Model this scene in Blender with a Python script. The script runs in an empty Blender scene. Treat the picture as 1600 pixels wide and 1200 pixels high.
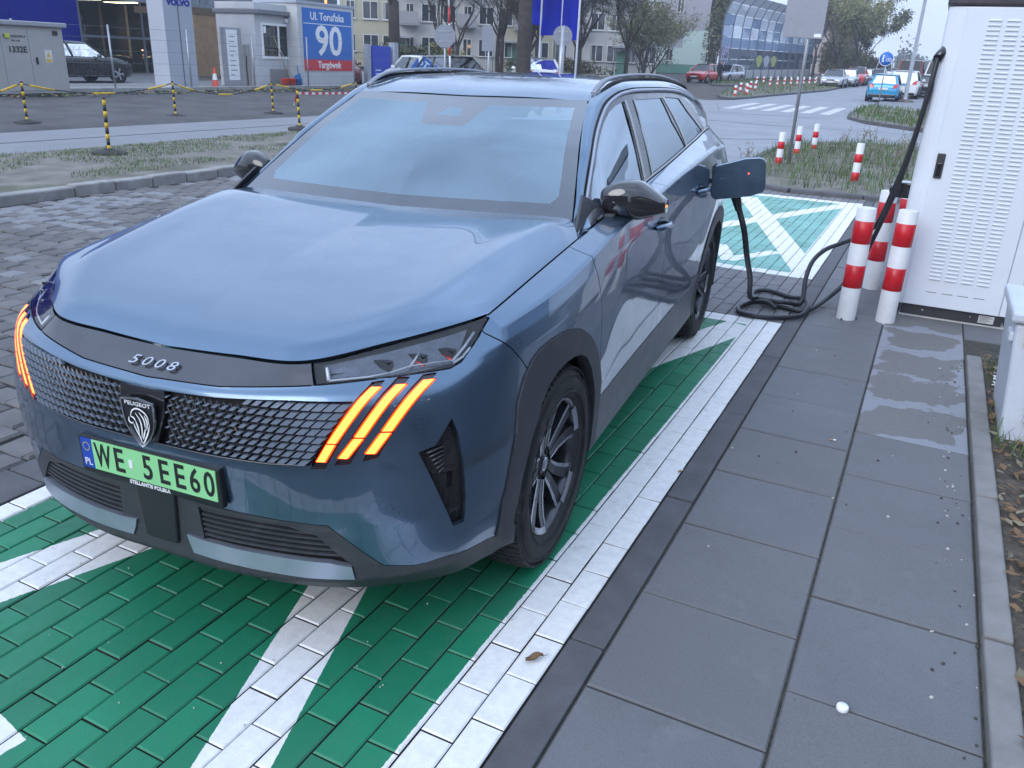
import bpy, bmesh, math, random
import numpy as np
from mathutils import Vector, Matrix
from mathutils.bvhtree import BVHTree
R = math.radians
random.seed(7)
scn = bpy.context.scene
COL = scn.collection

# ------------------------------------------------------------------ camera
cam = bpy.data.cameras.new('camera')
cam.sensor_fit = 'HORIZONTAL'; cam.sensor_width = 36.0
cam.lens = 1275.0/1600.0*36.0
cam.clip_start = 0.05; cam.clip_end = 3000
cam_o = bpy.data.objects.new('camera', cam); COL.objects.link(cam_o)
_r = Vector((0.892709, 0.448878, 0.039749)); _d = Vector((0.199239, -0.314039, -0.928269)); _f = Vector((-0.404196, 0.836593, -0.369779))
cam_o.matrix_world = Matrix(((_r.x, -_d.x, -_f.x, 0.59787), (_r.y, -_d.y, -_f.y, -1.80962), (_r.z, -_d.z, -_f.z, 1.68060), (0, 0, 0, 1)))
scn.camera = cam_o

# ------------------------------------------------------------------ light
SUN_EL, SUN_AZ = 30.0, 196.0        # degrees; the sun is a weak glow behind the overcast, behind the camera
world = bpy.data.worlds.new('World'); scn.world = world; world.use_nodes = True
nt = world.node_tree; nt.nodes.clear()
def wn(t, **k):
    n = nt.nodes.new(t)
    for a, b in k.items(): setattr(n, a, b)
    return n
sky = wn('ShaderNodeTexSky', sky_type='NISHITA', sun_disc=False, sun_elevation=R(SUN_EL), sun_rotation=R(SUN_AZ))
sky.dust_density = 2.0; sky.ozone_density = 2.0
bg1 = wn('ShaderNodeBackground'); bg1.inputs[1].default_value = 0.07
bg2 = wn('ShaderNodeBackground'); bg2.inputs[1].default_value = 1.0
tc = wn('ShaderNodeTexCoord'); sep = wn('ShaderNodeSeparateXYZ')
mp = wn('ShaderNodeMapping'); mp.inputs['Scale'].default_value = (1.0, 1.0, 2.6)
nz = wn('ShaderNodeTexNoise'); nz.inputs['Scale'].default_value = 1.7; nz.inputs['Detail'].default_value = 5; nz.inputs['Roughness'].default_value = .52
rmp = wn('ShaderNodeValToRGB')      # overcast colour by elevation
rmp.color_ramp.elements[0].position = 0.0; rmp.color_ramp.elements[0].color = (0.50, 0.60, 0.80, 1)
rmp.color_ramp.elements[1].position = 1.0; rmp.color_ramp.elements[1].color = (0.80, 1.02, 1.40, 1)
e = rmp.color_ramp.elements.new(.22); e.color = (0.57, 0.70, 0.95, 1)
mr = wn('ShaderNodeMapRange'); mr.inputs[1].default_value = .30; mr.inputs[2].default_value = .72; mr.inputs[3].default_value = .62; mr.inputs[4].default_value = 1.30
mul = wn('ShaderNodeVectorMath', operation='SCALE')
mixs = wn('ShaderNodeMixShader'); mixs.inputs[0].default_value = .8
wo = wn('ShaderNodeOutputWorld')
L = nt.links.new
L(tc.outputs['Generated'], sep.inputs[0]); L(tc.outputs['Generated'], mp.inputs[0]); L(mp.outputs[0], nz.inputs['Vector'])
L(sep.outputs['Z'], rmp.inputs[0]); L(nz.outputs['Fac'], mr.inputs[0]); L(rmp.outputs[0], mul.inputs[0]); L(mr.outputs[0], mul.inputs['Scale'])
L(mul.outputs[0], bg2.inputs[0]); L(sky.outputs[0], bg1.inputs[0]); L(bg1.outputs[0], mixs.inputs[1]); L(bg2.outputs[0], mixs.inputs[2]); L(mixs.outputs[0], wo.inputs[0])
sun = bpy.data.lights.new('sun', 'SUN'); sun.energy = 1.0; sun.angle = R(40); sun.color = (.98, .97, 1.0)
sun_o = bpy.data.objects.new('sun', sun); COL.objects.link(sun_o)
_az = R(SUN_AZ); _dir = Vector((math.sin(_az)*math.cos(R(SUN_EL)), math.cos(_az)*math.cos(R(SUN_EL)), math.sin(R(SUN_EL))))
sun_o.rotation_euler = _dir.to_track_quat('Z', 'Y').to_euler()
scn.view_settings.view_transform = 'Standard'; scn.view_settings.look = 'None'
scn.view_settings.exposure = 0.88; scn.view_settings.gamma = 1.0; scn.view_settings.use_curve_mapping = False
scn.render.engine = 'CYCLES'
scn.cycles.use_denoising = True
scn.cycles.max_bounces = 8; scn.cycles.transparent_max_bounces = 16

# ------------------------------------------------------------------ materials
def NT(name):
    m = bpy.data.materials.new(name); m.use_nodes = True
    n = m.node_tree; b = n.nodes['Principled BSDF']
    return m, n, b
def node(n, t, **k):
    x = n.nodes.new(t)
    for a, b in k.items(): setattr(x, a, b)
    return x
def coords(n, world=False):
    if world: return node(n, 'ShaderNodeNewGeometry').outputs['Position']
    return node(n, 'ShaderNodeTexCoord').outputs['Object']
def mixc(n, fac, a, b):
    m = node(n, 'ShaderNodeMix', data_type='RGBA')
    for s, v in ((m.inputs[0], fac), (m.inputs[6], a), (m.inputs[7], b)):
        if isinstance(v, (int, float)): s.default_value = v
        elif isinstance(v, tuple): s.default_value = (v[0], v[1], v[2], 1)
        else: n.links.new(v, s)
    return m.outputs[2]
def mth(n, op, a, b=0.0, c=None, clamp=False):
    m = node(n, 'ShaderNodeMath', operation=op); m.use_clamp = clamp
    for s, v in zip(m.inputs, (a, b, c)):
        if v is None: continue
        if isinstance(v, (int, float)): s.default_value = v
        else: n.links.new(v, s)
    return m.outputs[0]
def noise(n, vec, scale, detail=3, rough=.5):
    x = node(n, 'ShaderNodeTexNoise'); x.inputs['Scale'].default_value = scale; x.inputs['Detail'].default_value = detail; x.inputs['Roughness'].default_value = rough
    n.links.new(vec, x.inputs['Vector']); return x.outputs['Fac']
def mrange(n, v, a, b, c, d):
    x = node(n, 'ShaderNodeMapRange'); n.links.new(v, x.inputs[0])
    for i, k in enumerate((a, b, c, d)): x.inputs[i+1].default_value = k
    return x.outputs[0]
def bump(n, h, b, strength, dist=.01):
    x = node(n, 'ShaderNodeBump'); x.inputs['Strength'].default_value = strength; x.inputs['Distance'].default_value = dist
    n.links.new(h, x.inputs['Height']); n.links.new(x.outputs[0], b.inputs['Normal'])
def mat(name, col, rough=.6, metal=0.0, var=.12, vs=9.0, bmp=0.0, bs=60.0, coat=0.0, world=False, spec=.5, dirt=None):
    m, n, b = NT(name)
    v = coords(n, world)
    f = noise(n, v, vs, 5, .6)
    dk = tuple(c*(1-var) for c in col); lt = tuple(min(1, c*(1+var)) for c in col)
    c = mixc(n, mrange(n, f, .3, .7, 0, 1), dk, lt)
    if dirt:
        g = noise(n, v, dirt[1], 6, .65); c = mixc(n, mrange(n, g, dirt[2], dirt[2]+.14, 0, dirt[3]), c, dirt[0])
    n.links.new(c, b.inputs['Base Color'])
    n.links.new(mrange(n, f, .3, .7, max(.02, rough-.06), min(1, rough+.06)), b.inputs['Roughness'])
    b.inputs['Metallic'].default_value = metal; b.inputs['Specular IOR Level'].default_value = spec
    b.inputs['Coat Weight'].default_value = coat; b.inputs['Coat Roughness'].default_value = .04
    if bmp: bump(n, noise(n, v, bs, 4, .6), b, bmp)
    return m
def emis(name, col, strength):
    m, n, b = NT(name); b.inputs['Base Color'].default_value = (*col, 1); b.inputs['Roughness'].default_value = .4
    b.inputs['Emission Color'].default_value = (*col, 1); b.inputs['Emission Strength'].default_value = strength
    return m
def glassm(name, tint, refl=1.6, rough=.01, alpha=.55, body=(.01, .012, .014), gcol=(1, 1, 1)):
    """window glass: dark body partly seen through, mirror-like by angle"""
    m, n, b = NT(name); n.nodes.remove(b); out = n.nodes['Material Output']
    tr = node(n, 'ShaderNodeBsdfTransparent'); tr.inputs[0].default_value = (*tint, 1)
    df = node(n, 'ShaderNodeBsdfDiffuse'); df.inputs[0].default_value = (*body, 1)
    gl = node(n, 'ShaderNodeBsdfGlossy'); gl.inputs['Roughness'].default_value = rough; gl.inputs[0].default_value = (*gcol, 1)
    fr = node(n, 'ShaderNodeFresnel'); fr.inputs['IOR'].default_value = refl
    m1 = node(n, 'ShaderNodeMixShader'); m1.inputs[0].default_value = 1-alpha
    n.links.new(tr.outputs[0], m1.inputs[1]); n.links.new(df.outputs[0], m1.inputs[2])
    m2 = node(n, 'ShaderNodeMixShader'); n.links.new(fr.outputs[0], m2.inputs[0]); n.links.new(m1.outputs[0], m2.inputs[1]); n.links.new(gl.outputs[0], m2.inputs[2])
    n.links.new(m2.outputs[0], out.inputs[0]); return m

# ------------------------------------------------------------------ mesh helpers
class MB:
    def __init__(s): s.v = []; s.f = []; s.mi = []; s.sm = []
    def add(s, vs, fs, mi=0, smooth=False):
        o = len(s.v); s.v += [tuple(map(float, p)) for p in vs]
        s.f += [tuple(i+o for i in f) for f in fs]; s.mi += [mi]*len(fs); s.sm += [smooth]*len(fs); return s
    def box(s, c, d, rz=0, mi=0, rx=0, taper=1.0):
        x, y, z = (k/2 for k in d); P = []
        for dz in (-1, 1):
            t = taper if dz > 0 else 1
            for a, b in ((-1, -1), (1, -1), (1, 1), (-1, 1)): P.append(Vector((a*x*t, b*y*t, dz*z)))
        m = Matrix.Rotation(rz, 3, 'Z') @ Matrix.Rotation(rx, 3, 'X')
        P = [m @ p + Vector(c) for p in P]
        return s.add(P, [(3, 2, 1, 0), (4, 5, 6, 7), (0, 1, 5, 4), (1, 2, 6, 5), (2, 3, 7, 6), (3, 0, 4, 7)], mi)
    def bbox(s, lo, hi, mi=0):
        return s.box([(a+b)/2 for a, b in zip(lo, hi)], [abs(b-a) for a, b in zip(lo, hi)], mi=mi)
    def cyl(s, p, q, r0, r1=None, n=12, mi=0, caps=True, smooth=True):
        r1 = r0 if r1 is None else r1
        return s.tube([p, q], [r0, r1], n, mi, caps, smooth)
    def tube(s, pts, rad, n=8, mi=0, caps=True, smooth=True):
        pts = [Vector(p) for p in pts]; k = len(pts)
        rad = [rad]*k if isinstance(rad, (int, float)) else rad
        V = []; F = []; up = None
        for i, p in enumerate(pts):
            t = (pts[min(i+1, k-1)]-pts[max(i-1, 0)])
            t = t.normalized() if t.length > 1e-9 else Vector((0, 0, 1))
            if up is None:
                up = Vector((0, 0, 1)) if abs(t.z) < .9 else Vector((1, 0, 0))
            a = t.cross(up).normalized(); b = a.cross(t).normalized(); up = b
            for j in range(n):
                w = 2*math.pi*j/n; V.append(p+(a*math.cos(w)+b*math.sin(w))*rad[i])
        for i in range(k-1):
            for j in range(n):
                F.append((i*n+j, i*n+(j+1) % n, (i+1)*n+(j+1) % n, (i+1)*n+j))
        o = len(s.v); s.add(V, F, mi, smooth)
        if caps: s._caps(o, n, k, mi)
        return s
    def _caps(s, o, n, k, mi):
        s.f.append(tuple(o+j for j in reversed(range(n)))); s.f.append(tuple(o+(k-1)*n+j for j in range(n)))
        s.mi += [mi, mi]; s.sm += [False, False]
    def lathe(s, prof, n=24, c=(0, 0, 0), axis='Z', mi=0, smooth=True, close=False):
        V = []; F = []; k = len(prof)
        for r, h in prof:
            for j in range(n):
                w = 2*math.pi*j/n; a, b = r*math.cos(w), r*math.sin(w)
                p = {'Z': (a, b, h), 'X': (h, a, b), 'Y': (b, h, a)}[axis]
                V.append((p[0]+c[0], p[1]+c[1], p[2]+c[2]))
        for i in range(k-1 if not close else k):
            i2 = (i+1) % k
            for j in range(n): F.append((i*n+j, i*n+(j+1) % n, i2*n+(j+1) % n, i2*n+j))
        return s.add(V, F, mi, smooth)
    def prism(s, poly, h0, h1, axis='Z', mi=0, smooth=False):
        """poly in the two other axes (X,Y for Z; X,Z for Y; Y,Z for X) extruded from h0 to h1"""
        n = len(poly)
        def P(a, b, h): return {'Z': (a, b, h), 'Y': (a, h, b), 'X': (h, a, b)}[axis]
        V = [P(a, b, h0) for a, b in poly]+[P(a, b, h1) for a, b in poly]
        F = [tuple(reversed(range(n))), tuple(range(n, 2*n))]+[(i, (i+1) % n, n+(i+1) % n, n+i) for i in range(n)]
        return s.add(V, F, mi, smooth)
    def grid(s, G, mi=0, smooth=True, flip=False):
        r, c = len(G), len(G[0]); V = [p for row in G for p in row]; F = []
        for i in range(r-1):
            for j in range(c-1):
                q = (i*c+j, i*c+j+1, (i+1)*c+j+1, (i+1)*c+j); F.append(q[::-1] if flip else q)
        return s.add(V, F, mi, smooth)
    def mesh(s, name, mats, recalc=True):
        me = bpy.data.meshes.new(name); me.from_pydata(s.v, [], s.f)
        for m in (mats if isinstance(mats, (list, tuple)) else [mats]): me.materials.append(m)
        me.polygons.foreach_set('material_index', s.mi); me.polygons.foreach_set('use_smooth', s.sm)
        if recalc:
            b = bmesh.new(); b.from_mesh(me); bmesh.ops.recalc_face_normals(b, faces=b.faces); b.to_mesh(me); b.free()
        me.update(); return me
    def build(s, name, mats, parent=None, recalc=True, bevel=0, xf=None, seg=2):
        if xf: s.v = [tuple(xf(Vector(p))) for p in s.v]
        me = s.mesh(name, mats, recalc)
        if bevel:
            b = bmesh.new(); b.from_mesh(me)
            es = [e for e in b.edges if len(e.link_faces) == 2 and e.calc_face_angle(0) > R(35)]
            bmesh.ops.bevel(b, geom=es, offset=bevel, segments=seg, affect='EDGES', profile=.5, clamp_overlap=True)
            b.to_mesh(me); b.free()
        return link(name, me, parent)
def link(name, me, parent=None):
    o = bpy.data.objects.new(name, me); COL.objects.link(o)
    if parent: o.parent = parent
    return o
def tag(o, label=None, cat=None, group=None, kind=None):
    for k, v in (('label', label), ('category', cat), ('group', group), ('kind', kind)):
        if v: o[k] = v
    return o
def thing(name, label, cat, loc=(0, 0, 0), rz=0, group=None):
    o = bpy.data.objects.new(name, None); o.empty_display_size = .1; COL.objects.link(o)
    o.location = loc; o.rotation_euler = (0, 0, rz); return tag(o, label, cat, group)
def copy_tree(o, parent=None):
    c = o.copy(); COL.objects.link(c)
    if parent: c.parent = parent
    for ch in list(o.children): copy_tree(ch, c)
    return c
def textmesh(txt, size, depth=.002, sx=1.0, bold=0.0, align='CENTER', shear=0):
    """vertices (x, y in the text plane, z thickness) and faces of a lettering"""
    cu = bpy.data.curves.new('lettering', 'FONT'); cu.body = txt; cu.size = size; cu.extrude = depth/2; cu.offset = bold
    cu.align_x = align; cu.align_y = 'CENTER'; cu.resolution_u = 3; cu.shear = shear
    o = bpy.data.objects.new('lettering', cu); COL.objects.link(o)
    bpy.context.view_layer.update()
    dg = bpy.context.evaluated_depsgraph_get(); me = bpy.data.meshes.new_from_object(o.evaluated_get(dg))
    V = [(v.co.x*sx, v.co.y, v.co.z) for v in me.vertices]; F = [tuple(p.vertices) for p in me.polygons]
    bpy.data.objects.remove(o); bpy.data.curves.remove(cu); bpy.data.meshes.remove(me)
    return V, F
def letter(mb, txt, size, org, right, up, depth=.002, mi=0, **k):
    V, F = textmesh(txt, size, depth, **k)
    r = Vector(right).normalized(); u = Vector(up).normalized(); n = r.cross(u); o = Vector(org)
    return mb.add([o+r*a+u*b+n*c for a, b, c in V], F, mi)
# ================================================================== THE PARKED CAR
PAINT, _n, _b = NT('blue_grey_car_paint')
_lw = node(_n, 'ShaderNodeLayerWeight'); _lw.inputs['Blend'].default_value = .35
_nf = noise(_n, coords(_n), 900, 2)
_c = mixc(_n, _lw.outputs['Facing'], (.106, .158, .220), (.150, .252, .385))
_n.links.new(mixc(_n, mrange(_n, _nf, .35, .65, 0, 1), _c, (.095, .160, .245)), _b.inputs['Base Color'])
_b.inputs['Metallic'].default_value = .92; _b.inputs['Roughness'].default_value = .30
_b.inputs['Coat Weight'].default_value = 1.0; _b.inputs['Coat Roughness'].default_value = .02
_dn = noise(_n, coords(_n), 7, 5, .65)
_n.links.new(mrange(_n, _dn, .35, .75, .27, .42), _b.inputs['Roughness'])
GLOSSBLK = mat('gloss_black_trim', (.012, .012, .015), .12, coat=.6, var=.2)
BARGREY = mat('dark_grey_gloss_trim', (.050, .052, .062), .22, metal=.3, coat=.5, var=.1)
CLAD = mat('dark_plastic_cladding', (.040, .042, .050), .48, var=.18, vs=14, bmp=.12, bs=500, dirt=((.11, .105, .10), 22, .56, .35))
SILL = mat('grey_sill_plastic', (.085, .09, .105), .40, var=.15, vs=14, bmp=.1, bs=400, dirt=((.16, .15, .14), 15, .58, .3))
SATIN = mat('satin_silver_trim', (.42, .46, .55), .36, metal=.75, var=.06)
CHROME = mat('chrome', (.80, .82, .85), .08, metal=1, var=.03)
BLACK = mat('black_recess', (.008, .008, .009), .8, var=.2)
RUBBER = mat('tyre_rubber', (.022, .022, .024), .75, var=.2, vs=30, bmp=.15, bs=300, dirt=((.075, .07, .066), 16, .52, .5))
RIMDARK = mat('dark_alloy', (.055, .058, .068), .30, metal=.55, coat=.3, var=.12, dirt=((.13, .12, .11), 20, .6, .3))
RIMCUT = mat('cut_alloy', (.55, .58, .64), .25, metal=.9, var=.08)
WGLASS = glassm('windscreen_glass', (.62, .70, .76), 3.5, .005, .72, (.07, .11, .17), (.74, .90, 1))
SGLASS = glassm('tinted_side_glass', (.20, .24, .26), 6.0, .004, .35, (.006, .008, .010), (.80, .90, 1))
LGLASS = glassm('lamp_glass', (.85, .87, .9), 1.5, .01, .97)
FRIT = mat('black_glass_border', (.035, .045, .065), .05, coat=1, var=.10, spec=1.0)
LAMPIN = mat('headlamp_reflector', (.13, .14, .17), .25, metal=.5, coat=.4, var=.3, vs=30)
LAMPHOUSE = mat('headlamp_housing', (.075, .078, .09), .25, coat=.5)
AMBER = emis('amber_light', (1.0, .092, .017), 6.0)
AMBER_SOFT = emis('amber_lens_rim', (1.0, .048, .001), 2.2)
DRL = mat('clear_light_guide', (.85, .88, .92), .3, var=.03)
PLATE_G = mat('plate_green', (.28, .66, .30), .4, var=.04)
PLATE_B = mat('plate_blue', (.012, .06, .40), .4, var=.05)
WHITE = mat('white_print', (.80, .80, .80), .5, var=.03)
INK = mat('black_print', (.012, .012, .014), .5, var=.05)
CABIN = mat('cabin_fabric', (.10, .105, .115), .85, var=.2)
CABIN2 = mat('cabin_light_trim', (.34, .34, .35), .7, var=.2)

CAR_YAW, CAR_ROLL = 3.4, -0.9
CAR_O = (-1.2654, 0.5306, 0)
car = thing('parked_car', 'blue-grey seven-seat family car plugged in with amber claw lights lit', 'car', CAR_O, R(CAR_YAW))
_rr = R(CAR_ROLL)
def RB(p):
    z = p[2]-.5; x = p[0]
    return Vector((x*math.cos(_rr)+z*math.sin(_rr), p[1], .5-x*math.sin(_rr)+z*math.cos(_rr)))
def cr(P, n):
    P = np.asarray(P, float); k = len(P)
    E = np.concatenate([[2*P[0]-P[1]], P, [2*P[-1]-P[-2]]])
    t = np.linspace(0, k-1, n); i = np.minimum(t.astype(int), k-2); s = (t-i).reshape((-1,)+(1,)*(P.ndim-1))
    p0, p1, p2, p3 = E[i], E[i+1], E[i+2], E[i+3]
    return .5*((2*p1)+(-p0+p2)*s+(2*p0-5*p1+4*p2-p3)*s**2+(-p0+3*p1-3*p2+p3)*s**3)
# columns along the perimeter ------------------------------------------------
# y of column on the side (front part is given by tables)
SIDEY=[-.38,-.05,.40,.80,1.25,1.75,2.25,2.60,2.90,3.25]
def taper(y): return -.045*np.clip((y-.2)/2.8,0,1.2)
def row(front,side,rear):
    """front: list of 6 (x,y,z) for columns 0..5; side: (x list or number, z list or number) ; rear: (x,y,z) list of 3"""
    xs,zs=side
    n=len(SIDEY)
    xs=[xs]*n if np.isscalar(xs) else xs
    zs=[zs]*n if np.isscalar(zs) else zs
    return list(front)+[(x+taper(y),y,z) for x,y,z in zip(xs,SIDEY,zs)]+list(rear)
def rear(x,z,dy=0):
    return [(x-.10,3.62+dy,z),(x-.33,3.79+dy,z),(0,3.84+dy,z)]
ROWS=[
 row([(0,-.86,.215),(.26,-.85,.215),(.50,-.80,.22),(.68,-.70,.225),(.79,-.60,.23),(.84,-.50,.235)],(.855,.22),rear(.80,.28,-.06)),
 row([(0,-.928,.275),(.26,-.922,.275),(.52,-.865,.285),(.715,-.765,.30),(.82,-.66,.315),(.875,-.52,.33)],(.905,.25),rear(.83,.34)),
 row([(0,-.925,.36),(.26,-.918,.36),(.52,-.868,.365),(.72,-.775,.375),(.83,-.675,.385),(.89,-.53,.39)],([.915,.915,.915,.912,.912,.912,.912,.915,.915,.91],.40),rear(.85,.45)),
 row([(0,-.928,.50),(.26,-.92,.50),(.515,-.875,.50),(.72,-.79,.50),(.845,-.69,.50),(.905,-.545,.50)],([.925,.93,.925,.918,.915,.918,.928,.932,.93,.915],.52),rear(.86,.55)),
 row([(0,-.942,.628),(.26,-.93,.63),(.51,-.875,.635),(.715,-.79,.64),(.85,-.69,.645),(.912,-.55,.65)],([.932,.94,.932,.925,.922,.925,.935,.942,.938,.92],.67),rear(.86,.70)),
 row([(0,-.925,.79),(.26,-.915,.797),(.50,-.862,.81),(.69,-.770,.822),(.805,-.662,.832),(.868,-.53,.842)],([.908,.945,.942,.935,.932,.935,.945,.95,.945,.925],[.85,.86,.86,.86,.87,.88,.88,.88,.88,.88]),rear(.86,.88)),
 row([(0,-.905,.828),(.25,-.893,.838),(.485,-.83,.860),(.665,-.735,.873),(.785,-.615,.892),(.855,-.49,.915)],([.890,.928,.938,.938,.938,.94,.945,.945,.935,.915],[.930,.965,1.01,1.03,1.045,1.06,1.07,1.08,1.09,1.09]),rear(.84,1.08)),
 row([(0,-.865,.858),(.235,-.85,.868),(.47,-.812,.885),(.650,-.690,.907),(.775,-.565,.935),(.838,-.455,.957)],([.866,.908,.925,.928,.93,.932,.93,.92,.905,.88],[.971,1.012,1.085,1.125,1.16,1.195,1.22,1.225,1.215,1.20]),rear(.80,1.18)),
 row([(0,-.82,.887),(.23,-.812,.893),(.455,-.795,.906),(.63,-.655,.945),(.755,-.53,.978),(.81,-.44,.993)],([.818,.828,.838,.842,.84,.838,.832,.82,.80,.77],[1.000,1.046,1.10,1.135,1.175,1.215,1.26,1.285,1.30,1.30]),rear(.72,1.28)),
]
CREASE=[0,1,3,4,6,7,8]   # rows where the surface folds
def shell(nu=170,nv=8):
    """returns (rows,cols,3) grid"""
    net=np.array(ROWS,float)           # R x C x 3
    dense=np.stack([cr(r,nu) for r in net])
    out=[]
    bands=list(zip(CREASE[:-1],CREASE[1:]))
    for bi,(a,b) in enumerate(bands):
        seg=dense[a:b+1]
        n=max(2,nv*(b-a)+1)
        s=cr(seg,n) if b-a>1 else seg[0]+(seg[1]-seg[0])*np.linspace(0,1,n).reshape(-1,1,1)
        if b-a==1:
            # slight crown
            pass
        out.append(s if bi==0 else s[1:])
    return np.concatenate(out)

# panel cutting: split a dense surface along polygon outlines, then lift the faces out as panels
AX = {'xz': (Vector((0, 1, 0)), Vector((1, 0, 0)), Vector((0, 0, 1))),
      'yz': (Vector((1, 0, 0)), Vector((0, 1, 0)), Vector((0, 0, 1))),
      'dg': (Vector((.768, -.640, 0)), Vector((.640, .768, 0)), Vector((0, 0, 1)))}
def inpoly(a, b, P):
    c = False; j = len(P)-1
    for i in range(len(P)):
        if (P[i][1] > b) != (P[j][1] > b) and a < (P[j][0]-P[i][0])*(b-P[i][1])/(P[j][1]-P[i][1])+P[i][0]: c = not c
        j = i
    return c
def carve(bm, regions):
    """regions: (label, axis, polygon, filter). Cuts the mesh, then labels each face with the first region that holds it."""
    for lab, ax, poly, flt in regions:
        d, fa, fb = AX[ax]
        n = len(poly)
        for i in range(n):
            p, q = poly[i], poly[(i+1) % n]
            p3 = fa*p[0]+fb*p[1]; q3 = fa*q[0]+fb*q[1]
            if (q3-p3).length < 1e-6: continue
            a0, a1 = sorted((p[0], q[0])); b0, b1 = sorted((p[1], q[1])); pad = .002
            fs = []
            for f in bm.faces:
                c = f.verts[0].co
                if not flt(c): continue
                A = [v.co.dot(fa) for v in f.verts]; B = [v.co.z for v in f.verts]
                if max(A) < a0-pad or min(A) > a1+pad or max(B) < b0-pad or min(B) > b1+pad: continue
                fs.append(f)
            if not fs: continue
            es = {e for f in fs for e in f.edges}; vs = {v for f in fs for v in f.verts}
            bmesh.ops.bisect_plane(bm, geom=list(vs)+list(es)+fs, dist=2e-5, plane_co=p3, plane_no=(q3-p3).cross(d).normalized())
    out = {}
    for f in bm.faces:
        c = f.calc_center_median(); lab = None
        for l, ax, poly, flt in regions:
            if flt(c) and inpoly(c.dot(AX[ax][1]), c.z, poly): lab = l; break
        out.setdefault(lab, []).append(f)
    return out
def panel(name, faces, m, mirror=None, gap=.002, depth=.014, push=0.0, parent=None, double=False, rigid=False):
    """mirror: None (as is), 'L' (mirrored copy only), 'both' (joined with its mirror image)"""
    idx = {}; V = []; F = []
    for f in faces:
        r = []
        for v in f.verts:
            if v.index not in idx: idx[v.index] = len(V); V.append(v.co.copy())
            r.append(idx[v.index])
        F.append(r)
    bm = bmesh.new()
    def put(sx, rev):
        vs = [bm.verts.new((p.x*sx, p.y, p.z)) for p in V]
        for f in F:
            try: bm.faces.new([vs[i] for i in (reversed(f) if rev else f)])
            except ValueError: pass
    if mirror != 'L': put(1, False)
    if mirror in ('L', 'both'): put(-1, True)
    if mirror == 'both':
        bmesh.ops.remove_doubles(bm, verts=[v for v in bm.verts if abs(v.co.x) < 2e-4], dist=4e-4)
    bmesh.ops.remove_doubles(bm, verts=bm.verts[:], dist=2.5e-4)
    bm.normal_update()
    def vn(v):
        a = sum((f.normal*max(f.calc_area(), 1e-12) for f in v.link_faces), Vector())
        return a.normalized() if a.length > 0 else v.normal.copy()
    VN = {v: vn(v) for v in bm.verts}
    be = [e for e in bm.edges if len(e.link_faces) == 1]
    if push:
        for v, nn in VN.items(): v.co -= nn*push
    mv = {}
    for e in be:
        l = e.link_loops[0]; t = l.link_loop_next.vert.co-l.vert.co
        if t.length < 1e-6: continue
        for v in e.verts: mv.setdefault(v, []).append(VN[v].cross(t)*min(1.0, t.length/.004)/t.length)
    for v, ds in mv.items():
        s = sum(ds, Vector())
        if s.length > 1e-4: v.co += s.normalized()*gap
    for f in bm.faces: f.smooth = True
    if depth:
        nrm = {v: VN[v] for e in be for v in e.verts}
        r = bmesh.ops.extrude_edge_only(bm, edges=be)
        nv = [g for g in r['geom'] if isinstance(g, bmesh.types.BMVert)]
        src = {}
        for g in r['geom']:
            if isinstance(g, bmesh.types.BMFace): g.smooth = False
        for v in nv:
            for e in v.link_edges:
                o = e.other_vert(v)
                if o in nrm: src[v] = nrm[o]
        for v in nv:
            if v in src: v.co -= src[v]*depth
        for e in be: e.smooth = False
    bm.verts.index_update(); NM = {v.index: RB(VN[v])-RB(Vector()) for v in bm.verts if v in VN}
    me = bpy.data.meshes.new(name)
    for v in bm.verts: v.co = RB(v.co)
    bm.to_mesh(me); bm.free(); me.materials.append(m); me.update()
    LN = [(0, 0, 1)]*len(me.loops)
    for p in me.polygons:
        for li in p.loop_indices:
            vi = me.loops[li].vertex_index; LN[li] = tuple(NM[vi]) if (p.use_smooth and vi in NM) else tuple(p.normal)
    me.normals_split_custom_set(LN)
    return link(name, me, parent or car)

G = shell(150, 6)
bm = bmesh.new(); rr_, cc_ = G.shape[:2]
gv = [[bm.verts.new(tuple(G[i, j])) for j in range(cc_)] for i in range(rr_)]
for i in range(rr_-1):
    for j in range(cc_-1): bm.faces.new((gv[i][j], gv[i][j+1], gv[i+1][j+1], gv[i+1][j]))
bm.normal_update()
if sum(f.normal.dot(Vector((f.calc_center_median().x, (f.calc_center_median().y-1.5)*.3, 0))) for f in bm.faces) < 0:
    bmesh.ops.reverse_faces(bm, faces=bm.faces[:])
bm.normal_update()
SHELL = BVHTree.FromBMesh(bm)
# dark liner just inside the skin, so that gaps between panels read black
lin = bm.copy(); lin.normal_update()
_m = {v: v.normal.copy() for v in lin.verts}
for v, nn in _m.items(): v.co -= nn*.022
for f in list(lin.faces):
    c = f.calc_center_median()
    if (c.y+.05)**2+(c.z-.36)**2 < .46**2 and c.x > .5 and c.y > -.50 or (c.y-2.87)**2+(c.z-.36)**2 < .44**2: lin.faces.remove(f)
lf = list(lin.faces)
lin.verts.index_update()
panel('inner_liner', lf, BLACK, 'both', 0, 0); lin.free()

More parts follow.
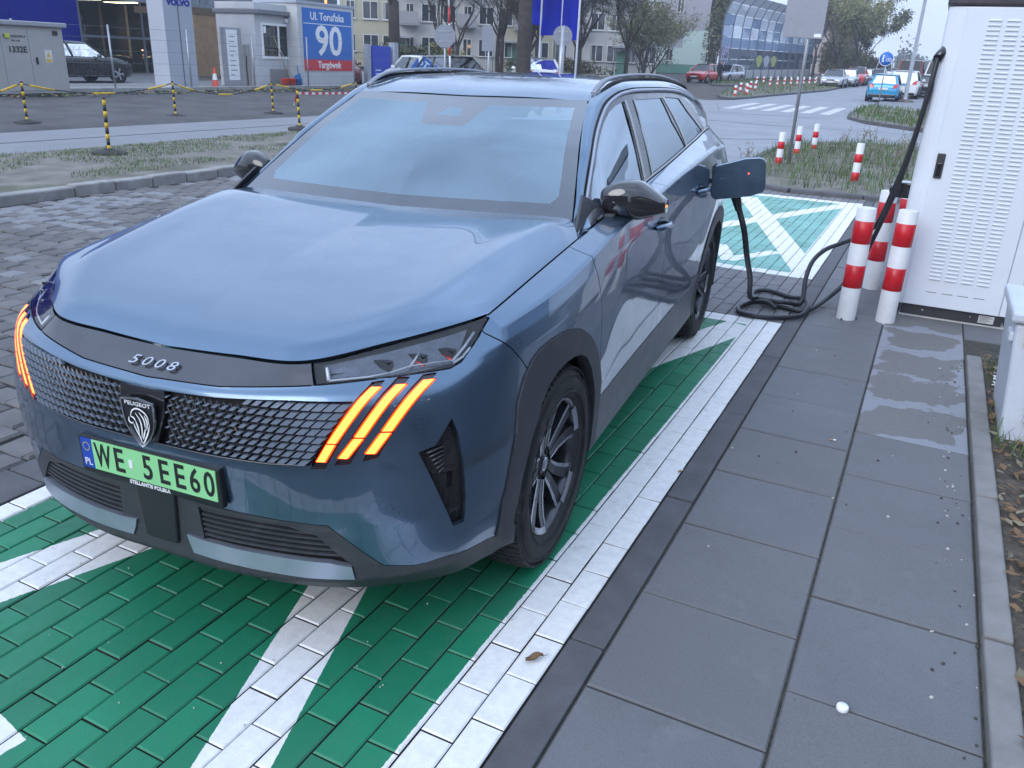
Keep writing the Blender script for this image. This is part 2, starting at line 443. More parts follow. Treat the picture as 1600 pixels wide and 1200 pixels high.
FR = lambda c: c.y < -.30
FRC = lambda c: c.y < -.44
SD = lambda c: c.x > .5 and c.y > -.62
CN = lambda c: c.y < -.50
def lit(a, b, w): return [(a[0]-w, a[1]), (a[0]+w, a[1]), (b[0]+w, b[1]), (b[0]-w, b[1])]
claw_lit = [((.648, .862), (.563, .718)), ((.560, .712), (.535, .664)), ((.702, .866), (.630, .737)), ((.627, .731), (.591, .677)), ((.757, .872), (.693, .753)), ((.690, .747), (.657, .692))]
claws = [[(.636, .870), (.660, .874), (.545, .646), (.511, .645)], [(.688, .879), (.713, .879), (.608, .664), (.573, .659)], [(.741, .881), (.766, .883), (.674, .683), (.640, .672)]]
def dg(pts): return [(.640*x+.768*y, z) for x, y, z in pts]
scoop = dg([(.824, -.669, .769), (.801, -.718, .705), (.768, -.748, .692), (.838, -.686, .454), (.855, -.66, .457), (.863, -.665, .541), (.861, -.674, .64), (.84, -.666, .729)])
arc = lambda cy, cz, r, a0, a1, n: [(cy+r*math.cos(R(a0+(a1-a0)*k/(n-1))), cz+r*math.sin(R(a0+(a1-a0)*k/(n-1)))) for k in range(n)]
arch_o = [(-.475, .20), (-.497, .30), (-.51, .45), (-.468, .66), (-.435, .745), (-.385, .805), (-.335, .843), (-.283, .865), (-.21, .876), (-.129, .877), (-.04, .862), (.03, .842), (.12, .80), (.21, .74), (.275, .685), (.33, .62), (.375, .54), (.40, .45), (.42, .2)]
arch_i = [(-.385, .12), (-.415, .25), (-.425, .36), (-.40, .50), (-.36, .60), (-.30, .69), (-.235, .738), (-.175, .760), (-.10, .770), (-.03, .766), (.05, .748), (.12, .715), (.20, .65), (.26, .575), (.305, .50), (.34, .40), (.345, .30), (.335, .12)]
rarch_o = [(2.42, .2)]+arc(2.87, .38, .475, 172, 8, 22)+[(3.32, .2)]
rarch_i = [(2.48, .12)]+arc(2.87, .37, .39, 178, 2, 22)+[(3.26, .12)]
regs = [('claw_lit', 'xz', lit(a, b, .0105), FRC) for a, b in claw_lit]
regs += [('claw_rim', 'xz', lit(a, b, .0142), FRC) for a, b in claw_lit]
regs += [('claw_frame', 'xz', p, FRC) for p in claws]
regs += [('bar', 'xz', [(-.1, .826), (0, .828), (.25, .838), (.501, .8618), (.4535, .935), (-.1, .935)], lambda c: c.y < -.70),
 ('headlight', 'xz', [(.455, .935), (.503, .862), (.631, .876), (.731, .885), (.790, .889), (.807, .900), (.818, .942), (.820, .974), (.825, 1.03), (.452, 1.03)], lambda c: c.y < -.435),
 ('grille', 'xz', [(-.1, .799), (0, .799), (.25, .812), (.45, .826), (.608, .830), (.515, .655), (.398, .650), (.05, .648), (-.1, .648)], FR),
 ('scoop', 'dg', scoop, CN),
 ('intake', 'xz', [(.150, .465), (.157, .361), (.541, .357), (.60, .345), (.513, .437), (.416, .461)], FR),
 ('lip', 'xz', [(.095, .365), (.103, .335), (.116, .306), (.476, .297), (.605, .300), (.60, .345), (.541, .357), (.157, .361)], FR),
 ('valance', 'xz', [(-.1, .484), (.13, .482), (.417, .474), (.546, .473), (.612, .41), (.677, .343), (.75, .336), (.816, .346), (.86, .335), (.905, .322), (.95, .30), (.95, .05), (-.1, .05)], lambda c: c.y < -.40),
 ('hole', 'yz', arch_i, SD), ('hole', 'yz', rarch_i, SD),
 ('arch_front', 'yz', arch_o, SD), ('arch_rear', 'yz', rarch_o, SD),
 ('sill', 'yz', [(.33, .05), (.33, .455), (1.30, .462), (2.2, .475), (2.47, .52), (2.47, .05)], SD),
 ('flap_pocket', 'yz', [(2.44, .975), (2.44, 1.13), (2.62, 1.14), (2.64, .975)], SD),
 ('front_door', 'yz', [(.19, 1.06), (.20, 1.02), (.262, .883), (.338, .64), (.345, .40), (1.40, .40), (1.395, .60), (1.37, .75), (1.335, .98), (1.27, 1.20), (1.27, 1.30), (.25, 1.30)], SD),
 ('rear_door', 'yz', [(1.40, .40), (1.395, .60), (1.37, .75), (1.335, .98), (1.27, 1.20), (1.27, 1.45), (2.27, 1.45), (2.34, 1.15), (2.37, .95), (2.34, .82), (2.30, .70), (2.27, .40)], SD),
 ('bumper', 'yz', [(-1.2, .05), (-1.2, 1.2), (-.475, 1.2), (-.475, .955), (-.42, .90), (-.34, .80), (-.40, .70), (-.46, .60), (-.49, .05)], lambda c: c.y < -.2),
 ('fender', 'yz', [(-.60, .05), (-.60, 1.3), (.60, 1.3), (.60, .05)], lambda c: c.y < .7)]
P = carve(bm, regs)
bm.verts.index_update(); bm.normal_update()
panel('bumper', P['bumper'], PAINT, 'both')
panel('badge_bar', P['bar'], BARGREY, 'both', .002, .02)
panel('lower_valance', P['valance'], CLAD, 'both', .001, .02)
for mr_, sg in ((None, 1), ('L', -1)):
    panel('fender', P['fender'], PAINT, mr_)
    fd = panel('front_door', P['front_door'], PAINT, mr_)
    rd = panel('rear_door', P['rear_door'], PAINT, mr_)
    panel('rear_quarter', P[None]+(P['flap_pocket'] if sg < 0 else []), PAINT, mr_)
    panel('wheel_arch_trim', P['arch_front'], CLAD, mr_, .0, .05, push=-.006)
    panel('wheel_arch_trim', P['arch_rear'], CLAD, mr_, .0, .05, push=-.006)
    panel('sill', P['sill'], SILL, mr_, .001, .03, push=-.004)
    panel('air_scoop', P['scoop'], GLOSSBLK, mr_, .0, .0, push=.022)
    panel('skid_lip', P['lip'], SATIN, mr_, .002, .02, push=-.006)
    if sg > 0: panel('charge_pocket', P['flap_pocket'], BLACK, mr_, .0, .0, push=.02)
    # intake: dark recess with slats
    panel('lower_intake', P['intake'], BLACK, mr_, .0, .0, push=.05)
    # headlamp: housing pushed in, glass over it
    hl = panel('headlight', P['headlight'], LAMPHOUSE, mr_, .0, .0, push=.045)
    panel('lamp_glass', P['headlight'], LGLASS, mr_, .0035, 0, push=.001, parent=hl)
    cf = panel('claw_lamp', P['claw_frame'], GLOSSBLK, mr_, .0, .0, push=.006)
    panel('lens_rim', P['claw_rim'], AMBER_SOFT, mr_, .0, .005, push=.003, parent=cf)
    panel('light_strip', P['claw_lit'], AMBER, mr_, .0, .006, push=.001, parent=cf)
    # handles
    for y0, y1, z0, z1, dr in ((1.06, 1.29, 1.008, 1.0, fd), (1.99, 2.22, 1.05, 1.045, rd)):
        hb = MB(); pts = []
        for k in range(9):
            u = k/8; y = y0+(y1-y0)*u
            hit = SHELL.ray_cast(Vector((2, y, z0+(z1-z0)*u)), Vector((-1, 0, 0)))[0]
            pts.append((sg*((hit.x if hit else .93)+.004+.034*math.sin(math.pi*min(1, max(0, u)))**.5), y, z0+(z1-z0)*u))
        hb.tube(pts, [.008]+[.0145]*7+[.008], 10)
        hb.v = [tuple(RB(p)) for p in hb.v]
        hb.build('handle', PAINT, dr)
        rc = MB(); c0 = pts[4]; hit = SHELL.ray_cast(Vector((2, (y0+y1)/2, z0)), Vector((-1, 0, 0)))[0]
        n_ = 16; rc.add([(sg*(hit.x+.003), (y0+y1)/2+.085*math.cos(2*math.pi*k/n_), z0+.030*math.sin(2*math.pi*k/n_)) for k in range(n_)], [tuple(range(n_))])
        rc.v = [tuple(RB(p)) for p in rc.v]
        rc.build('handle_recess', GLOSSBLK, dr)
def skin(x, z, off=0.0):
    h = SHELL.ray_cast(Vector((abs(x), -3, z)), Vector((0, 1, 0)))
    if h[0] is None: return Vector((x, -.85, z))
    nrm = h[1] if h[1].y < 0 else -h[1]
    p = h[0]+nrm*off
    return Vector((p.x if x >= 0 else -p.x, p.y, p.z))
# --- grille: dark recess, lattice bars, body-coloured chips that grow outward
panel('grille', P['grille'], BLACK, 'both', .0, .0, push=.030)
LATT = mat('grille_lattice', (.018, .018, .022), .25, coat=.4)
CHIP = mat('grille_chip', (.17, .205, .26), .38, metal=.15, coat=.3, var=.1)
def gedge(z): return .511+(z-.648)*.535      # inner line of the first claw
def gtop(x): return np.interp(abs(x), [0, .25, .45, .6], [.799, .812, .826, .829])
lt = MB(); ch = MB()
rows, pitch = 8, .0215
for sgn in (1, -1):
    for r in range(rows):
        for c in range(20):
            x = .083+c*.0272+(.0136 if r % 2 else 0); z = .659+r*pitch*(1+.05*x)
            if x > gedge(z)-.008 or z > gtop(x)-.006: continue
            g = min(1, max(0, (x-.08)/.46)); w = .0045+.0068*g**1.2; h = .0026+.0056*g**1.2
            sl = .004+.004*g
            q = [skin(sgn*(x+a), z+b, .004-.003*(1-g)) for a, b in ((-w+sl*-1, -h), (w-sl, -h), (w+sl, h), (-w+sl, h))]
            ch.add([*q, *[p+Vector((0, .012, 0)) for p in q]], [(0, 1, 2, 3), (0, 4, 5, 1), (1, 5, 6, 2), (2, 6, 7, 3), (3, 7, 4, 0)])
    for d in (1, -1):                        # crossing lattice bars
        for k in range(-10, 40):
            x0 = .05+k*.0208
            pts = []
            for j in range(9):
                z = .652+j*.0218; x = x0+d*(z-.74)*.5
                if .075 < x < gedge(z)-.002 and z < gtop(x)-.001: pts.append(skin(sgn*x, z, -.006))
            if len(pts) > 1: lt.tube(pts, .0030, 4, smooth=False)
tag(lt.build('grille_lattice', LATT, car, xf=RB), kind='stuff'); tag(ch.build('grille_chips', CHIP, car, xf=RB), kind='stuff')
# thin bright line under the grille
tb = MB(); tb.tube([skin(x, .6475 if abs(x) < .40 else .6475+(abs(x)-.4)*.05, .001) for x in np.linspace(-.50, .50, 41)], .0028, 6)
tb.build('grille_trim', BARGREY, car, xf=RB)
# --- crest on a gloss plinth
pl = MB()
def front_poly(mb, poly, off, th, mi=0, y0=None):
    pts = [Vector((x, (skin(x, z).y if y0 is None else y0)-off, z)) for x, z in poly]; n = len(pts)
    mb.add(pts+[p+Vector((0, th, 0)) for p in pts], [tuple(range(n))]+[(i, n+i, n+(i+1) % n, (i+1) % n) for i in range(n)], mi)
front_poly(pl, [(-.080, .803), (.080, .803), (.078, .735), (.050, .655), (0, .640), (-.050, .655), (-.078, .735)], .004, .03)
pln = pl.build('crest_plinth', GLOSSBLK, car, xf=RB)
def shield(s, n=12):
    right = [(.060, .050), (.060, .015), (.054, -.022), (.041, -.050), (.020, -.076), (0, -.092)]
    pts = [tuple(p) for p in cr(np.array(right), 16)]
    return [(x*s, z*s) for x, z in ([(0, .058)]+pts+[(-x, z) for x, z in pts[-2::-1]])]
cz0, cy0 = .722, skin(0, .722).y-.012
em = MB(); so = [(x, z+cz0) for x, z in shield(1.0)]; si = [(x, z+cz0) for x, z in shield(.92)]
n = len(so)
em.add([(x, cy0, z) for x, z in so]+[(x, cy0-.006, z) for x, z in so]+[(x, cy0-.006, z) for x, z in si]+[(x, cy0-.002, z) for x, z in si],
       [(i, (i+1) % n, n+(i+1) % n, n+i) for i in range(n)]+[(n+i, n+(i+1) % n, 2*n+(i+1) % n, 2*n+i) for i in range(n)]+[(2*n+i, 2*n+(i+1) % n, 3*n+(i+1) % n, 3*n+i) for i in range(n)], 0)
em.add([(x, cy0-.002, z) for x, z in si], [tuple(range(n))], 1)
def strip2(mb, pts, w, mi=0, y=None, taper=True):
    """flat raised stroke in the crest plane"""
    P_ = cr(np.array(pts), 4*len(pts)); k = len(P_); V = []
    for i in range(k):
        t = P_[min(i+1, k-1)]-P_[max(i-1, 0)]; t /= np.linalg.norm(t)+1e-9; nn = np.array([-t[1], t[0]])
        ww = w*(.35+.65*math.sin(math.pi*i/(k-1))) if taper else w
        for sg in (-1, 1): V.append((P_[i][0]+nn[0]*ww*sg, y, P_[i][1]+nn[1]*ww*sg+cz0))
    mb.add(V, [(2*i, 2*i+1, 2*i+3, 2*i+2) for i in range(k-1)], mi)
yy = cy0-.0055
for st in [[(-.030, -.002), (-.022, .016), (-.004, .026), (.016, .022), (.032, .008), (.036, -.018)], [(-.036, -.004), (-.038, -.016), (-.030, -.022), (-.022, -.018)],
           [(-.030, -.002), (-.020, -.004), (-.012, -.014)], [(-.022, -.022), (-.016, -.038), (-.004, -.062), (0, -.078)], [(.036, -.018), (.028, -.04), (.012, -.068), (.003, -.080)],
           [(.004, .016), (.018, -.004), (.020, -.028)], [(-.010, .012), (.004, -.010), (.006, -.036), (.002, -.062)], [(-.014, -.010), (-.008, -.030), (-.006, -.052)], [(.022, .010), (.029, -.010), (.024, -.034)], [(.020, -.030), (.012, -.050), (.006, -.066)]]:
    strip2(em, st, .0026, 2, yy)
letter(em, 'PEUGEOT', .0165, (0, cy0-.0035, cz0+.038), (1, 0, 0), (0, 0, 1), .002, 2, sx=1.32)
em.build('crest', [CHROME, GLOSSBLK, WHITE], car, xf=RB)
# --- model digits on the bar
bd = MB()
for k, chh in enumerate('5008'):
    x = -.068+k*.0455; z = .854; p = skin(x, z); q = skin(x+.02, z); up = (skin(x, z+.012)-skin(x, z-.012)).normalized()
    letter(bd, chh, .043, p+Vector((0, -.006, .004)), (q-p), up, .006, 0, sx=1.45, shear=.25)
bd.build('badge', mat('badge_chrome', (.45, .47, .52), .3, metal=.7), car, xf=RB, recalc=False)
# --- number plate with its frame
fr = MB(); py0 = skin(0, .56).y-.012
fr.prism([(-.262, .496), (.262, .496), (.262, .617), (-.262, .617)], py0, py0+.022, 'Y')
npl = fr.build('number_plate', mat('plate_frame', (.012, .012, .014), .35, var=.15), car, bevel=.004, xf=RB)
pt = MB(); pt.prism([(-.206, .517), (.250, .517), (.250, .611), (-.206, .611)], py0-.003, py0+.004, 'Y', 0); pt.prism([(-.250, .517), (-.206, .517), (-.206, .611), (-.250, .611)], py0-.003, py0+.004, 'Y', 1)
for chh, x in zip('WE5EE60', (-.166, -.104, .004, .064, .121, .175, .226)):
    letter(pt, chh, .106, (x, py0-.0035, .563), (1, 0, 0), (0, 0, 1), .002, 2, sx={'W': .55, '0': .74, '6': .74}.get(chh, .78), bold=.0012)
letter(pt, 'PL', .030, (-.228, py0-.0035, .536), (1, 0, 0), (0, 0, 1), .002, 3)
letter(pt, 'STELLANTIS POLSKA', .0165, (.0, py0-.0008, .5055), (1, 0, 0), (0, 0, 1), .002, 3, bold=.0004)
for k in range(12):
    a = 2*math.pi*k/12; pt.prism([(-.228+.0125*math.cos(a)+.0022*math.cos(b), .586+.0125*math.sin(a)+.0022*math.sin(b)) for b in (0, 1.57, 3.14, 4.71)], py0-.0045, py0-.003, 'Y', 4)
pt.prism([(-.066, .552), (-.052, .552), (-.052, .577), (-.066, .577)], py0-.0045, py0-.003, 'Y', 3)
pt.build('plate_face', [PLATE_G, PLATE_B, INK, WHITE, mat('plate_star', (.5, .45, .1), .5)], npl, recalc=False, xf=RB)
rb = MB(); rb.prism([(-.058, .325), (.062, .325), (.075, .496), (-.072, .496)], skin(0, .42).y-.012, skin(0, .42).y+.03, 'Y')
rb.build('radar_cover', mat('radar_plastic', (.020, .021, .025), .42), car, bevel=.006, xf=RB)
# --- slats of the lower intakes
for sgn in (1, -1):
    sl = MB()
    for k in range(6):
        z = .372+k*.0165; x1 = np.interp(z, [.345, .437, .461], [.60, .513, .45])
        xs = np.linspace(.155, x1-.004, 14)
        for zz, of in ((z, -.004), (z+.008, -.022)):
            pass
        a = [skin(sgn*x, z, -.004) for x in xs]; b = [skin(sgn*x, z+.007, -.004) for x in xs]; c = [p+Vector((0, .05, .004)) for p in b]; d2 = [p+Vector((0, .05, 0)) for p in a]
        sl.grid([a, b, c, d2], smooth=False)
    sl.build('intake_slats', CLAD, car, xf=RB)
    # scoop louvres
    sc = MB(); 
    for k in range(6):
        z = .690-k*.0125-.004; w0 = .006+.0016*k
        p = Vector((.787+.003*k+w0, -.742+.004*k, z)); q = Vector((.826, -.702, z+.012))
        h1 = SHELL.ray_cast(p+Vector((.5, -.42, 0)), Vector((-.768, .640, 0)))[0] or p; h2 = SHELL.ray_cast(q+Vector((.5, -.42, 0)), Vector((-.768, .640, 0)))[0] or q
        h1 = Vector(p).lerp(q, 0); mid = p.lerp(q, .5)
        off = Vector((-.0115, .0095, 0))
        sc.tube([Vector((sgn*(a.x+off.x), a.y+off.y, a.z)) for a in (p, mid, q)], .0022, 5)
    sc.build('scoop_louvres', BARGREY, car, xf=RB)
    # headlamp insides: reflector tray, light guide strokes
    hi = MB()
    def hlp(x, z, off): v = skin(x, z, -off); return Vector((sgn*v.x, v.y, v.z))
    tray = [[hlp(x, z, .030) for x in np.linspace(.515, .775, 12)] for z in (0, 1)]
    top = [hlp(x, np.interp(x, [.46, .63, .755, .80], [.897, .932, .962, .974]), .010) for x in np.linspace(.50, .79, 14)]
    bot = [hlp(x, np.interp(x, [.50, .63, .73, .80], [.874, .886, .896, .905]), .018) for x in np.linspace(.53, .79, 14)]
    hi.grid([bot, [(a*.35+b*.65)+Vector((0, .012, 0)) for a, b in zip(top, bot)], top], 0)
    for lo_, hi_, n_ in ((.60, .67, 1), (.675, .74, 1), (.745, .79, 1)):       # lens modules
        for x in np.linspace(lo_, hi_, 3)[1:2]:
            c = hlp(x, np.interp(x, [.6, .8], [.903, .932]), .020); hi.box(c, (.05, .02, .028), 0, 1)
    hi.build('reflector', [LAMPIN, GLOSSBLK], car, xf=RB)
    dl = MB()
    for pts, r in (([(.512, .900), (.530, .874)], .0055), ([(.530, .874), (.62, .883), (.66, .890)], .0028), ([(.66, .890), (.70, .902), (.79, .908)], .002), ([(.788, .905), (.800, .935), (.806, .962)], .004), ([(.792, .901), (.806, .912), (.812, .930)], .0035), ([(.700, .900), (.706, .925)], .003)):
        dl.tube([hlp(x, z, .006) for x, z in pts], r, 6)
    dl.build('light_guide', DRL, car, xf=RB)
# --- bonnet: Coons patch between front edge, shoulder edge, windscreen base and centre line
def coons(F, B, C, E):
    """F,B along s (centre->edge) at t=0,1 ; C,E along t at s=0,1"""
    ns, ntt = len(F), len(C); s = np.linspace(0, 1, ns)[None, :, None]; t = np.linspace(0, 1, ntt)[:, None, None]
    F, B, C, E = (np.asarray(a, float) for a in (F, B, C, E))
    return (1-t)*F[None]+t*B[None]+(1-s)*C[:, None]+s*E[:, None]-((1-s)*(1-t)*F[0]+s*(1-t)*F[-1]+(1-s)*t*B[0]+s*t*B[-1])
def resample(P, n):
    P = np.asarray(P, float); d = np.concatenate([[0], np.cumsum(np.linalg.norm(np.diff(P, axis=0), axis=1))])
    t = np.linspace(0, d[-1], n); return np.stack([np.interp(t, d, P[:, k]) for k in range(P.shape[1])], 1)
top = cr(np.array(ROWS[8]), 400)
i5 = int(np.argmin(np.abs(top[:, 1]+.44)+10*(top[:, 0] < .5))); ie = int(np.argmin(np.abs(top[:, 1]-.30)+10*(top[:, 0] < .5)))
NS, NTT = 49, 49
Fh = resample(top[:i5+1], NS); Eh = resample(top[i5:ie+1], NTT)
Bh = resample(cr(np.array([(0, .44, 1.118), (.40, .445, 1.122), (.66, .44, 1.128), (.76, .415, 1.125), (top[ie][0], top[ie][1], top[ie][2])]), 60), NS)
Ch = resample(cr(np.array([(0, -.82, .887), (0, -.765, .925), (0, -.62, .968), (0, -.35, 1.018), (0, 0, 1.068), (0, .25, 1.098), (0, .44, 1.118)]), 80), NTT)
HG = coons(Fh, Bh, Ch, Eh)
S_ = np.linspace(0, 1, NS)[None, :]; T_ = np.linspace(0, 1, NTT)[:, None]
HG[..., 2] += .048*S_*(1-S_**4)*np.clip(T_/.14, 0, 1)*np.clip((1-T_)/.14, 0, 1)
sc_ = .70+.10*T_                                      # bonnet crease
rid = np.where(S_ < sc_, np.exp(-((S_-sc_)/.16)**2), np.exp(-((S_-sc_)/.05)**2))
HG[..., 2] += .015*rid*np.clip(np.sin(np.pi*np.clip((T_-.06)/.86, 0, 1)), 0, 1)**.7
HG[..., 2] += .012*np.clip(1-np.abs(T_-.05)/.09, 0, 1)*np.sin(np.pi*np.clip(S_*.9+.1, 0, 1))
def sheet(name, G, m, mirror='both', gap=.002, depth=.014, push=0, labels=None, parent=None):
    b = bmesh.new(); r, c = G.shape[:2]
    V = [[b.verts.new(tuple(G[i, j])) for j in range(c)] for i in range(r)]
    fl = {}
    for i in range(r-1):
        for j in range(c-1):
            try: f = b.faces.new((V[i][j], V[i+1][j], V[i+1][j+1], V[i][j+1]))
            except ValueError: continue
            fl[f] = labels(i/(r-2), j/(c-2)) if labels else None
    b.normal_update()
    ctr = Vector((0, 1.2, .5))
    if sum(f.normal.dot(f.calc_center_median()-ctr) for f in b.faces) < 0: bmesh.ops.reverse_faces(b, faces=b.faces[:])
    b.normal_update(); b.verts.index_update()
    out = None
    if labels is None: out = panel(name, list(b.faces), m, mirror, gap, depth, push, parent)
    else:
        for k in m:
            fs = [f for f in b.faces if fl[f] == k]
            if fs: out = panel(k, fs, m[k], mirror, gap, depth, push, parent)
    b.free(); return out
sheet('bonnet', HG, PAINT, gap=.0035, depth=.02)
sheet('bonnet_liner', HG, BLACK, gap=0, depth=0, push=.03)
# --- windscreen
Wl = [(.757, .432, 1.122), (.700, .622, 1.250), (.640, .822, 1.377), (.572, 1.10, 1.520)]
nW = 84
We = resample(cr(np.array(Wl), 40), nW); Wc = resample(cr(np.array([(0, .40, 1.105), (0, .60, 1.243), (0, .80, 1.372), (0, 1.06, 1.515)]), 40), nW)
Wb = resample(cr(np.array([(0, .40, 1.105), (.40, .418, 1.112), (.757, .432, 1.122)]), 30), nW); Wt = resample(cr(np.array([(0, 1.06, 1.515), (.30, 1.068, 1.518), (.572, 1.10, 1.520)]), 30), nW)
WG = coons(Wb, Wt, Wc, We)
WG[..., 1] -= .018*np.sin(np.pi*np.linspace(0, 1, nW))[:, None]*np.cos(np.pi/2*np.linspace(0, 1, nW))[None, :]
def wl(t, s):
    x = s
    if t < .10 or t > .92 or s > .925 or (s > .84 and t < .19 and ((s-.84)/.085)**2+((.19-t)/.09)**2 > 1): return 'windscreen_border'
    if t > .70 and x < .16+.9*(t-.70)*.5: return 'sensor_housing' if not (.80 < t < .88 and x < .11-(t-.80)*.9) else 'windscreen'
    return 'windscreen'
sheet('windscreen', WG, {'windscreen': WGLASS, 'windscreen_border': FRIT, 'sensor_housing': FRIT}, gap=0, depth=0, labels=wl)
# --- pillars, roof
Rg = np.array([(.815, .30, 1.082), (.797, .40, 1.090), (.777, .482, 1.14), (.745, .596, 1.205), (.718, .705, 1.277), (.70, .78, 1.331), (.667, .915, 1.407), (.645, 1.048, 1.474), (.637, 1.146, 1.515), (.638, 1.275, 1.546), (.645, 1.39, 1.560), (.655, 1.62, 1.567), (.66, 2.304, 1.555), (.655, 2.792, 1.510), (.65, 3.25, 1.42), (.64, 3.60, 1.30)])
In = np.array([(.775, .40, 1.108), (.757, .45, 1.136), (.738, .52, 1.178), (.704, .622, 1.252), (.678, .71, 1.308), (.660, .77, 1.346), (.624, .89, 1.414), (.598, .99, 1.466), (.582, 1.07, 1.505), (.575, 1.20, 1.546), (.574, 1.40, 1.580), (.574, 1.65, 1.596), (.570, 2.304, 1.594), (.565, 2.792, 1.566), (.555, 3.25, 1.52), (.54, 3.68, 1.46)])
nA = 70
A_ = cr(Rg, nA); B_ = cr(In, nA); rmp_ = np.clip(np.arange(nA)/22.0, 0, 1); mid = (A_+B_)/2; mid[:, 2] += .012*rmp_; mid[:, 0] += .010*rmp_
q1 = (A_+mid)/2; q1[:, 0] += .005*rmp_; q1[:, 2] += .003*rmp_; q2 = (B_+mid)/2; q2[:, 2] += .004*rmp_
PG = np.stack([A_, q1, mid, q2, B_])
sheet('roof_pillar', PG, PAINT, None, gap=.001, depth=.02); sheet('roof_pillar', PG, PAINT, 'L', gap=.001, depth=.02)
k0 = int(np.argmin(np.abs(B_[:, 1]-1.10))); Er = resample(B_[k0:], 50)
Fr = resample(cr(np.array([(0, 1.066, 1.520), (.30, 1.074, 1.523), (Er[0][0], Er[0][1], Er[0][2])]), 30), 30)
Cr_ = resample(cr(np.array([(0, 1.066, 1.520), (0, 1.18, 1.557), (0, 1.35, 1.588), (0, 1.65, 1.612), (0, 2.1, 1.620), (0, 2.7, 1.605), (0, 3.3, 1.56), (0, 3.75, 1.49)]), 80), 50)
Br = resample(np.array([(0, 3.75, 1.49), (.3, 3.74, 1.48), tuple(Er[-1])]), 30)
RG = coons(Fr, Br, Cr_, Er)
sheet('roof', RG, {'roof': PAINT, 'glass_roof': FRIT}, gap=.001, depth=.012, labels=lambda t, s: 'glass_roof' if (.26 < t < .86 and s < .80) else 'roof')
RAILM = mat('roof_rail_grey', (.22, .24, .28), .42, metal=.4, var=.08)
# --- side glass: loft between belt line and roof edge
kb = int(np.argmin(np.abs(top[:, 1]-.30)+10*(top[:, 0] < .5))); ke = int(np.argmin(np.abs(top[:, 1]-3.45)+10*(top[:, 0] < .5)))
Bl = top[kb:ke+1]; A2 = A_.copy()
ys = np.linspace(.30, 3.45, 90)
belt = np.stack([np.interp(ys, Bl[:, 1], Bl[:, k]) for k in range(3)], 1)
roof_e = np.stack([np.interp(ys, A2[:, 1], A2[:, k]) for k in range(3)], 1)
NV = 14; sgr = []
for k in range(NV):
    u = k/(NV-1); row_ = belt*(1-u)+roof_e*u; row_[:, 0] += .012*math.sin(math.pi*u)-.008; row_[:, 1] = ys; sgr.append(row_)
SG = np.stack(sgr)
b = bmesh.new(); r, c = SG.shape[:2]
V = [[b.verts.new(tuple(SG[i, j])) for j in range(c)] for i in range(r)]
for i in range(r-1):
    for j in range(c-1):
        b.faces.new((V[i][j], V[i][j+1], V[i+1][j+1], V[i+1][j]))
b.normal_update()
if sum(f.normal.x for f in b.faces) < 0: bmesh.ops.reverse_faces(b, faces=b.faces[:])
ALL = lambda c: True
g_front = [(.56, 1.150), (.617, 1.190), (.732, 1.262), (.837, 1.324), (.959, 1.388), (1.053, 1.434), (1.151, 1.473), (1.248, 1.497), (1.356, 1.512), (1.337, 1.441), (1.284, 1.316), (1.239, 1.183), (.9, 1.155)]
g_rear = [(1.40, 1.190), (1.433, 1.381), (1.497, 1.516), (1.985, 1.513), (2.03, 1.396), (2.20, 1.248), (1.85, 1.228)]
g_quart = [(2.074, 1.516), (2.403, 1.501), (2.508, 1.426), (2.70, 1.345), (2.86, 1.295), (2.6, 1.282), (2.25, 1.255)]
RS = carve(b, [('side_window', 'yz', g_front, ALL), ('rear_window', 'yz', g_rear, ALL), ('quarter_window', 'yz', g_quart, ALL),
               ('window_frame', 'yz', [(.20, 1.0), (.20, 1.06), (.408, 1.081), (.50, 1.138), (.626, 1.212), (.731, 1.284), (.835, 1.351), (.987, 1.432), (1.107, 1.489), (1.236, 1.526), (1.358, 1.543), (1.567, 1.553), (2.278, 1.541), (2.5, 1.522), (2.66, 1.475), (2.86, 1.38), (2.98, 1.27), (2.6, 1.20), (1.2, 1.0)], ALL)])
b.normal_update(); b.verts.index_update()
WFR = mat('window_surround', (.075, .078, .095), .28, metal=.3, coat=.3, var=.1)
for mr_ in (None, 'L'):
    for k, m_ in (('side_window', SGLASS), ('rear_window', SGLASS), ('quarter_window', SGLASS)): panel('side_window', RS[k], m_, mr_, 0, .004, push=.004)
    panel('window_frame', RS['window_frame'], WFR, mr_, 0, .012)
    if RS.get(None): panel('rear_pillar', RS[None], PAINT, mr_, 0, .012)
b.free()
TRIMS = mat('satin_window_trim', (.40, .43, .52), .45, metal=.25, coat=.3, var=.05)
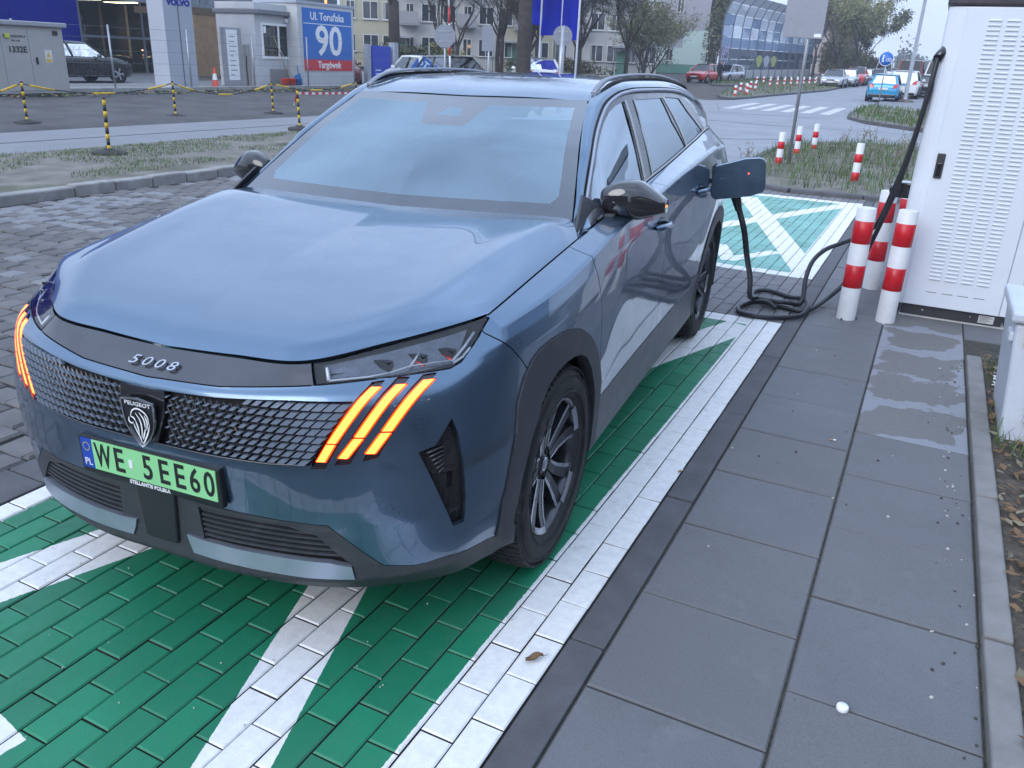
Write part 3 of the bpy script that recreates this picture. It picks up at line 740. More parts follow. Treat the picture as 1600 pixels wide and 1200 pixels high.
for sg in (1, -1):
    t1 = MB(); t1.tube([(sg*(p[0]+.004), p[1]+.002, p[2]-.001) for p in A_[3:-6]], .0035, 6); t1.build('roof_seal', BLACK, car, xf=RB)
    t1 = MB(); t1.tube([(sg*(p[0]-.006), p[1], p[2]+.006) for p in belt[6:-4:3]], .0060, 6); t1.build('belt_trim', GLOSSBLK, car, xf=RB)
    t1 = MB(); t1.tube([(sg*(p[0]+.006), p[1]+.016*min(1, k_/20), p[2]-.012) for k_, p in enumerate(A_[2:-8])], .0095, 8); t1.build('window_trim', TRIMS, car, xf=RB)
    # B pillar divider and quarter divider strips
    for (ya, za, yb, zb, w) in ((1.254, 1.183, 1.368, 1.515, .018), (1.392, 1.188, 1.485, 1.518, .012), (2.225, 1.248, 2.03, 1.516, .020)):
        pts = []
        for u in np.linspace(0, 1, 6):
            y = ya+(yb-ya)*u; z = za+(zb-za)*u; j = int(np.argmin(np.abs(ys-y))); col_ = SG[:, j]; x = np.interp(z, col_[:, 2], col_[:, 0]); pts.append((x, y, z))
        dv = MB(); V_ = []
        for x, y, z in pts: V_ += [(sg*(x+.004), y-w, z), (sg*(x+.004), y+w, z)]
        dv.add(V_, [(2*i, 2*i+1, 2*i+3, 2*i+2) for i in range(5)], smooth=True)
        dv.build('door_pillar_cover', GLOSSBLK, car, xf=RB)
    # roof rail
    rl = MB(); pts = [(.574, 1.17, 1.548), (.574, 1.25, 1.580), (.574, 1.38, 1.605), (.573, 1.70, 1.620), (.570, 2.20, 1.620), (.566, 2.65, 1.597), (.560, 2.90, 1.573), (.556, 3.02, 1.543)]
    pp = cr(np.array(pts), 40); V_ = []
    for x, y, z in pp:
        for a, c_ in ((-.014, -.006), (.014, -.007), (.015, .003), (.008, .007), (-.008, .007), (-.014, .002)): V_.append((sg*(x+a), y, z+c_))
    F_ = [(i*6+j, i*6+(j+1) % 6, (i+1)*6+(j+1) % 6, (i+1)*6+j) for i in range(39) for j in range(6)]+[tuple(range(6)), tuple(range(39*6+5, 39*6-1, -1))]
    rl.add(V_, F_, smooth=False); rl.build('roof_rail', RAILM, car, xf=RB, bevel=.003)
    rs = MB(); rs.tube([(sg*.597, p[1], min(p[2]-.020, p[2])) for p in pp[3:-3]], .010, 6); rs.build('rail_foot', BLACK, car, xf=RB)
    # --- door mirror
    mi_ = MB(); nn = 18
    for k in range(nn+1):
        u = k/nn; x = .800+.238*u
        prof = math.sin(math.pi*min(1, max(0, .06+.94*(1-u)**.62)))**.42 if u > .02 else .55
        hh = .150*(math.sin(math.pi*(.10+.80*(1-u)**1.0))**.55)*(1.0 if u < .6 else 1-.38*(u-.6)/.4); dd = .125*(math.sin(math.pi*(.16+.74*(1-u)))**.6)
        zc = 1.172+.006*math.sin(math.pi*u)-.018*u; yc = .665+.075*u
        for j in range(20):
            w = 2*math.pi*j/20; ca, sa = math.cos(w), math.sin(w)
            y = yc+dd*.62*(abs(ca)**.7)*(1 if ca > 0 else -1)*(.55 if ca > 0 else 1); z = zc+hh*.5*(abs(sa)**.8)*(1 if sa > 0 else -1)*(1.12 if sa > 0 else .88)
            mi_.v.append((sg*x, y, z))
    for k in range(nn):
        for j in range(20):
            zz = (mi_.v[k*20+j][2]+mi_.v[(k+1)*20+j][2])/2-1.150
            mi_.f.append((k*20+j, k*20+(j+1) % 20, (k+1)*20+(j+1) % 20, (k+1)*20+j)); mi_.mi.append(0 if zz > -.004 else (1 if zz > -.026 else 2)); mi_.sm.append(True)
    mi_.f += [tuple(range(20)), tuple(range(nn*20+19, nn*20-1, -1))]; mi_.mi += [2, 0]; mi_.sm += [False, True]
    mo = mi_.build('door_mirror', [mat('mirror_cap_black', (.016, .016, .020), .08, coat=1, var=.1) if sg > 0 else GLOSSBLK, GLOSSBLK, CLAD], car, xf=RB)
    ar = MB(); ar.add([(sg*x, y, z) for x, y, z in ((.735, .52, 1.075), (.86, .60, 1.085), (.86, .72, 1.085), (.735, .68, 1.075), (.735, .52, 1.125), (.87, .61, 1.130), (.87, .72, 1.130), (.735, .68, 1.125))], [(0, 1, 2, 3), (4, 5, 6, 7), (0, 1, 5, 4), (1, 2, 6, 5), (2, 3, 7, 6), (3, 0, 4, 7)])
    ar.build('mirror_arm', CLAD, mo, xf=RB, bevel=.008)
    sail = MB(); V_ = []
    for y, z in ((.36, 1.098), (.70, 1.118), (.52, 1.205)):
        j = int(np.argmin(np.abs(ys-y))); col_ = SG[:, j]; V_.append((sg*(np.interp(z, col_[:, 2], col_[:, 0])+.006), y, z))
    sail.add(V_+[(x-sg*.01, y, z) for x, y, z in V_], [(0, 1, 2), (5, 4, 3), (0, 3, 4, 1), (1, 4, 5, 2), (2, 5, 3, 0)]); sail.build('mirror_base', CLAD, mo, xf=RB)
    bl = MB(); bl.box((sg*1.036, .728, 1.158), (.008, .035, .010)); bl.build('side_repeater', emis('repeater_amber', (1, .30, .02), .7), mo, xf=RB, bevel=.003)
# --- wheels
def wheel():
    """tyre centre at origin, axle along x, outer side +x"""
    w = MB(); h = .118; Ro = .360
    prof = [(.238, .085), (.252, .105), (.28, .117), (.31, .1185), (.335, .110), (.349, .098), (.3565, .080), (Ro, .05), (Ro, -.05), (.3565, -.080), (.349, -.098), (.31, -.1185), (.28, -.117), (.238, -.085)]
    w.lathe(prof, 72, axis='X')
    # tread blocks
    for k in range(76):
        a = 2*math.pi*k/76
        for x0, x1, da in ((-.108, -.062, .03), (-.052, -.006, 0), (.006, .052, .02), (.062, .108, .045)):
            dz = 2*math.pi/76*.36; V_ = []
            for rr, s_ in ((Ro-.004, 1), (Ro+.0055, .9)):
                for xa, aa in ((x0, -dz), (x1, -dz+.03*(1 if x1 > 0 else -1)), (x1, dz+.03*(1 if x1 > 0 else -1)), (x0, dz)):
                    edge = max(0, abs(xa)-.075)*.28
                    V_.append((xa, (rr-edge)*math.cos(a+da+aa*s_), (rr-edge)*math.sin(a+da+aa*s_)))
            w.add(V_, [(4, 5, 6, 7), (0, 1, 5, 4), (1, 2, 6, 5), (2, 3, 7, 6), (3, 0, 4, 7)])
    for rr in (.268, .325): w.lathe([(rr, .1165), (rr+.003, .1205), (rr+.006, .1165)], 72, axis='X')
    tyre = w
    r = MB()
    r.lathe([(.243, .090), (.248, .100), (.240, .101), (.232, .092), (.226, .055), (.222, -.09), (.24, -.10)], 64, axis='X', mi=0)
    r.lathe([(.0, -.03), (.21, -.03), (.21, .0)], 40, axis='X', mi=2)
    r.lathe([(.0, .064), (.030, .064), (.034, .058), (.075, .050), (.080, .02)], 30, axis='X', mi=0)
    for k in range(5):
        a = 2*math.pi*k/5+R(18)
        ca, sa = math.cos(a), math.sin(a)
        def P(rr, t, x): return (x, rr*ca-t*sa, rr*sa+t*ca)
        for sd in (-1, 1):                       # twin blades of each spoke
            pr = [(.055, sd*.020, .060), (.12, sd*.028, .066), (.18, sd*.046, .076), (.232, sd*.072, .090)]
            V_ = []
            for rr, t, x in pr:
                wd = .014+.017*(rr/.23)
                V_ += [P(rr, t-wd, x), P(rr, t+wd, x), P(rr, t+wd*.8, x-.035), P(rr, t-wd*.8, x-.035)]
            F_ = [(i*4+j, i*4+(j+1) % 4, (i+1)*4+(j+1) % 4, (i+1)*4+j) for i in range(3) for j in range(4)]
            r.add(V_, F_, 0)
            V_ = []                              # diamond-cut outer edge
            for rr, t, x in pr:
                wd = .014+.017*(rr/.23); s0, s1 = (t+sd*wd*.42, t+sd*wd)
                V_ += [P(rr, s0, x+.0015), P(rr, s1, x+.0015)]
            r.add(V_, [(0, 1, 3, 2), (2, 3, 5, 4), (4, 5, 7, 6)], 1)
        # bright arc between the twin blades at the rim
        V_ = []
        for j in range(7):
            aa = a+R(-15+30*j/6)
            V_ += [(.093, .222*math.cos(aa), .222*math.sin(aa)), (.102, .243*math.cos(aa), .243*math.sin(aa))]
        r.add(V_, [(2*i, 2*i+1, 2*i+3, 2*i+2) for i in range(6)], 1)
        b_ = a+R(36); r.cyl((.05, .045*math.cos(b_), .045*math.sin(b_)), (.062, .045*math.cos(b_), .045*math.sin(b_)), .009, n=6, mi=2)
    r.lathe([(0, .068), (.022, .068), (.026, .064)], 20, axis='X', mi=1)
    return tyre, r
ty, ri = wheel()
tme = ty.mesh('tyre', RUBBER); rme = ri.mesh('rim', [RIMDARK, RIMCUT, BLACK])
for x, y, sg, spin in ((.800, -.03, 1, 9), (.745, 2.87, 1, 40), (-.800, -.03, -1, 0), (-.77, 2.87, -1, 20)):
    wo_ = bpy.data.objects.new('wheel', None); COL.objects.link(wo_); wo_.parent = car; wo_.location = (x, y, .3645); wo_.rotation_euler = (R(spin), 0, 0 if sg > 0 else math.pi)
    link('tyre', tme, wo_); link('rim', rme, wo_)
    dk = MB(); dk.lathe([(.04, .0), (.155, .0), (.155, .02), (.04, .02)], 32, axis='X', close=True); dk.build('brake_disc', mat('brake_disc', (.2, .2, .2), .4, metal=.8), wo_)
# --- floor, cabin
fl = MB(); fl.prism([(-.45, -.72), (.45, -.72), (.62, -.55), (.70, -.40), (.70, 3.70), (-.70, 3.70), (-.70, -.40), (-.62, -.55)], .225, .30); fl.bbox((-.50, -.55, .30), (.50, .35, .95)); fl.bbox((-.86, .45, .25), (.86, 2.40, .32)); fl.bbox((-.82, 2.3, .3), (.82, 2.45, .6))
for sg in (1, -1):
    fl.cyl((sg*.50, -.03, .42), (sg*.66, -.03, .42), .44, n=28); fl.cyl((sg*.48, 2.87, .42), (sg*.63, 2.87, .42), .42, n=28)
fl.build('underbody', BLACK, car)
ca_ = MB()
ca_.grid([[(x, .50+.0*x, 1.085) for x in np.linspace(-.74, .74, 8)], [(x, .80, 1.10-.03*abs(x)) for x in np.linspace(-.74, .74, 8)], [(x, .95, 1.06) for x in np.linspace(-.74, .74, 8)], [(x, 1.0, .80) for x in np.linspace(-.74, .74, 8)]])
ca_.build('dashboard', CABIN, car, xf=RB)
for x in (-.38, .38):
    s_ = MB(); s_.box((x, 1.45, .62), (.50, .52, .16)); s_.box((x, 1.76, .92), (.50, .13, .66), rx=R(-14)); s_.build('seat', CABIN, car, bevel=.05, seg=3, xf=RB)
    s_ = MB(); s_.box((x, 1.83, 1.32), (.28, .09, .19), rx=R(-8)); s_.build('headrest', CABIN2, car, bevel=.04, seg=3, xf=RB)
s_ = MB(); s_.box((0, 2.45, .62), (1.3, .5, .16)); s_.box((0, 2.75, .95), (1.3, .14, .7), rx=R(-14)); s_.build('rear_seat', CABIN, car, bevel=.05, seg=3, xf=RB)
s_ = MB(); s_.tube([(.38+.18*math.cos(a), 1.02+.05*math.sin(a), 1.06+.15*math.sin(a)) for a in np.linspace(0, 2*math.pi, 25)], .017, 8, caps=False); s_.build('steering_wheel', CABIN2, car, xf=RB)
s_ = MB(); s_.box((0, .98, 1.40), (.20, .03, .05)); s_.build('rear_view_mirror', BLACK, car, bevel=.01, xf=RB)
# --- open charge flap with the plug below it
yf = 2.40
fp = MB(); poly = [(.955, .962), (1.14, .995), (1.205, 1.022), (1.218, 1.045), (1.203, 1.185), (1.190, 1.205), (1.165, 1.212), (1.09, 1.203), (.93, 1.150), (.915, 1.13), (.922, .985), (.935, .966)]
fp.prism(poly, yf-.012, yf+.012, 'Y'); flap = fp.build('charge_flap', PAINT, car, xf=RB, bevel=.006, seg=3)
hg = MB(); hg.tube([(.90, 2.47, 1.06), (.95, 2.45, 1.05), (1.0, yf+.01, 1.05)], .014, 8); hg.build('hinge', BLACK, flap, xf=RB)
sd = MB(); sd.cyl((1.118, yf-.0135, 1.12), (1.118, yf-.010, 1.12), .005, n=10); sd.build('charge_indicator', emis('red_indicator', (1, .10, .06), 1.2), flap, xf=RB)
# ================================================================== GROUND
def gh(y): return .011*max(0.0, y-25)
def rnd(a, b): return random.uniform(a, b)
SOIL = mat('soil', (.085, .075, .068), .95, var=.35, vs=3, bmp=.5, bs=40, dirt=((.15, .135, .12), 1.3, .5, .7))
ASPH = mat('asphalt', (.24, .25, .28), .66, var=.16, vs=.9, bmp=.25, bs=160, dirt=((.19, .20, .22), .35, .52, .6), world=True)
ASPH2 = mat('footpath_asphalt', (.20, .205, .225), .8, var=.10, vs=1.2, bmp=.2, bs=120, dirt=((.19, .19, .2), .5, .55, .5), world=True)
CONC = mat('concrete_yard', (.26, .26, .265), .8, var=.15, vs=.7, bmp=.15, bs=60, dirt=((.18, .18, .18), .4, .55, .5), world=True)
def sheet_xy(name, poly, m, dz, kind='structure', step=None):
    b = bmesh.new(); f = b.faces.new([b.verts.new((x, y, 0)) for x, y in poly])
    for yy in np.arange(25, 330, 15.0):
        bmesh.ops.bisect_plane(b, geom=b.verts[:]+b.edges[:]+b.faces[:], plane_co=(0, yy, 0), plane_no=(0, 1, 0))
    for v in b.verts: v.co.z = gh(v.co.y)+dz
    b.normal_update()
    for f in b.faces:
        if f.normal.z < 0: f.normal_flip()
    me = bpy.data.meshes.new(name); b.to_mesh(me); b.free(); me.materials.append(m)
    return tag(link(name, me), kind=kind)
sheet_xy('ground', [(-260, -25), (60, -25), (60, 330), (-260, 330)], SOIL, -.075)
sheet_xy('road', [(-8.2, 13.5), (-3.2, 13.0), (-2.5, 12.0), (0, 11.4), (9, 11.2), (9, 29.5), (2.5, 28.0), (.13, 28.7), (-1.7, 31.0), (-2.55, 33.2), (-2.75, 36), (-2.75, 325), (-7.2, 325), (-7.2, 66), (-8.6, 50), (-9.2, 43.3), (-10.2, 41.6), (-30, 58), (-34, 50), (-9.5, 27.0), (-8.2, 22)], ASPH, -.045)
sheet_xy('forecourt', [(-60, 5), (-25.4, 5), (-25.4, 55), (-60, 55)], CONC, -.012)
sheet_xy('footpath', [(-16.2, -15), (-12.0, -15), (-12.0, 6), (-11.85, 12), (-11.7, 27), (-14.6, 34), (-15.1, 18), (-15.4, 11)], ASPH2, -.03)
_c = MB()
for (x0, y0, x1, y1, w) in ((-14.2, -10, -13.9, 6, .03), (-13.9, 6, -13.1, 25, .03)):
    _c.add([(x0-w, y0, -.026), (x0+w, y0, -.026), (x1+w, y1, -.026), (x1-w, y1, -.026)], [(0, 1, 2, 3)])
tag(_c.build('path_joint', mat('joint_tar', (.05, .05, .055), .7)), kind='structure')
sheet_xy('pavement', [(-2.6, 44), (-.2, 41), (3.5, 41), (3.5, 200), (-2.6, 200)], ASPH2, .02)
def patchy(x, y, s, t):
    from mathutils import noise as mn
    return mn.noise(Vector((x*s, y*s, 3.1))) > t
# ---- paint pattern of the charging bays: lines drawn on the blocks, in place coordinates
def seg_mask(n, px, py, p0, p1, w):
    """1 inside the strip of half-width w around the segment"""
    dx, dy = p1[0]-p0[0], p1[1]-p0[1]; L2 = dx*dx+dy*dy; Ls = math.sqrt(L2)
    ax = mth(n, 'SUBTRACT', px, p0[0]); ay = mth(n, 'SUBTRACT', py, p0[1])
    d = mth(n, 'ABSOLUTE', mth(n, 'SUBTRACT', mth(n, 'MULTIPLY', ax, dy/Ls), mth(n, 'MULTIPLY', ay, dx/Ls)))
    t = mth(n, 'ADD', mth(n, 'MULTIPLY', ax, dx/L2), mth(n, 'MULTIPLY', ay, dy/L2))
    a = mth(n, 'LESS_THAN', d, w); b = mth(n, 'MULTIPLY', mth(n, 'GREATER_THAN', t, 0.0), mth(n, 'LESS_THAN', t, 1.0))
    return mth(n, 'MULTIPLY', a, b)
def bay_material(name, X0, X1, Y0, Y1, bl, br, bn, bf, segs, green, wear):
    m, n, b = NT(name); P_ = node(n, 'ShaderNodeNewGeometry').outputs['Position']; s = node(n, 'ShaderNodeSeparateXYZ'); n.links.new(P_, s.inputs[0])
    jit = noise(n, P_, 60, 3)
    px = mth(n, 'ADD', s.outputs[0], mrange(n, jit, .3, .7, -.0016, .0016)); py = mth(n, 'ADD', s.outputs[1], mrange(n, jit, .3, .7, .0016, -.0016))
    inner = mth(n, 'MULTIPLY', mth(n, 'MULTIPLY', mth(n, 'GREATER_THAN', px, X0+bl), mth(n, 'LESS_THAN', px, X1-br)), mth(n, 'MULTIPLY', mth(n, 'GREATER_THAN', py, Y0+bn), mth(n, 'LESS_THAN', py, Y1-bf)))
    w = mth(n, 'SUBTRACT', 1.0, inner)
    for p0, p1, hw in segs: w = mth(n, 'MAXIMUM', w, seg_mask(n, px, py, p0, p1, hw))
    f1 = noise(n, P_, 2.2, 4, .6); f2 = noise(n, P_, 26, 5, .7); f3 = noise(n, P_, 120, 3, .6)
    oi = node(n, 'ShaderNodeObjectInfo').outputs['Random']
    g = mixc(n, mrange(n, f1, .3, .7, 0, 1), tuple(c*.80 for c in green), tuple(c*1.12 for c in green))
    g = mixc(n, mrange(n, oi, 0, 1, 0, .7), g, tuple(c*.62 for c in green))
    g = mixc(n, mrange(n, f2, .60, .74, 0, .45), g, (.085, .105, .090)); g = mixc(n, mrange(n, noise(n, P_, 1.3, 5, .65), .50, .68, 0, .50), g, (.045, .175, .115)); g = mixc(n, mrange(n, f3, .62, .78, 0, .35), g, (.13, .15, .13))
    wh = mixc(n, mrange(n, f2, .35, .7, 0, 1), (.80, .80, .79), (.66, .66, .655))
    wh = mixc(n, mrange(n, noise(n, P_, 5.5, 6, .7), .60, .74, 0, wear), wh, (.30, .29, .28))
    c = mixc(n, w, g, wh); n.links.new(c, b.inputs['Base Color'])
    n.links.new(mrange(n, f2, .3, .7, .44, .66), b.inputs['Roughness'])
    bump(n, mth(n, 'ADD', f3, mth(n, 'MULTIPLY', f2, .6)), b, .22, .004)
    return m
BAY1 = bay_material('bay_paint', -2.36, -.115, -1.35, 4.10, .118, .225, .12, .19,
    [((-1.90, -.55), (-.36, 3.88), .122), ((-.60, -.93), (-2.2, 4.0), .098), ((-1.35, -1.35), (-1.265, -.885), .075)], (.012, .220, .112), .55)
BAY2 = bay_material('faded_sheen_bay_paint', -2.36, -.115, 5.59, 10.68, .118, .225, .16, .22,
    [((-1.62, 10.2), (-.20, 5.85), .13), ((-2.1, 6.05), (-.28, 10.5), .105), ((-1.18, 6.62), (-.92, 5.93), .075), ((-.95, 5.95), (-.60, 6.60), .068)], (.20, .46, .40), .35)  # pale teal: faded green plus grazing sky sheen mixed into the colour
PAVG = mat('grey_paving_block', (.165, .158, .165), .72, var=.25, vs=5, bmp=.3, bs=90, dirt=((.10, .095, .09), 7, .55, .6), world=True)
SETT = mat('worn_road_block', (.118, .112, .112), .62, var=.30, vs=3.2, bmp=.45, bs=60, dirt=((.17, .165, .165), 2.3, .57, .6), world=True)
SETTP = mat('pale_road_block', (.172, .174, .186), .55, var=.18, vs=5, bmp=.35, bs=60, world=True)
SETTD = mat('dark_road_block', (.092, .087, .088), .62, var=.25, vs=4, bmp=.45, bs=60, world=True)
JOINT = mat('joint_sand', (.040, .038, .035), .95, var=.3, vs=40, bmp=.4, bs=150, world=True)
jb = MB(); jb.add([(-2.62, -4, -.016), (0, -4, -.016), (0, 13.5, -.016), (-2.62, 13.5, -.016)], [(0, 1, 2, 3)]); tag(jb.build('joint_bed', JOINT), kind='structure')
jb = MB(); jb.add([(-8.4, -8, -.028), (-2.60, -8, -.028), (-2.60, 14.6, -.028), (-8.4, 14.6, -.028)], [(0, 1, 2, 3)]); tag(jb.build('road_bed', JOINT), kind='structure')
PX, PY = .1013, .2027
def padd(mb, V_, F_):
    mb.add(V_, F_); mb.mi[-4:] = [1]*4; return mb     # the block's flanks carry joint dirt
def paver_geo(w, l, h=.06, ch=.0044, gap=.0021, jz=0.0):
    a, b = w/2-gap, l/2-gap; i = ch
    V_ = [(-a, -b, -h), (a, -b, -h), (a, b, -h), (-a, b, -h), (-a, -b, -ch), (a, -b, -ch), (a, b, -ch), (-a, b, -ch), (-a+i, -b+i, 0), (a-i, -b+i, 0), (a-i, b-i, 0), (-a+i, b-i, 0)]
    F_ = [(8, 9, 10, 11)]+[(4+j, 4+(j+1) % 4, 8+(j+1) % 4, 8+j) for j in range(4)]+[(j, (j+1) % 4, 4+(j+1) % 4, 4+j) for j in range(4)]
    return V_, F_
pv = [padd(MB(), *paver_geo(PX, PY)).mesh('paver', [BAY1, JOINT])]
bay = tag(bpy.data.objects.new('charging_bay', None), kind='structure'); COL.objects.link(bay)
def bay_blocks(y0, y1, X1=-.123, ncol=22):
    out = []
    for c in range(ncol):
        x = X1-PX*(c+.5); off = -.273+(PY/2 if c % 2 else 0)
        k0 = math.floor((y0-off)/PY)
        k = k0
        while off+k*PY < y1-1e-6:
            a, b = max(y0, off+k*PY), min(y1, off+(k+1)*PY)
            if b-a > .02: out.append((x, (a+b)/2, b-a, c))
            k += 1
    return out
blocks = bay_blocks(-1.40, 4.088)
_cx, _cy = cam_o.location.x, cam_o.location.y
def shown(b):                       # blocks in view and not under the car
    x, y = b[0], b[1]
    return (x > -.95 and y < 4.1) if y > .0 else True
def seen(b):
    rel = Vector((b[0], b[1], 0))-cam_o.matrix_world.translation
    fx = rel.dot(_r)/rel.dot(_f); fy = rel.dot(_d)/rel.dot(_f)
    if abs(fx) > .66 or abs(fy) > .51: return 0
    under = (-2.1 < b[0] < -.42 and .15 < b[1]) or (-2.0 < b[0] < -.62 and b[1] > -.2)
    return 0 if under else 1/rel.length**2
order = sorted(blocks, key=lambda b: -seen(b)); single = order[:290]; rest = order[290:]
for b in single:
    if abs(b[2]-PY) < .002:
        o = link('paver', pv[0], bay); o.location = (b[0], b[1], rnd(-.0022, .0014)); o.rotation_euler = (rnd(-.006, .006), rnd(-.010, .010), rnd(-.004, .004))
    else:
        o = padd(MB(), *paver_geo(PX, b[2])).build('paver', [BAY1, JOINT], bay, recalc=False); o.location = (b[0], b[1], rnd(-.002, .001))
mb = MB()
for b in rest:
    V_, F_ = paver_geo(PX, b[2]); dz = rnd(-.002, .001); padd(mb, [(x+b[0], y+b[1], z+dz) for x, y, z in V_], F_)
tag(mb.build('pavers', [BAY1, JOINT], bay, recalc=False), kind='stuff')
bay2 = tag(bpy.data.objects.new('charging_bay', None), kind='structure'); COL.objects.link(bay2)
mb = MB()
for b in bay_blocks(5.595, 10.68):
    V_, F_ = paver_geo(PX, b[2]); dz = rnd(-.003, .002); padd(mb, [(x+b[0], y+b[1], z+dz) for x, y, z in V_], F_)
tag(mb.build('pavers', [BAY2, JOINT], bay2, recalc=False), kind='stuff')
mb = MB()
for (y0, y1) in ((4.092, 5.592), (10.684, 11.25)):
    for b in bay_blocks(y0, y1):
        V_, F_ = paver_geo(PX, b[2]); dz = rnd(-.005, .002); t_ = rnd(-.01, .01); mb.add([(x+b[0], y+b[1], z+dz+x*t_) for x, y, z in V_], F_)
tag(mb.build('grey_pavers', PAVG, None, recalc=False), kind='stuff')
# worn interlocking road blocks to the left of the car
mb = MB()
yy = -6.5; r = 0
while yy < 14.4:
    pl_ = .165 if yy < 9 else .165; x = -8.22+(.10 if r % 2 else 0)
    while x < -2.64:
        w = .205; a = min(w, -2.63-x)
        if a > .05:
            V_, F_ = paver_geo(a, pl_, .05, .012, .005); dz = rnd(-.016, 0)-.004; tx, ty_ = rnd(-.04, .04), rnd(-.04, .04); rz = rnd(-.035, .035); ca, sa = math.cos(rz), math.sin(rz)
            cl_ = patchy(x*.55, yy, 1.0, .13); mb.add([(px*ca-py*sa+x+a/2, px*sa+py*ca+yy+pl_/2, pz+dz+px*tx+py*ty_) for px, py, pz in V_], F_, (1 if random.random() < (.62 if cl_ else .05) else (2 if random.random() < .35 else 0)))
        x += w
    yy += pl_; r += 1
tag(mb.build('road_blocks', [SETT, SETTP, SETTD], None, recalc=False), kind='stuff')
# ---- kerbs
KERB = mat('kerb_concrete', (.092, .093, .102), .75, var=.22, vs=6, bmp=.3, bs=140, dirt=((.15, .15, .155), 11, .6, .5), world=True)
KERBL = mat('pale_kerb_concrete', (.27, .265, .26), .8, var=.25, vs=3, bmp=.3, bs=90, dirt=((.20, .19, .18), 5, .52, .7), world=True)
kf = tag(bpy.data.objects.new('flush_kerb', None), kind='structure'); COL.objects.link(kf)
ky = .5225*3-.05; k = -4
for k in range(-4, 13):
    a = -.04+1.045*k+.215; o = MB().bbox((-.1185, a+.004, -.14), (-.006, a+1.041, -.003)).build('kerbstone', KERB, kf, bevel=.006); o.location.z = rnd(-.003, .002)
kl = tag(bpy.data.objects.new('flush_kerb', None), kind='structure'); COL.objects.link(kl)
for k in range(-4, 12):
    a = 1.045*k; o = MB().bbox((-2.615, a+.004, -.14), (-2.372, a+1.041, -.004)).build('kerbstone', KERB, kl, bevel=.006); o.location.z = rnd(-.006, .0)
rk = tag(bpy.data.objects.new('road_kerb', None), kind='structure'); COL.objects.link(rk)
y = -9.0
while y < 26:
    ln = random.choice((1.0, 1.0, .62, .55)); x = -8.43+.012*min(y, 9)
    o = MB().bbox((-.09, -ln/2+.006, -.16), (.09, ln/2-.006, .10)).build('kerbstone', KERBL, rk, bevel=.018); o.location = (x, y+ln/2, rnd(-.012, .008)); o.rotation_euler = (rnd(-.006, .006), rnd(-.02, .02), -.012); y += ln
# ---- footway of square slabs
def slab_mat(name):
    m, n, b = NT(name); P_ = node(n, 'ShaderNodeNewGeometry').outputs['Position']; oi = node(n, 'ShaderNodeObjectInfo').outputs['Random']
    f0 = noise(n, P_, 1.1, 4, .6); f1 = noise(n, P_, 5, 6, .65); f2 = noise(n, P_, 180, 3, .7); f3 = noise(n, P_, 12, 6, .75)
    c = mixc(n, mrange(n, f0, .32, .68, 0, 1), (.098, .103, .116), (.140, .146, .160))
    c = mixc(n, mrange(n, oi, 0, 1, 0, .45), c, (.128, .122, .116))
    c = mixc(n, mrange(n, f1, .57, .72, 0, .55), c, (.185, .19, .20)); c = mixc(n, mrange(n, f3, .60, .74, 0, .55), c, (.070, .068, .066))
    c = mixc(n, mrange(n, f2, .35, .65, 0, .5), c, (.165, .17, .18)); c = mixc(n, mrange(n, f2, .25, .45, .5, 0), c, (.06, .06, .062))
    n.links.new(c, b.inputs['Base Color']); n.links.new(mrange(n, f1, .3, .7, .58, .78), b.inputs['Roughness']); bump(n, mth(n, 'ADD', f2, mth(n, 'MULTIPLY', f3, .8)), b, .35, .006); return m
SLAB = slab_mat('paving_slab')
SLABW, _n, _b = NT('damp_paving_slab')
_P = node(_n, 'ShaderNodeNewGeometry').outputs['Position']; _f1 = noise(_n, _P, 3.1, 5, .6); _f2 = noise(_n, _P, 30, 4)
_o = coords(_n); _s = node(_n, 'ShaderNodeSeparateXYZ'); _n.links.new(_o, _s.inputs[0])
_e = mth(_n, 'MAXIMUM', mth(_n, 'ABSOLUTE', _s.outputs[0]), mth(_n, 'ABSOLUTE', _s.outputs[1]))
_w = mth(_n, 'ADD', mth(_n, 'MULTIPLY', _e, 4.2), mth(_n, 'MULTIPLY', _f1, 2.2))
_c1 = mixc(_n, mrange(_n, _f2, .3, .7, 0, 1), (.125, .123, .122), (.15, .147, .145))
_n.links.new(mixc(_n, mrange(_n, _w, 1.98, 2.05, 0, 1), _c1, (.215, .228, .262)), _b.inputs['Base Color'])
_n.links.new(mrange(_n, _w, 1.98, 2.05, .55, .38), _b.inputs['Roughness']); bump(_n, noise(_n, _P, 240, 4), _b, .15, .01)
fw = tag(bpy.data.objects.new('footway', None), kind='structure'); COL.objects.link(fw)
jb = MB(); jb.add([(0, -3, -.012), (1.62, -3, -.012), (1.62, 12, -.012), (0, 12, -.012)], [(0, 1, 2, 3)]); tag(jb.build('joint_bed', mat('slab_joint', (.055, .052, .042), .95, var=.6, vs=40, bmp=.5, bs=120)), kind='structure')
PS = .5225
def slab_geo():
    a = PS/2-.0042; c = .005; h = .05
    V_ = [(-a, -a, -h), (a, -a, -h), (a, a, -h), (-a, a, -h), (-a, -a, -c), (a, -a, -c), (a, a, -c), (-a, a, -c), (-a+c, -a+c, 0), (a-c, -a+c, 0), (a-c, a-c, 0), (-a+c, a-c, 0)]
    return V_, paver_geo(1, 1)[1]
sm, smw = MB().add(*slab_geo()).mesh('slab', SLAB), MB().add(*slab_geo()).mesh('slab', SLABW)
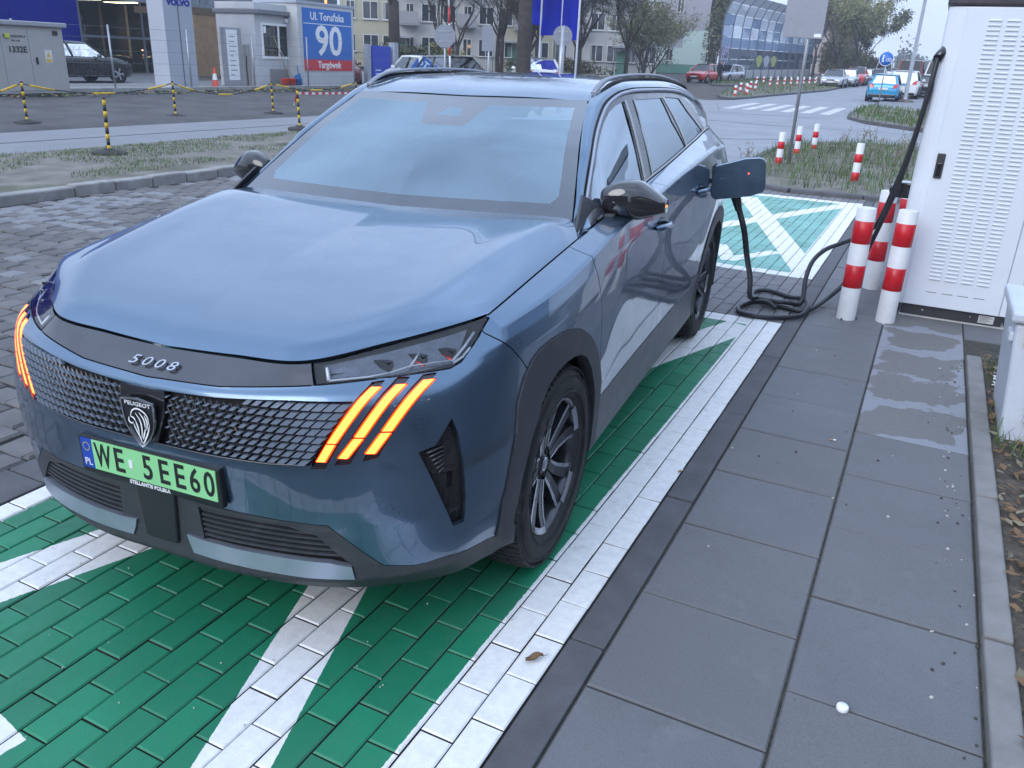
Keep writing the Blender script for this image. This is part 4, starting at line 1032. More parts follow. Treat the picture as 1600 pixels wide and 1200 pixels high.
for c in range(3):
    for k in range(-5, 22):
        y = PS*(k+.5)+(.268 if c == 1 else 0 if c == 0 else .268); x = PS*(c+.5)
        if c == 2 and y < 4.2: continue
        if c >= 1 and 5.0 < y < 5.6 and x > .6: continue
        wet = (c == 1 and 2.4 < y < 4.9) or (c == 2 and y < 4.6) or (c == 0 and 4.0 < y < 4.4 and False)
        o = link('slab', smw if wet else sm, fw); o.location = (x, y, rnd(-.003, .002)); o.rotation_euler = (rnd(-.004, .004), rnd(-.004, .004), random.choice((0, 1, 2, 3))*math.pi/2+rnd(-.003, .003))
ek = tag(bpy.data.objects.new('edging_kerb', None), kind='structure'); COL.objects.link(ek)
for k in range(-3, 5):
    y0 = -1.32+1.06*k; y1 = y0+1.05
    if y1 > 4.06: y1 = 4.03
    if y0 > 4: continue
    o = MB().bbox((-.044, (y0-y1)/2+.004, -.12), (.044, (y1-y0)/2-.004, .032)).build('kerbstone', mat('edging_concrete', (.205, .20, .195), .8, var=.2, vs=8, bmp=.3, bs=160), ek, bevel=.010, seg=3); o.location = (1.094, (y0+y1)/2, rnd(-.003, .003)); o.rotation_euler.z = rnd(-.004, .004)
# ---- grass, leaves, soil at the right edge and on the verges
GRASS = mat('grass', (.070, .130, .032), .8, var=.45, vs=2.5, world=True)
DRYG = mat('dry_grass', (.20, .175, .115), .9, var=.35, vs=2.5, world=True)
LEAF = mat('dead_leaf', (.16, .095, .05), .8, var=.55, vs=1.7, world=True)
def blades(mb, n, place, h, w, mi=0, lean=.45):
    for _ in range(n):
        p = place()
        if p is None: continue
        x, y, z = p; hh = h*rnd(.45, 1.25); a = rnd(0, 6.283); l = hh*rnd(0, lean)*1.6; dx, dy = math.cos(a), math.sin(a); ww = w*rnd(.6, 1.2)
        px, py = -dy*ww, dx*ww
        mb.v += [(x-px, y-py, z), (x+px, y+py, z), (x+dx*l*.4+px*.7, y+dy*l*.4+py*.7, z+hh*.6), (x+dx*l*.4-px*.7, y+dy*l*.4-py*.7, z+hh*.6), (x+dx*l, y+dy*l, z+hh)]
        o = len(mb.v)-5; mb.f += [(o, o+1, o+2, o+3), (o+3, o+2, o+4)]; mb.mi += [mi, mi]; mb.sm += [False, False]
def mound(name, poly, m, top, n=1):
    b = bmesh.new(); f = b.faces.new([b.verts.new((x, y, 0)) for x, y in poly]); bmesh.ops.triangulate(b, faces=[f])
    for _ in range(5 if n else 4): bmesh.ops.subdivide_edges(b, edges=[e for e in b.edges if e.calc_length() > .45], cuts=1, use_grid_fill=False); bmesh.ops.triangulate(b, faces=b.faces[:])
    bd = {v for e in b.edges if len(e.link_faces) == 1 for v in e.verts}
    for v in b.verts: v.co.z = gh(v.co.y)+(top*rnd(.5, 1.1) if v not in bd else top*.25)
    b.normal_update()
    for f in b.faces:
        if f.normal.z < 0: f.normal_flip()
        f.smooth = True
    me = bpy.data.meshes.new(name); b.to_mesh(me); b.free(); me.materials.append(m); return tag(link(name, me), kind='structure')
MULCH = mat('leafy_soil', (.070, .058, .046), .95, var=.5, vs=25, bmp=.6, bs=60, dirt=((.17, .13, .09), 38, .55, .8))
mound('planting_bed', [(1.135, -2.5), (3.6, -2.5), (3.6, 4.02), (1.135, 4.02)], MULCH, .035)
mb = MB()
def pl_bed():
    x, y = 1.15+abs(random.gauss(0, .35)), rnd(-1.0, 3.95)
    return (x, y, .02) if patchy(x, y, 1.7, .02) and x < 3.4 else None
blades(mb, 3600, pl_bed, .055, .0022, 0); blades(mb, 400, pl_bed, .20, .0022, 0, .8); blades(mb, 260, pl_bed, .14, .002, 1, 1.0)
tag(mb.build('grass', [GRASS, DRYG], recalc=False), kind='stuff')
mb = MB()
for _ in range(2600):
    x, y = rnd(1.14, 2.3), rnd(-.8, 4.0); a = rnd(0, 6.28); l = rnd(.012, .038); w = l*rnd(.25, .6); z = .03+rnd(0, .022); t = rnd(-.4, .4)
    ca, sa = math.cos(a), math.sin(a); mb.add([(x-l*ca, y-l*sa, z), (x+w*sa, y-w*ca, z+rnd(-.008, .010)), (x+l*ca, y+l*sa, z+t*l), (x-w*sa, y+w*ca, z+rnd(-.008, .012))], [(0, 1, 2, 3)], random.choice((0, 0, 0, 1)))
tag(mb.build('leaf_litter', [LEAF, DRYG], recalc=False), kind='stuff')
# left verge: sandy soil with thin grass
VERGE = mat('sandy_verge', (.17, .158, .14), .95, var=.35, vs=2.2, bmp=.6, bs=50, dirt=((.075, .085, .045), 1.0, .50, .75), world=True)
vs_ = MB(); nx, ny = 12, 90
vs_.grid([[(-12.05+3.62*i/nx+(.012*min(-9+40*j/ny, 9) if i == nx else 0)-.02, -10+40*j/ny, .02+rnd(-.02, .03)*(0 < i < nx)+.06*(i/nx)) for i in range(nx+1)] for j in range(ny+1)])
tag(vs_.build('verge', VERGE), kind='structure')
mb = MB()
def pl_v():
    x, y = rnd(-12.0, -8.7), rnd(1.5, 22)
    edge = abs(x+11.4) < .45 and y > 0
    return (x, y, .03+.02*(x+12)) if patchy(x, y, .8, .10 if not edge else -.15) or (abs(x+9.6) < .5 and y > 9 and random.random() < .8) else None
blades(mb, 26000, pl_v, .038, .005, 0, .8); blades(mb, 2500, pl_v, .05, .005, 1, .9)
tag(mb.build('grass', [GRASS, DRYG], recalc=False), kind='stuff')
ds = MB(); ds.grid([[(-25.6+(25.6+np.interp(-15+75*j/60, [-15, 11, 18, 34, 60], [-16.15, -15.35, -15.05, -14.55, -14]))*i/14, -15+75*j/60, (.01+rnd(-.03, .04) if 0 < i < 14 else (-.034 if i else .02))) for i in range(15)] for j in range(61)])
tag(ds.build('bare_strip', mat('dark_gravel_soil', (.075, .072, .074), .95, var=.4, vs=1.0, bmp=.6, bs=40, dirt=((.14, .13, .12), .6, .57, .6), world=True)), kind='structure')
mb = MB()
for _ in range(2600):
    x, y = rnd(-25.2, -23.6), rnd(8, 40)
    if random.random() > .9-.4*(x+25.2): continue
    l = rnd(.05, .12); a = rnd(0, 6.28); mb.add([(x-l*math.cos(a), y-l*math.sin(a), .06), (x+l*.5*math.sin(a), y-l*.5*math.cos(a), .09), (x+l*math.cos(a), y+l*math.sin(a), .07+rnd(0, .06)), (x-l*.5*math.sin(a), y+l*.5*math.cos(a), .07)], [(0, 1, 2, 3)], random.choice((0, 0, 1, 2)))
tag(mb.build('leaf_litter', [LEAF, DRYG, GRASS], recalc=False), kind='stuff')
# ---- grass islands
def island(poly, n, h, kw=.14, kh=.11, stones=True, dens_dry=.22, top=.10):
    base = tag(bpy.data.objects.new('island_kerb', None), kind='structure'); COL.objects.link(base)
    cx = sum(p[0] for p in poly)/len(poly); cy = sum(p[1] for p in poly)/len(poly)
    pts = resample(np.array(poly+[poly[0]]), max(12, int(len(poly)*6)))
    ln = np.linalg.norm(np.diff(pts, axis=0), axis=1).sum(); m_ = int(ln/1.0); pts = resample(np.array(poly+[poly[0]]), m_+1)
    for i in range(m_):
        p, q = pts[i], pts[i+1]; L_ = np.linalg.norm(q-p); c = (p+q)/2; a = math.atan2(q[1]-p[1], q[0]-p[0])
        o = MB().box((0, 0, 0), (L_-.01, kw, .24)).build('kerbstone', KERB, base, bevel=.02); o.location = (c[0], c[1], gh(c[1])+kh-.12-.045); o.rotation_euler = (0, 0, a)
    mound('island_soil', [tuple(p) for p in resample(np.array(poly+[poly[0]]), 40)[:-1]], VERGE, top)
    mb = MB(); xs = [p[0] for p in poly]; ys_ = [p[1] for p in poly]
    def pl():
        x, y = rnd(min(xs), max(xs)), rnd(min(ys_), max(ys_))
        return (x, y, gh(y)+top*.7) if inpoly(x, y, poly) and patchy(x, y, .9, -.32) else None
    far = min(ys_) > 25
    blades(mb, n, pl, h, .006 if not far else .02, 0, .6); blades(mb, int(n*dens_dry), pl, h*1.1, .006 if not far else .018, 1, .8)
    tag(mb.build('grass', [GRASS, DRYG], recalc=False), kind='stuff')
isl1 = [(-2.05, 11.5), (-1.5, 11.05), (-.9, 11.15), (.6, 11.2), (5, 11.4), (5, 21.6), (.3, 21.3), (-1.0, 21.3), (-2.0, 20.6), (-2.55, 19.0), (-2.6, 17.0), (-2.45, 14.0), (-2.25, 12.4)]
island(isl1, 9000, .17)
isl2 = [(-2.75, 36.5), (-2.6, 33.6), (-1.75, 31.2), (.13, 29.2), (2.5, 28.5), (6, 29), (6, 40.5), (-.2, 40.2), (-2.4, 42.5), (-2.75, 41)]
island(isl2, 3600, .20)
isl3 = [(-9.35, 43.6), (-9.0, 45.5), (-8.7, 50), (-7.9, 58), (-7.3, 65), (-7.25, 85), (-13.8, 88), (-14.5, 74), (-13.0, 62), (-11.8, 53), (-10.6, 46.0), (-9.8, 43.6)]
island(isl3, 3000, .22)
isl4 = [(-15.3, 64), (-14.2, 66), (-14.6, 100), (-17.0, 100), (-17.4, 74), (-16.2, 67)]
island(isl4, 1800, .25)
# tall dry weed stalks on the near island
WEEDL = ['tallest dry weed left of the lone bollard', 'short dry weed behind the lone bollard', 'dry weed near the farthest bollard of three', 'dry weed low by the right end of the near island', 'dry weed closest to the white cabinet', 'small dry weed right of the farthest bollard', 'tall dry weed seen beside the hanging cable', 'low dry weed left of the sign pole']
for wi_, (x, y, h_) in enumerate(((-.55, 17.5, .75), (-.35, 17.0, .55), (-.9, 19.0, .6), (.05, 14.5, .6), (.25, 14.0, .7), (-1.25, 18.4, .5), (.2, 16.5, .8), (-2.3, 13.2, .45))):
    wd = MB()
    for _ in range(5):
        a = rnd(0, 6.28); l = h_*rnd(.6, 1); s_ = rnd(.1, .35); p0 = Vector((rnd(-.05, .05), rnd(-.05, .05), 0)); p1 = p0+Vector((math.cos(a)*l*s_, math.sin(a)*l*s_, l))
        wd.tube([p0, p0.lerp(p1, .5)+Vector((0, 0, .04)), p1], [.004, .003, .002], 4)
        for _ in range(6):
            q = p0.lerp(p1, rnd(.55, 1)); e = Vector((rnd(-.06, .06), rnd(-.06, .06), rnd(0, .07))); wd.tube([q, q+e], [.002, .006], 4)
    o = wd.build('dry_weed', DRYG); o.location = (x, y, .06); tag(o, WEEDL[wi_], 'weed', 'dry weeds on the near grass island')
# ---- zebra crossing and road wear
ZW = mat('road_marking_white', (.55, .55, .56), .7, var=.18, vs=2, bmp=.1, dirt=((.26, .26, .27), 1.6, .52, .8), world=True)
for i in range(6):
    x = -7.9+.80*i
    zb = MB(); zb.add([(x, 35.4, gh(35.4)-.040), (x+.42, 35.4, gh(35.4)-.040), (x+.46, 41.6, gh(41.6)-.040), (x+.04, 41.6, gh(41.6)-.040)], [(0, 1, 2, 3)]); tag(zb.build('crossing_stripe', ZW), kind='structure')
ck = MB(); TAR = mat('tar_joint', (.060, .058, .058), .8, var=.3, vs=3)
for pts in ([(-8.5, 28.5), (-6.7, 27.8), (-4, 27.2), (-1, 27.6), (2, 26.5)], [(-7.5, 21.0), (-4.6, 20.6), (-2.8, 22), (0, 21.9)], [(-8, 33.2), (-6, 32.5), (-3, 32.8)], [(-9, 39), (-8.2, 36), (-7.6, 33.6)]):
    pp = cr(np.array(pts), 24)
    for i in range(23):
        w = rnd(.02, .06); (x0, y0), (x1, y1) = pp[i], pp[i+1]
        ck.add([(x0, y0-w, gh(y0-w)-.041), (x1, y1-w, gh(y1-w)-.041), (x1, y1+w, gh(y1+w)-.041), (x0, y0+w, gh(y0+w)-.041)], [(0, 1, 2, 3)])
tag(ck.build('road_joint', TAR), kind='structure')
# ================================================================== CHARGING POST, BOLLARDS, CABLES
POWDER = mat('white_powder_coat', (.67, .71, .77), .42, var=.05, vs=2, bmp=.05, bs=900, coat=.15, dirt=((.52, .52, .52), 3.5, .62, .35))
DARKM = mat('dark_grey_metal', (.035, .036, .042), .5, var=.15)
ch_ = thing('charging_station', 'tall white fast-charging cabinet with four columns of louvres on its door', 'charger', (.93, 5.22, 0))
def bx(lo, hi, name, m, par=None, bevel=.004, seg=2, org=(.93, 5.22, 0)):
    return MB().bbox([a-b for a, b in zip(lo, org)], [a-b for a, b in zip(hi, org)]).build(name, m, par or ch_, bevel=bevel, seg=seg)
cbv = MB(); x0, x1, y0, y1 = .50-.93, 1.36-.93, 4.862-5.22, 5.62-5.22; r_c = .115
def rounded(x0, x1, y0, y1, r, n=7):
    out = []
    for cx, cy, a0 in ((x1-r, y1-r, 0), (x0+r, y1-r, 90), (x0+r, y0+r*.55, 180), (x1-r, y0+r*.55, 270)):
        for k in range(n):
            a = R(a0+90*k/(n-1)); out.append((cx+r*math.cos(a), cy+(r if a0 < 180 else r*.55)*math.sin(a)))
    return out
cbv.prism(rounded(x0, x1, y0, y1, r_c), .088, 2.125)
bd_ = cbv.build('cabinet', POWDER, ch_, bevel=.006)
tp = MB(); tp.prism(rounded(x0-.012, x1+.012, y0-.014, y1+.012, r_c), 2.131, 2.30); tp.build('top_cap', mat('dark_maroon_cap', (.045, .038, .048), .35, coat=.3), ch_, bevel=.012)
bx((.612, 4.874, .010), (1.285, 5.58, .086), 'plinth', DARKM)
bx((.605, 4.858, -.004), (1.31, 5.6, .009), 'grout_foot', mat('pale_grout', (.42, .41, .39), .9, bmp=.3))
bx((.617, 4.846, .094), (1.252, 4.8605, 2.118), 'door', POWDER, None, .003)
dr = [o for o in ch_.children if o.name.startswith('door')][0]
bx((1.258, 4.848, .094), (1.355, 4.8612, 2.118), 'side_panel', POWDER, None, .003)
lv = MB(); lv.add([(-.0375, 0, 0), (.0375, 0, 0), (.0375, -.010, -.0075), (-.0375, -.010, -.0075), (.0375, -.008, -.0125), (-.0375, -.008, -.0125), (.0375, 0, -.0135), (-.0375, 0, -.0135)], [(0, 3, 2, 1), (3, 5, 4, 2), (5, 7, 6, 4), (0, 7, 5, 3), (1, 2, 4, 6)])
lm = lv.mesh('louvre', POWDER)
for cx in (.792, .899, 1.004, 1.109):
    for k in range(61):
        o = link('louvre', lm, dr); o.location = (cx-.93, 4.846-5.22-.0003, .309+k*.0290)
sl = MB()
for cx in (.79, .896, 1.0, 1.105): sl.bbox((cx-.036-.93, 4.8452-5.22, .199), (cx+.036-.93, 4.848-5.22, .203))
tag(sl.build('vent_slots', DARKM, dr), kind='stuff')
h_ = bx((.630, 4.832, 1.015), (.682, 4.847, 1.185), 'handle', DARKM, dr, .006)
bx((.642, 4.826, 1.03), (.670, 4.833, 1.12), 'handle_lever', GLOSSBLK, h_, .004)
lb = MB(); lb.bbox((1.135-.93, 4.871-5.22, .022), (1.235-.93, 4.8735-5.22, .078)); lab_ = lb.build('rating_label', mat('label_grey', (.55, .55, .55), .5), ch_)
lt_ = MB()
for k, w in enumerate((.07, .085, .06, .08, .05)): lt_.bbox((1.142-.93, 4.8703-5.22, .068-k*.0095), (1.142-.93+w, 4.8708-5.22, .071-k*.0095))
tag(lt_.build('label_print', INK, lab_), kind='stuff')
for x in (.76, 1.08): MB().cyl((x-.93, 4.8735-5.22, .055), (x-.93, 4.870-5.22, .055), .006, n=8).build('screw', CHROME, ch_)
ho = MB(); ho.bbox((.385-.93, 5.20-5.22, .81), (.505-.93, 5.38-5.22, .925)); ho.cyl((.40-.93, 5.16-5.22, .865), (.40-.93, 5.30-5.22, .875), .045, .05, n=14); ho.build('plug_holster', GLOSSBLK, ch_, bevel=.012)
co = MB(); co.cyl((.495-.93, 4.86-5.22, 1.80), (.53-.93, 4.92-5.22, 1.86), .030, .034, n=14); co.cyl((.49-.93, 4.95-5.22, 1.78), (.53-.93, 5.0-5.22, 1.85), .030, .034, n=14); co.build('cable_outlet', GLOSSBLK, ch_)
CABLE = mat('cable_rubber', (.020, .021, .026), .45, var=.2, vs=30)
def cable(pts, r, label):
    t = thing('charging_cable', label, 'cable', pts[0], 0, 'charging cables of the station')
    pp = cr(np.array(pts), len(pts)*9); o0 = Vector(pts[0]); m = MB(); m.tube([Vector(p)-o0 for p in pp], r, 12); m.build('cable', CABLE, t); return t, o0
c1 = [(-.390, 3.13, 1.0), (-.380, 3.13, .966), (-.348, 3.13, .895), (-.308, 3.14, .785), (-.297, 3.28, .614), (-.320, 3.65, .391), (-.395, 4.20, .13), (-.40, 4.55, .035), (-.275, 4.473, .022), (-.125, 4.431, .020), (-.041, 4.428, .020), (.024, 4.512, .030), (.110, 4.80, .075), (.200, 4.90, .190), (.280, 5.0, .375), (.357, 4.95, .663), (.420, 4.90, .957), (.460, 4.86, 1.255), (.488, 4.84, 1.599), (.498, 4.865, 1.805)]
t, o0 = cable(c1, .0175, 'black charging cable plugged into the car and climbing to the white cabinet')
pg = MB(); pg.tube([Vector(p)-o0 for p in ((-.46, 3.12, 1.05), (-.40, 3.128, 1.03), (-.384, 3.13, .985), (-.355, 3.132, .905))], [.036, .034, .030, .020], 14); pg.build('plug', GLOSSBLK, t)
c2 = [(.500, 4.95, 1.798), (.484, 4.90, 1.513), (.441, 5.0, 1.154), (.385, 5.10, .861), (.314, 5.25, .588), (.212, 5.30, .476), (.088, 5.20, .415), (-.010, 5.05, .377), (-.074, 4.90, .304), (-.087, 4.75, .200), (-.073, 4.65, .08), (-.085, 4.585, .028), (-.150, 4.47, .055), (-.269, 4.435, .060), (-.431, 4.604, .028), (-.467, 4.785, .022), (-.375, 4.895, .020), (-.184, 4.798, .020), (-.065, 4.66, .055), (-.005, 4.43, .055), (-.037, 4.29, .020), (-.190, 4.133, .020), (-.372, 4.085, .020), (-.470, 4.215, .020), (-.429, 4.408, .022), (-.300, 4.40, .055), (-.22, 4.385, .02)]
cable(c2, .0175, 'spare black cable arching over and coiled on the grey blocks beside the bollards')
# bollards
BW = mat('bollard_white', (.68, .69, .70), .5, var=.07, vs=12, dirt=((.40, .39, .37), 9, .60, .45))
BR = mat('bollard_red', (.56, .012, .022), .38, var=.12, vs=12, dirt=((.25, .03, .03), 12, .64, .4))
def bollard(label, group, h=.81, r=.066, n=28, bands=((.24, .405), (.56, .72))):
    t = thing('bollard', label, 'bollard', (0, 0, 0), 0, group)
    m = MB(); m.lathe([(r, -.05), (r, h-.006), (r-.006, h)], n); m.add([((r-.006)*math.cos(2*math.pi*k/n), (r-.006)*math.sin(2*math.pi*k/n), h) for k in range(n)], [tuple(range(n))]); m.build('post', BW, t)
    for a, b in bands:
        m = MB(); m.lathe([(r, a), (r+.0014, a+.001), (r+.0014, b-.001), (r, b)], n); m.build('red_band', BR, t)
    return t
G1 = 'red and white bollards guarding the charging cabinet'
for (x, y), l in (((.263, 4.498), 'red and white bollard nearest the coiled cable'), ((.526, 4.580), 'red and white bollard standing against the left corner of the cabinet'), ((.352, 5.592), 'red and white bollard half hidden behind the cable bollard'), ((.50, 5.95), 'red and white bollard mostly hidden behind the cabinet')):
    b_ = bollard(l, G1); b_.location = (x, y, 0); b_.rotation_euler = (rnd(-.01, .01), rnd(-.01, .01), rnd(0, 6))
bs = MB()
for a in (.3, 2.4, 4.4): bs.cyl((.263+.075*math.cos(a), 4.498+.075*math.sin(a), -.01), (.263+.075*math.cos(a), 4.498+.075*math.sin(a), .012), .008, n=6)
tag(bs.build('anchor_bolts', DARKM), 'rusty anchor bolts around the foot of the cable bollard', 'bolt')
G2 = 'red and white bollards on the near grass island'
b0 = bollard('red and white bollard beside the tall sign pole', G2, .66, .058, 16, ((.08, .22), (.37, .50))); b0.location = (-1.928, 14.365, -.03)
for (x, y, z), l in (((-1.936, 16.522, -.03), 'middle red and white bollard of the three near the sign pole'), ((-1.819, 18.218, -.05), 'farthest red and white bollard of the three near the sign pole'), ((-.434, 12.531, .01), 'lone red and white bollard in the grass in front of the cabinet')):
    c = copy_tree(b0); c.location = (x, y, z); c['label'] = l
G3 = 'short red and white bollards beyond the crossing'
bf = bollard('', G3, .62, .08, 10, ((.05, .20), (.36, .50)))
far = [(-9.63, 45.6), (-10.57, 51.3), (-10.12, 50.8), (-11.02, 56.5), (-10.58, 55.8), (-9.55, 48.3)]
names = ['nearest to the zebra crossing', 'second behind the crossing', 'beside the crossing corner', 'rear of the corner five', 'by the kerb end of the corner five', 'between the crossing corner and the kerb']
row = [(-13.6+.34*i+rnd(-.05, .05), 71.5+1.35*i) for i in range(14)]+[(-11.5+.24*i, 66.0+1.7*i) for i in range(12)]
for i, (x, y) in enumerate(far+row):
    c = bf if i == 0 else copy_tree(bf); c.location = (x, y, gh(y)); c['label'] = ('short red and white bollard %s' % names[i]) if i < len(far) else 'short red and white bollard in the long row along the far kerb'
# ------------------------------------------------------------------ signs
GALV = mat('galvanised_steel', (.36, .38, .41), .45, metal=.6, var=.15, vs=6)
SGREY = mat('sign_back_grey', (.25, .27, .31), .5, metal=.3, var=.08)
def pole_sign(name, label, x, y, h, r=.03):
    t = thing(name, label, 'sign', (x, y, gh(y))); MB().cyl((0, 0, -.1), (0, 0, h), r, n=12).build('pole', GALV, t); return t
t = pole_sign('road_sign', 'large grey sign seen from behind on a pole in the near grass island', -1.775, 14.514, 3.9, .031)
m = MB(); m.prism([(-.44, 2.235), (.245, 2.215), (.245, 3.75), (-.44, 3.75)], -.052, -.034, 'Y'); m.build('sign_back', SGREY, t, bevel=.006)
m = MB(); m.bbox((.10, -.0545, 2.245), (.215, -.0525, 2.30)); m.build('sticker', WHITE, t)
for z in (2.5, 3.3): MB().bbox((-.40, -.05, z), (.2, -.030, z+.04)).build('bracket', GALV, t)
t = pole_sign('footway_sign', 'round blue sign with white walker and cycle figures before the parked cars', -2.24, 43.4, 2.55, .03)
BLUE = mat('sign_blue', (.012, .13, .50), .35, var=.05)
m = MB(); m.lathe([(0, -.045), (.325, -.045), (.325, -.03), (0, -.03)], 32, c=(-.03, 0, 2.19), axis='Y'); dsc = m.build('sign_face', BLUE, t)
m = MB(); P0 = Vector((-.03, -.047, 2.19))
m.lathe([(.300, -.0475), (.320, -.0475)], 32, c=(-.03, 0, 2.19), axis='Y')
m.cyl(P0+Vector((-.13, 0, .14)), P0+Vector((-.13, -.003, .14)), .035, n=10); m.tube([P0+Vector(p) for p in ((-.13, 0, .10), (-.13, 0, -.03), (-.17, 0, -.16))], .028, 5); m.tube([P0+Vector(p) for p in ((-.13, 0, -.03), (-.08, 0, -.16))], .022, 5); m.tube([P0+Vector(p) for p in ((-.13, 0, .07), (-.20, 0, -.02))], .016, 5)
for cx in (.06, .21): m.tube([P0+Vector((cx+.06*math.cos(a), 0, -.06+.06*math.sin(a))) for a in np.linspace(0, 6.283, 14)], .012, 4)
m.tube([P0+Vector(p) for p in ((.06, 0, -.06), (.11, 0, .04), (.19, 0, .04), (.21, 0, -.06))], .012, 4)
m.build('symbols', WHITE, t)
def lamp(x, y, h, label, arm=1.6, r=.09, grp=None):
    t = thing('street_lamp', label, 'street lamp', (x, y, gh(y)), 0, grp)
    m = MB(); m.tube([(0, 0, 0), (0, 0, .25), (0, 0, .26), (0, 0, h)], [r*1.15, r*1.15, r*.85, r*.5], 12); m.build('post', GALV, t)
    m = MB(); m.tube([(0, 0, h-.02), (-.15, 0, h+.25), (-arm, 0, h+.42)], .035, 8); m.build('arm', GALV, t)
    m = MB(); m.box((-arm-.3, 0, h+.43), (.75, .28, .12)); m.build('lantern', SGREY, t, bevel=.04); return t
lamp(-1.41, 51.4, 10, 'tall tilted grey lamp post beside the blue hatchback', r=.13)
MB().lathe([(.5, .0), (.42, .10), (.14, .16)], 14).build('lamp_mound', SOIL).location = (-1.41, 51.4, gh(51.4)+.02)
tag(bpy.data.objects['lamp_mound'], 'dark heap of earth round the foot of the lamp post', 'mound')
for i, (x, y) in enumerate(((2.6, 150), (1.5, 175), (.8, 205), (-.2, 240), (-.8, 280))):
    lamp(x, y, 11, 'distant street lamp of the row running along the noise wall', arm=2.2, r=.10, grp='distant street lamps')
# ------------------------------------------------------------------ right edge: grey utility cabinet, small litter
UT = mat('grey_white_plastic', (.52, .56, .62), .42, var=.06, vs=5, dirt=((.36, .37, .38), 7, .6, .4))
t = thing('utility_cabinet', 'pale plastic utility box standing in the planting bed at the right edge', 'utility box', (1.5, 2.9, 0))
m = MB(); V_ = [(-.325, -.29, 0), (.45, -.29, 0), (.45, .35, 0), (-.325, .35, 0), (-.385, -.26, .60), (.45, -.26, .60), (.45, .35, .60), (-.385, .35, .60)]
m.add(V_, [(3, 2, 1, 0), (4, 5, 6, 7), (0, 1, 5, 4), (1, 2, 6, 5), (2, 3, 7, 6), (3, 0, 4, 7)]); m.build('body', UT, t, bevel=.02, seg=3)
m = MB(); m.bbox((-.41, -.285, .605), (.47, .37, .66)); m.build('lid', UT, t, bevel=.015)
m = MB(); m.bbox((-.395, -.23, .50), (-.36, -.10, .545)); m.build('latch', UT, t, bevel=.008)
m = MB(); m.bbox((-.25, -.312, .13), (-.235, -.28, .38)); m.build('rib', UT, t, bevel=.005)
m = MB(); m.bbox((-.10, -.2885, .03), (.40, -.272, .56)); m.build('door', UT, t, bevel=.01)
m = MB(); m.bbox((-.33, -.2835, .50), (-.305, -.264, .58)); m.build('sticker', mat('yellow_sticker', (.65, .45, .08), .5), t)
cp = MB(); cp.lathe([(0, .0), (.0165, .0), (.0172, .003), (.0165, .012), (.0145, .0145), (0, .0145)], 24); o = tag(cp.build('bottle_cap', mat('cap_white', (.78, .80, .82), .35, var=.03)), 'small white bottle cap lying on the near paving slab', 'bottle cap'); o.location = (.682, .262, .001)
lf = MB(); lf.grid([[(x, y*(1-.9*abs(x/.03)**1.5), .006+.010*abs(y/.014)+.004*math.sin(x*120)) for y in np.linspace(-.014, .014, 5)] for x in np.linspace(-.03, .03, 9)]); lf.tube([(.03, 0, .006), (.048, .002, .004)], .001, 4)
o = tag(lf.build('fallen_leaf', LEAF), 'curled brown leaf lying on a white paving block', 'leaf'); o.location = (-.170, .016, .002); o.rotation_euler.z = .9
for (x, y, a, l) in ((.44, 2.17, .3, 'cigarette end on the slab joint beside the damp patch'), (-.125, 1.455, 1.2, 'cigarette end at the chipped edge of the white line')):
    cg = MB(); cg.cyl((-.016, 0, .004), (.0, 0, .004), .004, n=8, mi=0); cg.cyl((0, 0, .004), (.014, 0, .004), .004, n=8, mi=1)
    o = tag(cg.build('cigarette_end', [mat('filter_orange', (.45, .25, .10), .7), WHITE]), l, 'cigarette end', 'cigarette ends'); o.location = (x, y, .001); o.rotation_euler.z = a
pb = MB()
for _ in range(120):
    x, y = rnd(0.02, 1.04), rnd(-.6, 3.8); x = x if random.random() < .35 else rnd(.90, 1.04)
    s_ = rnd(.002, .006); pb.box((x, y, s_*.4), (s_*2, s_*1.6, s_), rnd(0, 3), random.choice((0, 0, 1)), taper=.6)
for _ in range(60):
    x, y = rnd(-2.2, -.13), rnd(-1.2, .3); s_ = rnd(.0015, .003); pb.box((x, y, s_*.4+.002), (s_*2, s_*1.6, s_), rnd(0, 3), 1, taper=.6)
tag(pb.build('grit', [mat('dark_grit', (.06, .055, .05), .9), mat('pale_grit', (.5, .48, .45), .8)], recalc=False), kind='stuff')
wp_ = MB()
for _ in range(14):
    a = rnd(0, 6.28); x, y = rnd(-.02, .05), rnd(-.09, .07); wp_.box((x, y, rnd(.01, .035)), (rnd(.03, .06), rnd(.02, .05), .004), a, 0, rnd(-.5, .5))
o = tag(wp_.build('paper_scrap', WHITE), 'crumpled white paper scraps in the leaves beside the utility box', 'paper scrap'); o.location = (1.20, 3.42, .04)
# ================================================================== OTHER CARS
CARGLASS = glassm('car_window_glass', (.12, .13, .14), 1.8, .02, .30, (.010, .012, .014))
HEADL = mat('headlamp_clear', (.62, .66, .70), .12, metal=.4, coat=1)
TAILR = mat('tail_lamp_red', (.50, .012, .015), .2, coat=1)
PLATEW = mat('plate_white', (.62, .62, .60), .5)
ALLOY = mat('silver_alloy', (.50, .52, .55), .3, metal=.7)
def paint(name, c, metal=.3): return mat(name, c, .28, metal=metal, coat=1.0, var=.05)
CARM = {'black': paint('black_paint', (.012, .013, .016)), 'white': paint('white_paint', (.68, .69, .70), 0), 'silver': paint('silver_paint', (.40, .42, .46), .6), 'blue': paint('turquoise_paint', (.012, .26, .48), .2), 'red': paint('red_paint', (.50, .025, .020), .1),
        'grey': paint('grey_paint', (.10, .11, .13), .4), 'maroon': paint('maroon_paint', (.16, .012, .02), .2), 'green': paint('grey_green_paint', (.22, .25, .22), .3)}
